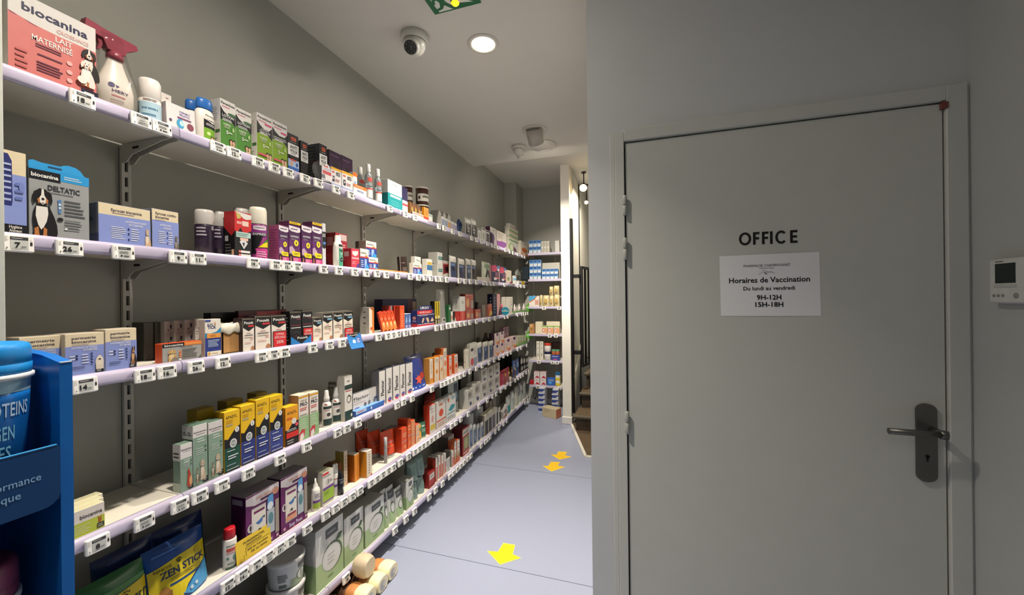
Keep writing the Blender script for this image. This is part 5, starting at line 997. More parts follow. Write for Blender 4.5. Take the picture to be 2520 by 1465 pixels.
C(4, 514, 550, 1042, 'right tall sage carton with two dogs, fourth shelf', 'e0dbd7', '5f7a6a', pr=dogbox(0), spr=SB, dep=.05, set=.008)
def apai(bg): return [('r', 0, 0, 1, .97, '14161c'), ('r', 0, .02, 1, .40, bg), ('p', [(0, 1), (0, .56), (.22, .54), (.66, .68), (1, .74), (1, 1)], 'f2c21c'), ('p', [(.02, .84), (.5, .86), (.7, .80), (.9, .9), (.9, .96), (.02, .94)], 'f2c21c'), ('t', 'APAISYL', .45, .88, .05, '4a3a14', 'c', .74, .02), ('b', .1, .80, .6, .86, 2, 'c98f1c'), ('r', .1, .755, .52, .79, 'b9a878'), ('e', .80, .67, .14, .048, 'ecebe6'), ('p', [(.78, .69), (.80, .70), (.82, .66), (.80, .63)], '2a2620'), ('e', .55, .46, .23, .075, 'e0e2e0'), ('e', .55, .46, .16, .05, '8f9a9a'), ('b', .42, .44, .7, .48, 2, 'f0f0ee'), ('b', .15, .33, .85, .36, 1, 'd9e0e6'), ('b', .2, .20, .85, .28, 2, 'e6ebf2'), ('b', .1, .10, .9, .13, 1, 'a9b5cc'), ('b', .1, .03, .9, .06, 1, 'c9c9cc')]
for i, (a, b, v, bg, st) in enumerate(((553, 592, 1017, '17503f', .008), (594, 629, 1002, '2c3a84', .010), (631, 664, 986, '2c3a84', .008), (665, 697, 978, '3d4a94', .008))):
    C(4, a, b, v, ('dark green', 'first dark blue', 'second dark blue', 'third dark blue')[i] + ' and yellow insect-repellent carton, fourth shelf', 'f2c21c', 'c9930f', top='f0cc24', pr=apai(bg), dep=.05, set=st, grp='yellow-topped repellent cartons')
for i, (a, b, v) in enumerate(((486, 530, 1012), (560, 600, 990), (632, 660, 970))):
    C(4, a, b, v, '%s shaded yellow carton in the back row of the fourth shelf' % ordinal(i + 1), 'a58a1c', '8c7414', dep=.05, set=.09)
C(4, 703, 735, 1005, 'short black, yellow and red repellent carton left of the pale green pair', '17171a', 'b5781c', top='f0c52c', pr=[('p', [(0, 1), (0, .42), (.18, .40), (.6, .58), (1, .60), (1, 1)], 'f0a524'), ('t', 'APAISYL', .5, .80, .075, '5c3a14', 'c', .75, .02), ('r', .1, .66, .5, .72, 'd9682c'), ('e', .66, .60, .18, .075, 'ecebe6'), ('p', [(.64, .63), (.67, .64), (.68, .57)], '2a2620'), ('r', .05, .20, 1, .34, 'd8342c'), ('e', .86, .5, .12, .05, 'e0566c'), ('b', .1, .36, .9, .43, 2, 'd9d4d0'), ('b', .1, .04, .6, .16, 2, 'b5b0ac')], dep=.05, set=.008)
DUO = [('r', 0, .93, 1, .97, 'e0a52c'), ('t', 'DUO LP', .5, .845, .045, '8a7a3c', 'c', .6), ('t', 'PRO', .5, .75, .08, '3a3440', 'c', .72, .02), ('b', .12, .64, .85, .72, 2, 'd9635c'), ('r', 0, 0, 1, .52, '9cbf8c'), ('b', .1, .54, .9, .57, 1, '6d7a5c'), ('b', .1, .24, .9, .48, 5, 'c6dcb8'), ('p', [(0, .02), (0, .16), (.3, .25), (.6, .22), (.5, .06), (.2, 0)], 'd0454c'), ('p', [(.05, .0), (.1, .13), (.4, .17), (.48, .06), (.3, 0)], 'f0e6e0')]
for i, (a, b, v) in enumerate(((736, 761, 975), (763, 785, 968))):
    C(4, a, b, v, '%s white and pale green lice carton with yellow lid edge' % ('left' if i == 0 else 'right'), 'ece4dc', 'a9805c', top='efe4c9', pr=DUO, dep=.055, set=.008)
k = None
for c_ in range(2):
    k = None
    for q in range(3):
        k = C(4, 836, 846, 0, '%s grey-white carton of the %s stack behind the spray bottles' % (('lowest', 'middle', 'top')[q], ('front', 'rear')[c_]), 'd2cfc4', 'a9a69a', dep=.075, set=.03 + .078 * c_, h=.058, on=k, spr=[('r', .05, .86, .6, .92, '2c2b28'), ('r', .3, .3, .9, .35, '2c2b28')])
SPR = [('r', .1, .04, .92, .22, '27403c'), ('r', .12, .50, .9, .57, '35433f'), ('b', .2, .44, .8, .48, 1, 'c98a8c'), ('e', .55, .34, .16, .05, '4a4a48'), ('p', [(.2, .66), (.45, .62), (.4, .6), (.2, .63)], 'a5303c')]
for i, (u, v) in enumerate(((808, 961), (831, 953))):
    BOT(4, u, v, .0225, '%s white spray bottle with dark green label, fourth shelf' % ('left' if i == 0 else 'right'), 'f0eee6', prof=[(.93, 0), (1, .02), (1, .56), (.85, .64), (.5, .70)], sx=.8, parts=[('nozzle', 'f2f0ea', [(.62, .66), (.62, .80), (.48, .84), (.42, .97), (.3, 1)])], pr=SPR, name='spray_bottle', set=.03)
C(4, 849, 868, 928, 'white and dark green repellent carton right of the spray bottles', 'e6e3da', 'cfccc0', pr=[('r', 0, .0, 1, .22, '22403a'), ('r', 0, .70, 1, .80, '2c3f3a'), ('b', .1, .64, .9, .69, 1, 'c9565c'), ('e', .55, .48, .28, .09, '4a4846'), ('e', .52, .47, .2, .065, 'e6e3da'), ('e', .85, .1, .1, .04, 'e6e3da'), ('b', .3, .86, .8, .92, 1, '9a978e')], dep=.05, set=.008)
FL = [('t', 'Flector', .32, .66, .15, '3a3c40', 'c', .58, .012), ('b', .02, .60, .42, .625, 1, '4a5c8c'), ('r', .62, 0, 1, 1, 'd6d1ca'), ('r', .66, 0, .68, 1, 'e6e2dc'), ('b', .02, .50, .6, .53, 1, 'c9706c'), ('e', .14, .16, .15, .18, '7d8cc8'), ('e', .12, .12, .11, .13, 'd8404c'), ('e', .46, .33, .05, .11, '6d6a6c'), ('e', .62, .36, .05, .1, '7d7a7c'), ('e', .84, .40, .05, .13, '77747a'), ('e', .90, .48, .05, .06, '3c4a8c'), ('b', .4, .18, .9, .22, 1, '8a888a')]
C(4, 869, 931, 938, 'white pain-patch box lettered large, leaning over the blue tube carton', 'ebe7e2', '5c5f66', pr=FL, dep=.016, set=.030, h=.115)
NF = [('e', .55, .08, .3, .07, 'd8404c'), ('e', .6, .1, .26, .05, '5c64b0'), ('b', .3, .3, .5, .86, 9, '6d6c70')]
for i, (a, b, v) in enumerate(((934, 949, 915), (951, 966, 908), (968, 984, 903), (985, 998, 899), (1000, 1016, 896))):
    o = C(4, a, b, v, '%s of five narrow white pain-gel cartons standing in a row' % ordinal(i + 1), 'e9e5df', '77757a', top='3c3f4a', dep=.055, set=.010, grp='narrow white pain-gel cartons')
    x, y, w, z, h = spot(4, a, b, v)
    pb = MB(); prints(pb, NF[:2], w, h, fsurf); prints(pb, [('t', 'Flector', .28, .25, .55, '3a3c42', 'l', .44, .012)], h, w, lambda u, v_, q: (q + .0006, w - v_, u)); pb.build('front_print', o)
C(4, 876, 945, 1008, 'blue gel carton lying flat at the fourth shelf lip', '3f78c8', '2f5fa8', top='7fb0ea', pr=[('r', 0, .4, .36, .95, 'b9d0f0'), ('b', .04, .5, .32, .85, 1, 'c97a8c'), ('r', .5, .3, .55, .8, 'dce8f8'), ('r', 0, 0, 1, .3, '2f64b5')], dep=.034, set=.003, h=.030)
POUCH(4, 1015, 1056, 878, 'dark blue heat-pack pouch with red starburst, fourth shelf', '283a86', [('p', [(.42, .42), (.50, .34), (.62, .42), (.58, .30), (.70, .24), (.56, .22), (.52, .08), (.44, .20), (.30, .16), (.38, .26), (.26, .34), (.40, .34)], 'e25a48'), ('e', .72, .36, .14, .10, 'b5382c'), ('r', .0, .0, 1, .14, '2c50b0'), ('b', .1, .04, .8, .1, 1, 'dfe6f8'), ('e', .12, .07, .05, .03, 'e9ecf8')], th=.05, set=.012, lean=10)
OR_ = [('e', .5, .42, .30, .12, 'f2c890'), ('e', .5, .42, .18, .07, 'e08a34'), ('r', .1, .06, .9, .24, 'f0d9b8'), ('r', .0, .80, 1, .97, 'e9dcc6'), ('b', .2, .83, .8, .93, 2, '9a8a78')]
C(4, 1058, 1066, 884, 'white-fronted carton with orange foot left of the orange carton', 'eee2cf', 'c98a3c', pr=[('r', 0, 0, 1, .22, 'e8a04c'), ('b', .3, .4, .7, .9, 6, 'b9a48c')], dep=.05, set=.012)
C(4, 1070, 1081, 881, 'orange sided gel carton, first of the tall orange group, fourth shelf', 'f0dfc6', 'e08c24', pr=OR_, dep=.055, set=.006)
C(4, 1083, 1091, 876, 'orange gel carton, second of the tall orange group, fourth shelf', 'efdcc2', 'd9782c', pr=OR_, dep=.05, set=.008)
C(4, 1092, 1100, 859, 'tallest orange and white gel carton, fourth shelf', 'efe0cc', 'c96a2c', pr=[('r', 0, 0, 1, .3, 'efc9a0'), ('e', .5, .5, .3, .1, 'e08a4c'), ('b', .2, .7, .8, .9, 3, '9a9488')], dep=.075, set=.010)
for i, (a, b, v) in enumerate(((1106, 1112, 877), (1119, 1127, 874))):
    C(4, a, b, v, '%s bright orange-red carton right of the tallest orange one' % ('left' if i == 0 else 'right'), 'f0e0d4', 'e8552c' if i == 0 else 'd9602c', pr=[('r', 0, 0, 1, .6, 'efb89c'), ('e', .5, .4, .3, .1, 'd9502c'), ('b', .2, .65, .8, .9, 2, '9a8f88')], dep=.04, set=.008)
C(4, 1080, 1092, 838, 'brown carton stack behind the orange gel cartons', '8a5a44', '7a4c3a', dep=.06, set=.13, h=.17)
for i in range(10):
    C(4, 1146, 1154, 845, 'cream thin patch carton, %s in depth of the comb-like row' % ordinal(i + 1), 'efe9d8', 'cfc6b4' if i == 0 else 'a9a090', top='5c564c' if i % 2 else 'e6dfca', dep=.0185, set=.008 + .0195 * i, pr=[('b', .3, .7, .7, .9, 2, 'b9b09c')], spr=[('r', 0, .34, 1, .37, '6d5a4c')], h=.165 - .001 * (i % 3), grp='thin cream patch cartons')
C(4, 1157, 1174, 847, 'silver-white blister card right of the cream patch cartons', 'dcd8ce', 'b9b5aa', pr=[('e', .3, .72, .2, .07, '3c3a3a'), ('e', .7, .62, .2, .14, 'c3bfb8'), ('e', .3, .2, .22, .16, 'd0565c'), ('r', .5, .0, 1, .35, '9aa0b4'), ('r', .1, .86, .9, .95, 'eae6da')], dep=.03, set=.008)
for i, (a, b, v) in enumerate(((1176, 1189, 845), (1191, 1204, 843), (1205, 1217, 841))):
    POUCH(4, a, b, v, '%s of three pale blister packs with dark blue inserts' % ordinal(i + 1), 'dedbd0', [('r', .06, .80, .94, .97, 'e9e5d8'), ('r', .12, .06, .86, .74, '4f6484'), ('e', .5, .42, .22, .22, '2f4468'), ('r', .3, .5, .5, .7, '8fa5c0')], th=.03, set=.012, alpha=.9, grp='blue blister packs')
PK = [('p', [(.35, .95), (.85, .98), (.80, .74), (.55, .70)], '4a2f6c'), ('b', .1, .5, .7, .62, 2, 'd9b0bc'), ('r', .5, .0, 1, .24, 'ee8a5c'), ('e', .35, .3, .2, .12, 'f2c48c')]
for cidx, (a, b, c, d, e) in enumerate(((1217, 1228, 1229, 1240, 0), (1243, 1256, 1258, 1271, 1))):
    for j, (p, q) in enumerate(((a, b), (c, d))):
        k = C(4, p, q, 846 - 12 * e, 'lower pink powder-milk carton, column %s of four from the near side' % ordinal(2 * cidx + j + 1), 'f2dcd8', 'd9b8b4', pr=PK, dep=.06, set=.008, h=.115 if not e else .14)
        if not e: C(4, p, q, 0, 'upper pink powder-milk carton, column %s of four from the near side' % ordinal(j + 1), 'f3dfda', '3c2630', pr=PK, dep=.06, set=.010, on=k, h=.125)
for i in range(2):
    C(4, 1240 + 7 * i, 1246 + 7 * i, 803, 'shaded pink-violet carton standing high at the back, %s' % ('left' if i == 0 else 'right'), 'cfa8b8', 'b58aa0', pr=PK, dep=.05, set=.09, h=.26)
for i in range(2):
    BOT(4, 1183 + i * 18, 0, .045, 'dim brown-grey bottle at the back of the fourth shelf, %s' % ('left' if i == 0 else 'right'), '6d6056', set=.13, h=.20 + .03 * i, prof=[(.95, 0), (1, .03), (1, .6), (.5, .8), (.35, 1)])
for i in range(4):
    C(4, 1274 + i * 6.2, 1279.5 + i * 6.2, 0, '%s of four white and sage tea cartons at the far end, fourth shelf' % ordinal(i + 1), 'dfe0c8', 'aab08c', dep=.07, set=.008 + .004 * i, h=.13 - .012 * i, pr=[('r', 0, .1, 1, .5, 'b5c494'), ('b', .2, .6, .8, .9, 3, '8f9a72')], grp='far sage cartons')
xs = -WF + .004; za = SZ[4] + .003; y0, y1 = y_at(1271, xs, za), 5.04
mb = MB(); mb.box(0, .0015, 0, y1 - y0, -.004, .028, mat('7fb562', .4)); tag(mb.build('shelf_strip', None, (xs, y0, za)), 'green shelf strip at the far end of the fourth shelf', 'shelf strip')
xs = -WF + .004; za = SZ[3] + .003; y0, y1 = y_at(1262, xs, za), 5.04
mb = MB(); mb.box(0, .0015, 0, y1 - y0, -.004, .024, mat('8fbf74', .4)); tag(mb.build('shelf_strip', None, (xs, y0, za)), 'green shelf strip at the far end of the third shelf', 'shelf strip')

# ================================================================ FIFTH SHELF
POUCH(5, 170, 384, 1316, 'green and yellow pet snack pouch half hidden by the blue stand', '2b6b35', [('p', [(.12, 0), (1, 0), (1, .72), (.80, .70), (.3, .66), (.10, .60)], 'e0c61c'), ('r', .02, .73, .98, .80, '4f8a4c'), ('t', 'TRANSIT', .985, .38, .16, '2c3f2a', 'r', .62, .03), ('b', .3, .58, .6, .63, 1, '4a421c'), ('e', .68, .60, .03, .03, '4a421c'), ('e', .64, .64, .012, .014, '4a421c'), ('e', .67, .66, .012, .014, '4a421c'), ('e', .70, .66, .012, .014, '4a421c'), ('e', .73, .64, .012, .014, '4a421c'), ('b', .5, .26, .95, .32, 1, '7a7024')], th=.07, set=.018, lean=9, h=.185)
POUCH(5, 382, 527, 1305, 'blue and yellow dog stick pouch with bold lettering, fifth shelf', '1f4f94', [('p', [(.02, .03), (.42, .02), (.55, .20), (.98, .46), (.98, .76), (.5, .73), (.02, .66)], 'e6cf1e'), ('p', [(.45, .10), (.98, .44), (.98, .06), (.6, .02)], '4fa0d8'), ('t', 'ZEN STICK', .55, .47, .115, '24345c', 'c', .78, .03), ('b', .3, .38, .72, .44, 2, '8a7c24'), ('r', .28, .315, .80, .35, '2a4a7c'), ('t', 'RENCOS', .22, .61, .045, '6a5c1c', 'c', .26), ('e', .47, .64, .03, .022, '3a321c'), ('e', .435, .667, .011, .012, '3a321c'), ('e', .457, .685, .011, .012, '3a321c'), ('e', .483, .685, .011, .012, '3a321c'), ('e', .505, .667, .011, .012, '3a321c'), ('e', .80, .66, .06, .045, 'c9b41c'), ('b', .1, .84, .7, .90, 1, '4a7ab8'), ('p', [(.06, .0), (.10, .14), (.2, .30), (.30, .26), (.30, .0)], '9a6a34'), ('e', .20, .28, .07, .06, 'b5803c'), ('e', .6, .12, .03, .03, 'cfdff0'), ('e', .7, .14, .03, .03, 'cfdff0')], th=.07, set=.022, lean=9, h=.19)
for i, (a, b) in enumerate(((250, 400), (400, 520))):
    POUCH(5, a, b, 1300 if i else 1310, 'dark navy snack pouch in the shade behind the %s pouch' % ('blue and yellow' if i else 'green and yellow'), '1a2f5c', [('b', .2, .84, .8, .9, 1, '3a558c')], th=.05, set=.11, lean=8, h=.20)
BOT(5, 571, 1298, .0215, 'white spray can with red cap, fifth shelf', 'ece8e0', prof=[(.95, 0), (1, .02), (1, .70), (.9, .74)], name='aerosol_can', cat='aerosol can', set=.010, parts=[('red_cap', 'c8202c', [(.82, .745), (.86, .755), (.84, .96), (.74, 1)])], pr=[('r', .25, .46, .95, .53, 'd0564c'), ('b', .25, .56, .8, .62, 1, '9aa090'), ('r', .25, .40, .95, .45, 'e6b0a4'), ('e', .7, .28, .12, .07, '5c8a7c'), ('e', .32, .28, .07, .03, '4a8a6c'), ('r', .2, .02, .9, .06, '3c6a54'), ('b', .3, .12, .8, .17, 1, '4a8a6c')])
# yellow card
xs = -WF - .003; y0 = y_at(583, xs, SZ[5]); y1 = y_at(668, xs, SZ[5]); h = z_at(1340, xs, y0) - SZ[5]; w = y1 - y0
mb = MB(); mb.box(0, .0008, 0, w, 0, h, mat('ecc93a', .6)); o = tag(mb.build('paper_card', None, (xs, y0, SZ[5]), (0, R(-6), 0)), 'yellow handwritten card standing before the purple boxes', 'card')
pb = MB(); prints(pb, [('t', 'PURESSENTIEL', .52, .74, .10, '3c3418', 'c', .62, .02), ('b', .28, .60, .75, .70, 2, '6a5c24'), ('r', .26, .54, .96, .555, '5c501c'), ('r', .26, .2, .27, .55, '5c501c'), ('t', "20€ les 3 produits", .60, .38, .09, '4a3f1a', 'c', .6), ('t', '-5€ en caisse', .62, .22, .09, '3c3418', 'c', .5), ('r', .02, .04, .2, .05, '7a6c2c'), ('r', .2, .04, .21, .3, '7a6c2c'), ('e', .12, .14, .05, .06, 'c9a82c')], w, h, lambda u, v, q: (.0008 + q, u, v)); pb.build('handwriting', o)
PUR = [('r', 0, 0, 1, 1, '6d1f62'), ('p', [(0, .86), (0, .97), (1, 1), (1, .88), (.6, .80), (.25, .80)], 'e4dcdc'), ('t', 'OFFRE SPECIALE', .55, .885, .04, 'd9865c', 'c', .52), ('r', .42, .83, .80, .87, '5c2450'), ('r', .16, .16, .58, .76, 'ece6da'), ('r', .22, .66, .54, .70, '7a2a5c'), ('p', [(.27, .5), (.38, .52), (.50, .56), (.46, .47), (.36, .45)], '4a78b8'), ('p', [(.3, .32), (.36, .38), (.44, .37), (.40, .32), (.36, .35)], '3a3a38'), ('e', .52, .54, .03, .02, '5c5c58'), ('e', .12, .46, .09, .07, 'd6ccca'), ('e', .12, .46, .03, .05, '3a3434'), ('r', .18, .18, .56, .26, 'e8a07c'), ('r', .22, .27, .54, .30, '9a2a4c'), ('p', [(.60, .62), (.64, .84), (.80, .86), (.82, .62)], '5c9fd8'), ('e', .71, .66, .09, .07, 'e6eef4'), ('r', .60, .18, .84, .60, 'b9c4c8'), ('e', .72, .44, .08, .1, '5f8f98'), ('r', .86, .12, .98, .72, 'a59a8c'), ('e', .88, .88, .1, .06, 'd99a7c'), ('t', 'Stop Poux', .52, .05, .07, 'dcd0ee', 'c', .5, .02), ('r', .06, .05, .14, .10, 'd9a8c4'), ('r', .88, .05, .95, .10, 'd9a8c4'), ('b', .3, .0, .7, .04, 1, 'c9508c')]
C(5, 606, 688, 1228, 'near purple lice-treatment gift box behind the yellow card', '6d1f62', '48163f', top='8a7f84', pr=PUR, spr=[('r', .1, .86, .8, .95, '9a909a')], dep=.075, set=.012)
C(5, 692, 757, 1182, 'far purple lice-treatment gift box, lettering visible at its foot', '6d1f62', '521a48', top='8f848a', pr=PUR, dep=.075, set=.012)
C(5, 645, 700, 1170, 'third purple gift box in the back row, fifth shelf', '5a1b50', '3a1234', top='7d7278', dep=.07, set=.10, h=.168)
BOT(5, 781, 1178, .0195, 'white dropper bottle with violet and green label left of the lice lotion carton', 'f0ede4', prof=[(.93, 0), (1, .02), (1, .62), (.8, .70), (.55, .72), (.52, .80), (.22, .88), (.16, 1)], set=.010, pr=[('r', .15, .08, .95, .26, 'a8c23c'), ('r', .15, .26, .95, .34, '7a4a94'), ('b', .3, .40, .85, .56, 3, '9a949c')])
C(5, 795, 822, 1166, 'white lice carton with violet stripe and lime panel', 'efebe0', 'cfcabc', top='b5b59a', pr=[('r', 0, .90, .55, .97, 'd9403c'), ('b', .05, .83, .9, .88, 1, '8a8a88'), ('e', .5, .68, .22, .09, 'd8d4cc'), ('r', .46, .62, .52, .74, '2a2624'), ('b', .6, .64, .9, .72, 2, '9a948c'), ('r', 0, .46, 1, .54, '7a4f98'), ('r', 0, .12, 1, .46, 'a6c83c'), ('b', .1, .3, .6, .42, 3, '6d8a2c'), ('r', 0, .10, 1, .13, '8a5aa0')], dep=.05, set=.010)
BOT(5, 828, 1143, .014, 'tall clear-capped white bottle between the lime-panel carton and the black bottle', 'ebe8e2', set=.022, parts=[('clear_cap', 'd2d2cc', [(.9, .72), (.95, .74), (.9, .98), (.7, 1)])], prof=[(.9, 0), (1, .02), (1, .70), (.9, .72)], pr=[('r', 0, .3, 1, .38, '7a5a98'), ('r', 0, .55, 1, .57, 'c9403c')])
BOT(5, 841, 1160, .0155, 'glossy black bottle with white star print, fifth shelf', '1a1b20', set=.004, rough=.15, prof=[(.93, 0), (1, .02), (1, .80), (.7, .86), (.72, .98), (.6, 1)], pr=[('r', .3, .50, .9, .62, '6d7078'), ('p', [(.6, .3), (.9, .42), (.7, .16)], 'c9d0dc'), ('b', .2, .64, .9, .72, 1, '9a9ca4'), ('e', .35, .14, .08, .05, '4a5068')])
for i, (a, b, v, st, c, sd) in enumerate(((847, 856, 1113, (1198,), 'ead2b4', 'b9a04c'), (873, 885, 1121, (1188,), 'e8912c', 'c96a1c'), (903, 916, 1113, (1181,), 'efe0c8', 'e69a2c'))):
    C(5, a, b, v, ('white and orange', 'all-orange', 'orange-sided white-faced')[i] + ' arnica gel carton, fifth shelf', c, sd, top='d6d2c8', dep=.055, set=st, pr=[('b', .35, .1, .65, .9, 8, '9a948a'), ('r', .75, 0, 1, .08, 'd9642c')] if i != 1 else [('r', .6, .05, .9, .9, 'd97f24')])
C(5, 820, 834, 1106, 'dark red-brown carton at the back left of the orange gel cartons', '8a4030', '6d3024', dep=.06, set=.09, h=.12)
C(5, 836, 846, 1100, 'brick carton with cream edge at the back of the orange group', '9a5a3a', 'b58a4c', dep=.06, set=.07, h=.125)
for i, (a, b, v, st) in enumerate(((893, 915, 1067, (1125,)), (922, 945, 1069, (1131,)), (956, 980, 1068, (1134,)))):
    TUBE(5, a, b, v, ('shaded left', 'middle', 'right and brightest')[i] + ' orange-red sun cream tube, fifth shelf', 'e2502c', pr=[('b', .2, .55, .8, .62, 1, 'a58a9a'), ('b', .2, .4, .8, .48, 1, 'f0825c')], set=st)
BOT(5, 951, 1077, .0095, 'slim silver tube standing before the orange cream tubes', 'aaa8a8', set=.014, prof=[(1, 0), (1, .55), (.95, .56), (1, .57), (1, 1)], name='tube', cat='tube', rough=.25)
for i, (a, b, v, c, sd, st, dp) in enumerate(((989, 1002, 1057, 'ee6034', 'd2431f', .012, .06), (1004, 1012, 1034, 'f06a34', 'dd4c22', .012, .075), (1013, 1022, 1037, 'f0a070', 'e0552a', .014, .075), (1024, 1033, 1047, 'f2c9a4', 'd95a3a', .010, .05))):
    C(5, a, b, v, '%s orange sun-care carton from the cream tubes, fifth shelf' % ordinal(i + 1), c, sd, dep=dp, set=st, pr=[('b', .2, .6, .9, .8, 2, 'f5b894'), ('r', 0, .42, 1, .45, 'c9b0b4'), ('e', .6, .2, .2, .08, 'f59a64')])
C(5, 962, 985, 1040, 'grey-lidded orange carton row at the back of the fifth shelf', 'c0492a', 'a83c22', top='8a847c', dep=.07, set=.10, h=.13)
TUBE(5, 1033, 1040, 1048, 'yellow and white sun cream tube beside the green one', 'eeb24a', set=.012, pr=[('r', .2, .6, .8, .8, '5c7a4c')])
TUBE(5, 1042, 1053, 1043, 'dark green cream tube right of the yellow one', '3f6e54', 'c9d0c4', set=.012, pr=[('b', .2, .4, .8, .6, 2, 'a9c0b0'), ('r', .3, .72, .7, .8, 'c9d6c8')])
BX = [('e', .5, .55, .24, .14, 'e0563c'), ('r', .3, .82, .7, .88, 'd9764c'), ('r', 0, .26, 1, .31, 'e06a4a'), ('b', .1, .06, .9, .22, 2, 'd9a08c')]
o = C(5, 1058, 1072, 1000, 'big white and orange knee-pad box with yellow patch, front of its row', 'e6e0d8', 'd9452a', pr=[('r', .1, .12, .95, .30, 'e0c04a'), ('e', .5, .5, .2, .12, 'd9a59a'), ('b', .2, .7, .8, .9, 2, 'b9b0a8')], dep=.05, set=.008)
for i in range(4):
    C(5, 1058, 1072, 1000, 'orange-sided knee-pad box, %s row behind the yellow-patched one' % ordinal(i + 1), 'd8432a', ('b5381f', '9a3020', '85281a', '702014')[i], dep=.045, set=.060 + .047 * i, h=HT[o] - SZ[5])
C(5, 1075, 1097, 992, 'big white box with red joint picture, middle of three', 'e4e0d8', 'c9c2b8', pr=BX, dep=.05, set=.008)
C(5, 1099, 1122, 979, 'big white box with teal joint picture, right of three', 'e2e0d9', 'b9c0bc', pr=[('p', [(.2, .45), (.5, .62), (.9, .58), (.85, .45), (.5, .38)], '3f9aa8'), ('r', .15, .78, .3, .92, 'd9704c'), ('r', .6, .8, .9, .92, '9ac0c4'), ('b', .1, .08, .9, .22, 2, 'a0a8a8'), ('r', .1, .3, .9, .33, '4f9fae')], dep=.05, set=.008)
C(5, 1103, 1128, 944, 'grey-green monitor box standing behind the big white boxes', 'b9c2bc', '5f6c66', dep=.06, set=.075, h=.27, pr=[('r', .55, .3, .95, .9, '4a5460'), ('e', .75, .5, .15, .15, '8fb0c0'), ('b', .1, .2, .5, .6, 3, '8f9c98')])
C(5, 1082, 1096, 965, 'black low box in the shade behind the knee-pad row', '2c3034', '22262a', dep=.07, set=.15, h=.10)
ELEC = [('r', .1, .45, .9, .95, 'bdbab2'), ('e', .45, .7, .25, .14, '8a8884'), ('e', .55, .2, .2, .09, '4a5078'), ('b', .1, .3, .6, .38, 1, '9a9a98')]
for i, (a, b, v, hh) in enumerate(((1150, 1165, 968, .16), (1167, 1183, 952, .18), (1185, 1199, 945, .15), (1201, 1214, 935, .14), (1216, 1230, 926, .14))):
    o = C(5, a, b, v, 'white blood-pressure monitor box, %s of five along the shelf front' % ordinal(i + 1), 'e4e1da', 'cfccc4', pr=ELEC, dep=.08, set=.008, h=hh)
    if i >= 2: C(5, a, b, v - 25, 'white device box stacked on the %s monitor box' % ordinal(i + 1), 'e2dfd6', 'c6c2b8', pr=ELEC, dep=.08, set=.010, on=o, h=.13)
for i, (a, b) in enumerate(((1153, 1170), (1178, 1203))):
    o = C(5, a, b, 930, 'lower silver-white device box at the back, %s stack' % ('left' if i == 0 else 'right'), 'cfccc4', 'b5b2aa', pr=ELEC, dep=.08, set=.12, h=.22)
    C(5, a, b, 910, 'upper silver-white device box at the back, %s stack' % ('left' if i == 0 else 'right'), 'd2cfc6', 'b9b6ae', pr=ELEC, dep=.08, set=.12, on=o, h=.12)
o = POUCH(5, 1233, 1256, 900, 'crimson manicure pouch holding gold-handled scissors', 'b8304e', [('r', .1, .78, .9, .95, '8a2038'), ('b', .2, .3, .8, .5, 2, 'd97a8c')], th=.03, set=.008, h=.16)
GOLD = mat('b58a44', .3, .8)
for i, u in enumerate((1237, 1246, 1254, 1262)):
    x = -WF - .012; y = y_at(u, x, SZ[5] + .15); mb = MB()
    ob = tag(mb.build('nail_scissors', None, (x, y, SZ[5] + .07)), '%s pair of gold-handled scissors hung above the crimson pouch' % ordinal(i + 1), 'scissors', 'gold-handled scissors') if 0 else None
    mb = MB(); mb.rod((0, -.012, 0), (0, .012, .13), .0035, GOLD, 8); mb.rod((0, .012, 0), (0, -.012, .13), .0035, GOLD, 8)
    for sgn in (-1, 1): mb.grid([[(.003 * q, sgn * .013 + .013 * math.cos(a) * (1 if q == 0 else .75), .143 + .016 * math.sin(a) * (1 if q == 0 else .75)) for a in [2 * math.pi * j / 14 for j in range(14)]] for q in (0, 1)], GOLD, True, True)
    ob = tag(mb.build('nail_scissors', None, (x + .03, y, SZ[5] + .003)), '%s pair of gold scissors from the crimson pouch, far fifth shelf' % ordinal(i + 1), 'scissors', 'gold scissors')
for i, (a, b, c) in enumerate(((1263, 1270, '2c4a8a'), (1271, 1279, '3a5c9c'))):
    POUCH(5, a, b, 890, '%s blue hanging pack near the far end, fifth shelf' % ('left' if i == 0 else 'right'), c, [('r', .2, .5, .8, .8, '8fb0dc'), ('b', .2, .1, .8, .4, 3, '1f3468')], th=.025, set=.010, h=.20)
for i in range(3):
    C(5, 1281 + i * 6.5, 1287 + i * 6.5, 870, '%s black and white card pack at the far end, fifth shelf' % ordinal(i + 1), '26262a', '1b1b1e', dep=.03, set=.012, h=.20 - .02 * i, pr=[('e', .5, .7, .4, .18, 'e0dfd8'), ('e', .6, .25, .4, .14, 'c9c8c2')], grp='black card packs')
C(5, 1236, 1262, 850, 'black pegboard panel standing at the back of the fifth shelf', '141414', dep=.03, set=.18, h=.30, name='back_panel', cat='panel')

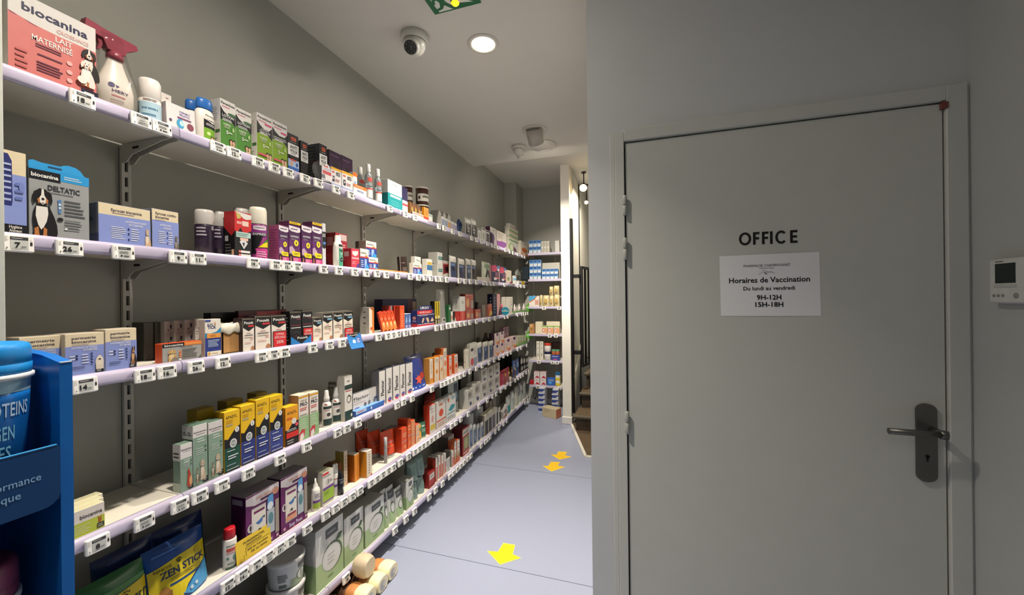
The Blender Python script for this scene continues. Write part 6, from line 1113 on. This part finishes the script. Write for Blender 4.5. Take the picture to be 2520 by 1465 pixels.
# ================================================================ BOTTOM SHELF
def tub(u, yv, st, lab, zb=0, on=None):
    x = -WF6 - st; y = y_at(u, x, SZ[6] + .1)
    o = BOT(6, u, 0, .072, lab, 'd5d8d6', set=st, on=on, y=y, h=.115, n=36, rz=-20, name='bucket', cat='bucket', prof=[(.88, 0), (.90, .02), (1.0, .88), (1.0, .90)],
        parts=[('lid', 'dcdcda', [(1.03, .86), (1.05, .87), (1.05, .97), (1.0, 1.0), (.92, 1.0), (.90, .985), (.05, .985)])],
        pr=[('r', .45, .02, 1, .30, 'a9bc98'), ('r', .62, .62, .86, .80, '5a5c5c'), ('e', .72, .36, .13, .22, '5f7a5c'), ('e', .72, .36, .11, .19, 'dcdedb'), ('b', .18, .3, .4, .6, 5, '77797a'), ('r', .2, .1, .36, .2, '5c6c5a')])
    return o
k = tub(736, 0, .010, 'lower grey-white plaster bucket of the stacked pair'); tub(736, 0, .012, 'upper grey-white plaster bucket of the stacked pair', on=k)
tub(640, 0, .03, 'single grey-white plaster bucket under the price tag row'); 
BOT(6, 535, 0, .05, 'dark cylindrical bucket in the shade left of the grey buckets', '2a2c30', set=.10, h=.17, y=.93, name='bucket', cat='bucket')
def clay(k=0): return [('r', 0, 0, 1, .42, 'aec995'), ('p', [(0, .42), (1, .42), (1, .62), (.72, .66), (.45, .46), (.2, .44)], 'cbd8bf'), ('r', .34, .76, .80, .91, '55585a'), ('b', .4, .8, .74, .87, 1, '8f9294'), ('e', .58, .42, .37, .23, '56694e'), ('e', .55, .41, .34, .21, 'd9dcda'), ('e', .55, .41, .30, .185, 'e3e4e2'), ('b', .4, .3, .72, .5, 3, 'c2c5c2'), ('p', [(.7, .62), (.82, .72), (.96, .70), (.86, .62)], '4a6044'), ('b', .4, .1, .62, .14, 1, '6d9a58')]
CS = [('r', 0, 0, 1, .44, '93ac7c'), ('b', .2, .55, .8, .8, 4, 'c0c0bc')]
for i, (a, b, v, st) in enumerate(((778, 846, 1312, .010), (848, 895, 1280, .010), (899, 946, 1252, .008))):
    C(6, a, b, v, ('nearest', 'middle', 'farthest and smallest')[i] + ' white and pale green clay box of three on the bottom shelf', 'dfe0dc', 'c6c6c0', top='a9a8a0', pr=clay(), spr=CS, dep=.13 if i < 2 else .09, set=st)
for i, (a, b, v) in enumerate(((949, 961, 1212), (962, 979, 1205), (980, 997, 1207))):
    POUCH(6, a, b, v, '%s of three pale green clay sachets standing right of the clay boxes' % ordinal(i + 1), 'd8dad4', [('r', .1, .68, .9, .92, '55585a'), ('b', .2, .76, .8, .84, 1, '9a9c9a'), ('r', .05, .0, .95, .34, 'a9c492'), ('e', .5, .40, .28, .17, '6d8062'), ('e', .5, .40, .22, .13, 'dcdedb')], th=.03, set=.012, lean=6, grp='clay sachets', rough=.5)
C(6, 1000, 1018, 1187, 'tall white and pale green clay box right of the sachets', 'dedfda', 'bcbdb4', top='9a9a90', pr=clay(), spr=CS, dep=.075, set=.008)
for q in range(2):
    k = None
    for j in range(2):
        o = POUCH(6, 1018 + 17 * q, 1034 + 17 * q, 0, '%s teal-grey incontinence pack of the %s stack' % (('lower', 'upper')[j], ('near', 'far')[q]), '8ba59e', [('e', .5, .5, .3, .3, '7a958e'), ('b', .2, .2, .8, .3, 1, 'a9beb8')], th=.10, set=.02, zb=.125 * j, h=.12, rough=.2, seal=.06)
C(6, 1056, 1070, 1167, 'low red box with pale label at the bottom shelf lip', 'b5342e', '8e2622', dep=.07, set=.008, pr=[('r', .1, .52, .95, .88, 'd9cfc8'), ('b', .2, .6, .85, .8, 1, 'a59a94'), ('r', 0, 0, 1, .2, '9a2a26')])
for i, (a, b, v) in enumerate(((1073, 1077.5, 1128), (1080, 1085, 1124), (1087, 1092, 1122), (1094, 1098, 1118), (1112, 1117, 1112))):
    C(6, a, b, v, '%s slim red and white pain-relief carton, bottom shelf' % ordinal(i + 1), 'ece6de', ('a8402e', 'd9cfc6', 'c05a30', 'cfc6bc', '8f8a84')[i], top='b5b0a8', dep=.07, set=.010 + .004 * (i % 2), pr=[('r', .2, .0, .8, .6, 'd9603c'), ('b', .2, .7, .8, .9, 2, 'b9aca4')])
POUCH(6, 1101, 1110, 1130, 'clear plastic bag lying among the red and white cartons', 'dcdcd8', th=.02, set=.004, alpha=.55, h=.10)
C(6, 1104, 1118, 1085, 'white flat box bundled with a dark band at the back, bottom shelf', 'd9d4ca', '6d665e', top='b9a498', dep=.10, set=.08, h=.20, pr=[('r', .0, .75, 1, .8, '2c2622')])
for i, (a, b, v) in enumerate(((1119, 1124, 1088), (1126, 1132, 1085))):
    C(6, a, b, v, '%s white carton with orange and green foot, bottom shelf' % ('left' if i == 0 else 'right'), 'ebe6dc', 'c9643c', dep=.06, set=.008, pr=[('r', 0, 0, 1, .35, 'd9623c'), ('r', .2, .2, .7, .5, '9aa46a'), ('b', .2, .6, .8, .9, 2, 'b9b0a6')])
C(6, 1139, 1155, 1058, 'large dark red elastic bandage box with green photo, bottom shelf', 'b23a30', '5c1420', dep=.10, set=.010, pr=[('r', .0, .72, 1, .95, 'cfc6bc'), ('b', .1, .76, .9, .9, 1, '8a827a'), ('r', .15, .2, .95, .66, '8a9468'), ('e', .5, .42, .25, .2, 'b5ac7c'), ('b', .1, .03, .9, .16, 1, 'e6c0b4')])
for i, (a, b, v) in enumerate(((1158, 1165, 1046), (1167, 1174, 1048), (1177, 1183, 1046), (1186, 1192, 1042))):
    POUCH(6, a, b, v, '%s of four blue-grey insole blister packs, bottom shelf' % ordinal(i + 1), 'c3c6c8', [('r', .1, .1, .9, .75, '5a6a88'), ('e', .5, .45, .3, .25, '8a9ab4'), ('r', .1, .82, .9, .96, 'd6d6d2')], th=.03, set=.012, grp='insole blister packs')
for i, u in enumerate((1158, 1182)):
    BOT(6, u, 0, .055, 'white cotton roll tub behind the insole packs, %s' % ('left' if i == 0 else 'right'), 'cfd2d4', set=.07, h=.26, name='tub', cat='tub')
C(6, 1193, 1220, 1024, 'cream-topped dressing carton with dark panels, far bottom shelf', 'd9d4c2', '8a8478', top='e6e0c4', dep=.06, set=.010, pr=[('r', .04, 0, .3, .7, '3c3c3a'), ('r', .36, 0, .62, .7, '4a4a48'), ('r', .68, 0, .96, .7, '6d6874')])
for i, (a, b) in enumerate(((1222, 1227), (1229, 1234))):
    POUCH(6, a, b, 1005, '%s narrow clear pack with dark insert, far bottom shelf' % ('left' if i == 0 else 'right'), 'dcdbd2', [('r', .2, .05, .8, .7, '3a3f42')], th=.025, set=.010, alpha=.85)
for i in range(4):
    C(6, 1196 + i * 9, 1204 + i * 9, 985, '%s taupe compress carton in the back row, far bottom shelf' % ordinal(i + 1), ('8a857a', '9a958a', 'a8a298', '77726a')[i], '6d685f', dep=.07, set=.09, h=.26 - .02 * (i % 2), grp='taupe back cartons')
C(6, 1240, 1252, 1010, 'small white carton with red foot tilted at the far bottom shelf lip', 'e9e4dc', 'c9c4bc', dep=.03, set=.004, tilt=18, h=.09, pr=[('r', 0, 0, 1, .2, 'c96a5c'), ('r', .3, .4, .7, .7, '2c2c34')])
for i, (a, b, c) in enumerate(((1250, 1259, '3fa3a8'), (1261, 1269, 'c9d2cc'), (1271, 1279, 'd2d6c4'), (1281, 1288, 'c3cac4'), (1290, 1297, 'b9c0ba'))):
    POUCH(6, a, b, 0, ('teal', 'first white', 'second white', 'third white', 'last white')[i] + ' plastic refill bag near the far end, bottom shelf', c if i else 'd6dcd8', [('r', .1, .05, .9, .45, c), ('r', .2, .6, .8, .85, 'e6ebe6')], th=.05, set=.012, h=.20 + .015 * i, alpha=.95)
# ================================================================ back wall shelving
BY = 4.955; BX0, BX1 = -1.335, -.705
BZ = [z_at(v, -1.05, BY) for v in (622, 687, 755, 823, 888, 950)]
for i, z in enumerate(BZ):
    mb = MB(); mb.box(BX0, BX1 - .1, BY, BACKY - .012, z - .02, z, SHM, .0015)
    o = tag(mb.build('wall_shelf'), 'off-white shelf board on the back wall, %s from the top' % ordinal(i + 1), 'shelf', 'back wall shelves')
    mb = MB(); mb.box(BX0, BX1 - .1, BY - .010, BY, z - .028, z + .003, RAILM, .003); mb.build('price_rail', o)
for i, xx in enumerate((-1.33, -1.02)):
    mb = MB(); mb.box(xx - .012, xx + .012, BACKY - .012, BACKY - .0005, .05, BZ[0] - .01, UPM); tag(mb.build('shelf_upright'), 'grey shelf upright on the back wall, %s' % ('left' if i == 0 else 'right'), 'upright')
def bsurf(u, v, o): return (u, -o, v)
def CB(lv, uL, uR, label, front, side=None, pr=(), dep=.08, set=.008, h=.1, on=None, name='carton', cat='box', grp=None, z=None):
    zz = (HT[on] if on is not None else BZ[lv] + .003) if z is None else z
    y = BY + set; x0, x1 = x_at(uL, y, zz), x_at(uR, y, zz); w = x1 - x0 - .001
    side = side or front; fm, sm = mat(front, rough=.38, var=.025, scale=90), mat(side, rough=.4, var=.025, scale=90)
    mb = MB(); mb.box(0, w, 0, dep, 0, h, fm, .0009, (sm, sm, sm, fm, sm, sm))
    o = tag(mb.build(name, None, (x0, y, zz)), label, cat, grp); HT[o] = zz + h
    if pr: pb = MB(); prints(pb, pr, w, h, bsurf); pb.build('front_print', o)
    return o
BLU = [('r', 0, .5, 1, 1, '4f8fd0'), ('p', [(0, .5), (.5, .36), (1, .5), (1, .7), (0, .7)], '6aa8e0'), ('r', .15, .62, .85, .86, '24458c'), ('e', .5, .2, .3, .08, 'cfe0ee')]
def blue_rows(lv, spots, rows, h, what):
    for c_, (a, b) in enumerate(spots):
        k = None
        for r_ in range(rows):
            k = CB(lv, a, b, '%s blue and white contact-lens carton, column %s, %s' % (('lower', 'middle', 'upper')[r_] if rows > 2 else ('lower', 'upper')[r_], ordinal(c_ + 1), what), 'e6eaec', '8fb0d0', pr=BLU, h=h, on=k, dep=.07)
blue_rows(0, ((1302, 1311), (1312, 1321), (1322, 1331)), 2, .085, 'top back shelf')
for c_, (a, b) in enumerate(((1332, 1338), (1339, 1345), (1346, 1352))):
    k = None
    for r_ in range(2): k = CB(0, a, b, '%s cream carton with dark writing, column %s, top back shelf' % (('lower', 'upper')[r_], ordinal(c_ + 1)), 'e6e2d2', pr=[('b', .2, .3, .8, .8, 3, '6d6a60'), ('e', .5, .2, .25, .08, '8a867c')], h=.075, on=k)
CB(0, 1366, 1377, 'plain white carton near the pillar, top back shelf', 'd2d2cc', h=.15)
blue_rows(1, ((1303, 1312), (1313, 1322), (1323, 1331)), 3, .085, 'second back shelf left')
blue_rows(1, ((1334, 1343), (1344, 1353), (1354, 1363), (1364, 1373)), 2, .065, 'second back shelf right')
CB(1, 1335, 1378, 'pale panel box behind the right contact-lens cartons', 'd0cdc0', h=.22, set=.12)
for lv, v0 in ((1, 0),):
    CB(lv, 1284, 1301, 'dark navy jar box beside the second back shelf cartons', '26323c', h=.17, set=.02)
CB(2, 1302, 1327, 'blue and white baby-care pack with orange swoosh, third back shelf', 'efe9dc', pr=[('p', [(0, 1), (0, .45), (.5, .7), (.75, 1)], '58aee0'), ('p', [(0, .45), (.5, .7), (.75, 1), (.82, 1), (.55, .62), (0, .35)], 'd97a3c'), ('r', .6, .15, .95, .6, 'd9a08c')], h=.14)
CRM = 'e9d9a8'
def bag_b(lv, uL, uR, h, label, on=None, z=None, set=.05):
    zz = BZ[lv] + .003 if z is None else z; y = BY + set; x0, x1 = x_at(uL, y, zz), x_at(uR, y, zz); w = x1 - x0
    N = 8; P = []
    for j in range(N + 1):
        b = j / N; e = math.sin(math.pi * min(b * .94 + .03, 1)) ** .4; row = []
        for i in range(16):
            a = 2 * math.pi * i / 16; row.append((w / 2 + w * .5 * (1 - .12 * (1 - e)) * math.cos(a), .04 * e * math.sin(a) * (1 + .15 * math.sin(3 * a + j)), h * b))
        P.append(row)
    m = mat(CRM, .35, bump=.3, scale=40); mb = MB(); mb.grid(P, m, True, True); mb.poly(P[0][::-1], m); mb.poly(P[-1], m)
    o = tag(mb.build('snack_bag', None, (x0, y, zz)), label, 'bag', 'cream snack bags'); HT[o] = zz + h
    pb = MB(); prints(pb, [('e', .5, .5, .26, .2, 'c9a860'), ('b', .25, .2, .75, .32, 1, '8a7238')], w, h, lambda u, v, q: (u, -.043 - q - .002, v)); pb.build('printed_label', o)
    return o
for i, (a, b, h) in enumerate(((1329, 1336, .15), (1337, 1352, .145), (1353, 1363, .14), (1364, 1378, .15))):
    k = bag_b(2, a, b, h, '%s cream snack bag in the lower row, third back shelf' % ordinal(i + 1))
    if i >= 2: bag_b(2, a - 1, b - 1, .12, '%s cream snack bag in the upper row, third back shelf' % ordinal(i - 1), z=HT[k])
CB(3, 1303, 1314, 'brown kraft box with printed panel, fourth back shelf', 'c9945a', 'a5743c', pr=[('b', .2, .3, .8, .6, 3, '7a5428'), ('e', .4, .8, .25, .1, 'e6c89c')], h=.13, set=.004)
CB(3, 1318, 1335, 'cream carton behind the kraft box, fourth back shelf', 'e6dfc0', h=.155, set=.07)
CB(3, 1345, 1378, 'long cream carton at the back, fourth back shelf', 'e6dfc4', h=.155, set=.13)
for i, (a, b) in enumerate(((1333, 1347), (1348, 1362), (1363, 1377))):
    CB(3, a, b, '%s green and orange infant cereal pack, fourth back shelf' % ordinal(i + 1), 'e9dfc4', pr=[('r', 0, .86, 1, 1, '8fbf5c'), ('e', .35, .45, .28, .28, 'd9664c'), ('e', .35, .45, .18, .18, 'f0e0d0'), ('r', .6, .05, 1, .75, 'eeb07c')], h=.105)
for i, (a, b) in enumerate(((1320, 1328), (1329, 1337))):
    k = None
    for r_ in range(3): k = CB(4, a, b, '%s white ampoule carton, %s column, fifth back shelf' % (('lowest', 'middle', 'top')[r_], ('left', 'right')[i]), 'e6e3d4', pr=[('e', .5, .5, .15, .2, '9a978c')], h=.06 if r_ else .12, on=k, set=.05)
def potb(lv, u, h, r, label, lid, body, z=None, set=.05, band=None):
    zz = BZ[lv] + .003 if z is None else z; y = BY + set; x = x_at(u, y, zz)
    mb = MB(); mb.lathe([(r * .95, 0), (r, .003), (r, h * .7), (r * .96, h * .72)], mat(body, .35), 20); o = tag(mb.build('jar', None, (x, y, zz)), label, 'jar'); HT[o] = zz + h
    mb = MB(); mb.lathe([(r * 1.02, h * .72), (r * 1.03, h * .74), (r * 1.03, h * .97), (r * .98, h)], mat(lid, .3), 20); mb.build('lid', o)
    if band: mb = MB(); mb.lathe([(r * 1.006, h * .2), (r * 1.006, h * .5)], mat(band, .4), 20, capb=False, capt=False); mb.build('printed_label', o)
    return o
k = potb(4, 1348, .11, .044, 'lower white jar with navy lid, fifth back shelf', '22284a', 'e6e4e0', band='d9d6d2'); potb(4, 1348, .11, .044, 'upper white jar with red lid, fifth back shelf', 'c8402c', 'e9e6e2', z=HT[k])
k = CB(4, 1357, 1377, 'blue and pink carton under the green-lidded pots, fifth back shelf', '3c52a0', pr=[('b', .1, .6, .9, .9, 1, 'b9c6ea'), ('r', .2, .1, .7, .3, 'd95a8c')], h=.07)
potb(4, 1363, .07, .028, 'green-lidded pot on the blue and pink carton, left one', '5aa07c', 'b56a44', z=HT[k], set=.035); potb(4, 1372, .07, .028, 'green-lidded pot on the blue and pink carton, right one', '5aa07c', 'b56a44', z=HT[k], set=.035)
CB(4, 1358, 1377, 'brown shaded box at the back of the fifth back shelf', '6d4a40', h=.22, set=.15)
for c_, (a, b) in enumerate(((1314, 1328), (1329, 1344))):
    k = None
    for r_ in range(2): k = CB(5, a, b, '%s white and red carton, %s column, lowest back shelf' % (('lower', 'upper')[r_], ('left', 'right')[c_]), 'ece4e2', 'c9a8a4', pr=[('p', [(.2, .1), (.6, .45), (.95, .15), (.9, .05)], 'c9304c'), ('b', .2, .6, .8, .85, 2, 'd9b0b0')], h=.085, on=k)
CB(5, 1304, 1313, 'red glossy pack at the left end, lowest back shelf', 'c0222c', h=.05, name='pack')
CB(5, 1346, 1366, 'blue glossy pack in clear wrap, lowest back shelf', '3a6ac0', pr=[('e', .4, .4, .2, .2, '58b0f0'), ('b', .2, .6, .9, .9, 2, 'b9c6e0')], h=.09)
for i, c in enumerate(('e8d23c', 'f0eee2', 'e8cf34', 'ecebe2', '2c6a9a')): k = CB(5, 1367, 1378, '%s slim pack of the yellow, white and blue stack, lowest back shelf' % ordinal(i + 1), c, h=.034, on=k if i else None)
# glove cartons and box on the floor
GL = [('r', 0, .0, 1, 1, 'e6e7ea'), ('p', [(0, .2), (.6, .2), (.85, .5), (1, .55), (1, .8), (0, .8)], '3c4f9a')]
yb = 4.86
for c_, (a, b, n, yy) in enumerate(((1325, 1341, 5, 4.815), (1358, 1374, 5, 4.815))):
    for r_ in range(n):
        x0, x1 = x_at(a + 2 * (r_ == 4), yy, .1), x_at(b, yy, .1); w = x1 - x0; z = .0015 + .062 * r_ if c_ == 0 else .0015 + .060 * r_
        mb = MB(); mb.box(0, w, 0, .12, 0, .058, mat('e2e3e6', .4), .001); o = tag(mb.build('carton', None, (x0, yy, z)), '%s white and blue glove carton from the floor, %s stack' % (ordinal(r_ + 1), ('left', 'right')[c_]), 'box', 'glove cartons')
        pb = MB(); prints(pb, GL[1:], w, .058, bsurf); pb.build('front_print', o)
mb = MB(); mb.box(-.10, .10, -.06, .06, 0, .115, mat('d9c9a4', .6), .0015); x, y = floor_at(1358, 1026)
o = tag(mb.build('carton', None, (x, y, .001), (0, 0, R(-22))), 'cream and orange parcel box on the floor before the glove cartons', 'box')
mb = MB(); mb.box(.0998, .1012, -.055, .055, .008, .108, mat('d9805c', .5)); mb.build('orange_panel', o)
pb = MB(); prints(pb, [('b', .15, .55, .6, .85, 2, 'b9a680')], .2, .115, lambda u, v, q: (u - .1, -.06 - q, v)); pb.build('front_print', o)
# tags on the back shelves
SMB = MB(); SMB.box(-TAGW / 2, TAGW / 2, -.0115, 0, -TAGH, 0, tw_, .0028); TAGB = SMB.data('price_tag')
def bscr():
    mb = MB(); prints(mb, [('r', .24, .14, .80, .86, 'b9bbb6'), ('r', .24, .68, .80, .86, '3a3a3e'), ('b', .3, .26, .7, .5, 1, '3b3b3d')], TAGW, TAGH, lambda u, v, o: (u - TAGW / 2, -.0116 - o, v - TAGH)); return mb.data('tag_screen')
TSB = bscr()
for lv, us in ((2, (1339, 1376)), (3, (1353, 1368)), (4, (1326, 1360, 1371)), (5, (1324, 1377))):
    for i, u in enumerate(us):
        o = bpy.data.objects.new('price_tag', TAGB); COL.objects.link(o); o.location = (x_at(u, BY - .012, BZ[lv]), BY - .0105, BZ[lv] - .002)
        tag(o, 'white price tag on the back wall, %s from the left, %s shelf down' % (ordinal(i + 1), ordinal(lv + 1)), 'price tag', 'back wall price tags')
        c = bpy.data.objects.new('tag_screen', TSB); COL.objects.link(c); c.parent = o

ALB[0] = 1.0
# ================================================================ blue cardboard display stand, front left
BLUE = mat('0862b2', .42, var=.03, scale=30); BLUE2 = mat('053c70', .45, var=.03, scale=30); EDGE = mat('d9dfe6', .7)
SX = -1.00                                                # its front plane
yR = y_at(178, SX, 1.35); yL = yR - .40; T = yR - y_at(146, SX, 1.35)
zT = z_at(891, SX, yR - T / 2); dp = .25
st = MB()
def side(y0, y1):
    st.prism([(SX - dp, 0.0), (SX, 0.0), (SX, zT), (SX - .055, zT + .012), (SX - dp, zT + .030)], 1, y0, y1, BLUE)
side(yR - T, yR); side(yL, yL + T)
st.box(SX - dp, SX - dp + .004, yL + T, yR - T, 0, zT + .030, BLUE2)
stand = tag(st.build('display_stand', None, fix=True), 'blue cardboard display stand with pots at the lower left edge', 'display stand')
mb = MB(); mb.box(SX - .02, SX + .0006, yR - T + .001, yR - .001, zT - .001, zT + .0008, EDGE); mb.build('cut_edge', stand)
zl1, zl0 = z_at(1092, SX, yR - T), z_at(1237, SX, yR - T)
def lip(z0, z1, nm):
    r = .022; y0, y1 = yL + T, yR - T - .0015
    pts = [(y0, z0), (y1 - r, z0)] + [(y1 - r + r * math.sin(a), z0 + r - r * math.cos(a)) for a in [math.pi / 2 * i / 5 for i in range(1, 6)]] + [(y1, z1 - .004), (y1 - .004, z1), (y0, z1)]
    m_ = MB(); m_.prism(pts, 0, SX + .0005, SX + .0035, BLUE2); m_.box(SX, SX + .004, y0, y1 - .004, z1 - .0002, z1 + .0015, mat('3f9fe0', .5)); return m_.build(nm, stand, fix=True)
o = lip(zl0, zl1, 'shelf_lip')
lw_, lh_ = yR - T - (yL + T), zl1 - zl0
pb = MB(); prints(pb, [('t', 'Performance', .93, .50, .12, '8fb9e0', 'r', .205, .006), ('t', 'physique', .865, .30, .12, '8fb9e0', 'r', .145, .006)], lw_, lh_, lambda u, v, q: (SX + .0036 + q, yL + T + u, zl0 + v)); pb.build('lip_print', o)
zs1 = zl0 + .012
def shelf_b(z, nm): m_ = MB(); m_.box(SX - dp + .004, SX - .001, yL + T + .0005, yR - T - .0005, z - .004, z, BLUE2); return m_.build(nm, stand)
shelf_b(zs1, 'display_shelf'); zs2 = zs1 - .42; shelf_b(zs2, 'display_shelf')
def pot(yc, xc, z, h, r, lab, lidc, body, pr=()):
    mb = MB(); P = [(r * .86, 0), (r * .90, .004), (r * .98, h * .66), (r * .98, h * .70)]; mb.lathe(P, mat(body, .3, var=.02), 40)
    o = tag(mb.build('protein_pot', None, (xc, yc, z), (0, 0, R(-18))), lab, 'pot'); HT[o] = z + h
    mb = MB(); mb.lathe([(r * .985, h * .70), (r * 1.0, h * .76), (r * 1.0, h * .78)], mat('9ac4d6', .3), 40, capb=False, capt=False); mb.build('pale_band', o)
    mb = MB(); mb.lathe([(r * 1.03, h * .775), (r * 1.07, h * .78), (r * 1.07, h * .805), (r * 1.02, h * .81)], mat('d9dde0', .35), 40, capb=False, capt=False); mb.build('white_rim', o)
    mb = MB(); mb.lathe([(r * 1.0, h * .81), (r * 1.03, h * .82), (r * 1.03, h * .87), (r * 1.0, h * .875), (r * 1.02, h * .88), (r * 1.02, h * .96), (r * .97, h * .99), (r * .86, h), (r * .80, h * .985), (.002, h * .985)], mat(lidc, .35, var=.02), 40, capb=False); mb.build('lid', o)
    if pr: w = 2.6 * r; pb = MB(); prints(pb, pr, w, h, rsurf([(a, b) for a, b in P], w)); pb.build('printed_label', o)
    return o
pr_ = .062; xp = SX - .012 - pr_ * 1.07
yp = y_at(69, xp, 1.3) - pr_ * 1.0; hp_ = z_at(848, xp, yp) - zs1
pot(yp, xp, zs1 + .0005, hp_, pr_, 'blue protein pot with blue lid on the display stand', '1d86cf', '1566b4', [('t', 'PROTEINS', .93, .56, .085, 'b9d4ec', 'r', .44, .01), ('t', 'COLLAGEN', .78, .42, .085, '7fc0de', 'r', .44, .01), ('t', 'PEPTIDES', .75, .30, .085, '7fc0de', 'r', .44, .01), ('b', .4, .14, .85, .26, 3, '4f94d0'), ('r', .5, .03, .74, .09, 'cfe2f4')])
yq = y_at(44, xp, .5) - pr_; pot(yq, xp, zs2 + .0005, z_at(1407, xp, yq) - zs2, pr_, 'dusky pink pot on the lower tier of the display stand', '7a3c58', '6d3450')

# ================================================================ rounded packs on the floor under the bottom shelf
CRMP = mat('eadfb8', .45, var=.04, scale=30); ORG = mat('bf8048', .55, var=.08, scale=40); BRP = mat('5a3d28', .6, var=.1, scale=40); GRYP = 'a9a8a8'
def loaf(x0, x1, w, h, m0, mb, bul=0.0):
    N, Q = 14, 4; rows = []
    for q in range(Q + 1):
        t = q / Q; s = 1 - bul * (2 * t - 1) ** 4; row = []
        for i in range(N):
            a = 2 * math.pi * i / N; cx, sz = math.cos(a), math.sin(a)
            k = (abs(cx) ** 3 + abs(sz) ** 3) ** (-1 / 3); row.append((x0 + (x1 - x0) * t, w / 2 * k * cx * s, h / 2 + h / 2 * k * sz * s))
        rows.append(row)
    mb.grid(rows, m0, True, True); mb.poly(rows[-1], m0); mb.poly(rows[0][::-1], m0)
lx, ly = floor_at(976, 1416)
for i in range(5):
    root = empty('rounded_pack', (lx + .004 * (i % 2), ly - .028 - .0905 * i, .001))
    tag(root, '%s brown and cream rounded pack from the far end of the floor row' % ordinal(i + 1), 'pack', 'rounded packs on the floor')
    mb = MB(); loaf(-.27, -.115, .084, .066, BRP, mb, .08); mb.build('brown_body', root)
    mb = MB(); loaf(-.122, -.068, .087, .074, ORG, mb, .10); mb.build('orange_band', root)
    mb = MB(); loaf(-.072, 0, .0885, .078, CRMP, mb, .12); fp = mb.build('cream_front', root)
    pb = MB(); prints(pb, [('e', .45, .45, .24, .3, GRYP), ('e', .6, .5, .14, .18, 'd0ccc4')], .088, .078, lambda u, v, q: (.0004 + q, u - .044, v)); pb.build('grey_picture', fp)
mb = MB(); loaf(-.08, 0, .088, .10, mat('c9b89a', .5, var=.05), mb, .15); o = tag(mb.build('rounded_pack', None, (-1.270, y_at(912, -1.270, .12), .0805)), 'beige rounded pack stacked at the back of the floor row', 'pack')
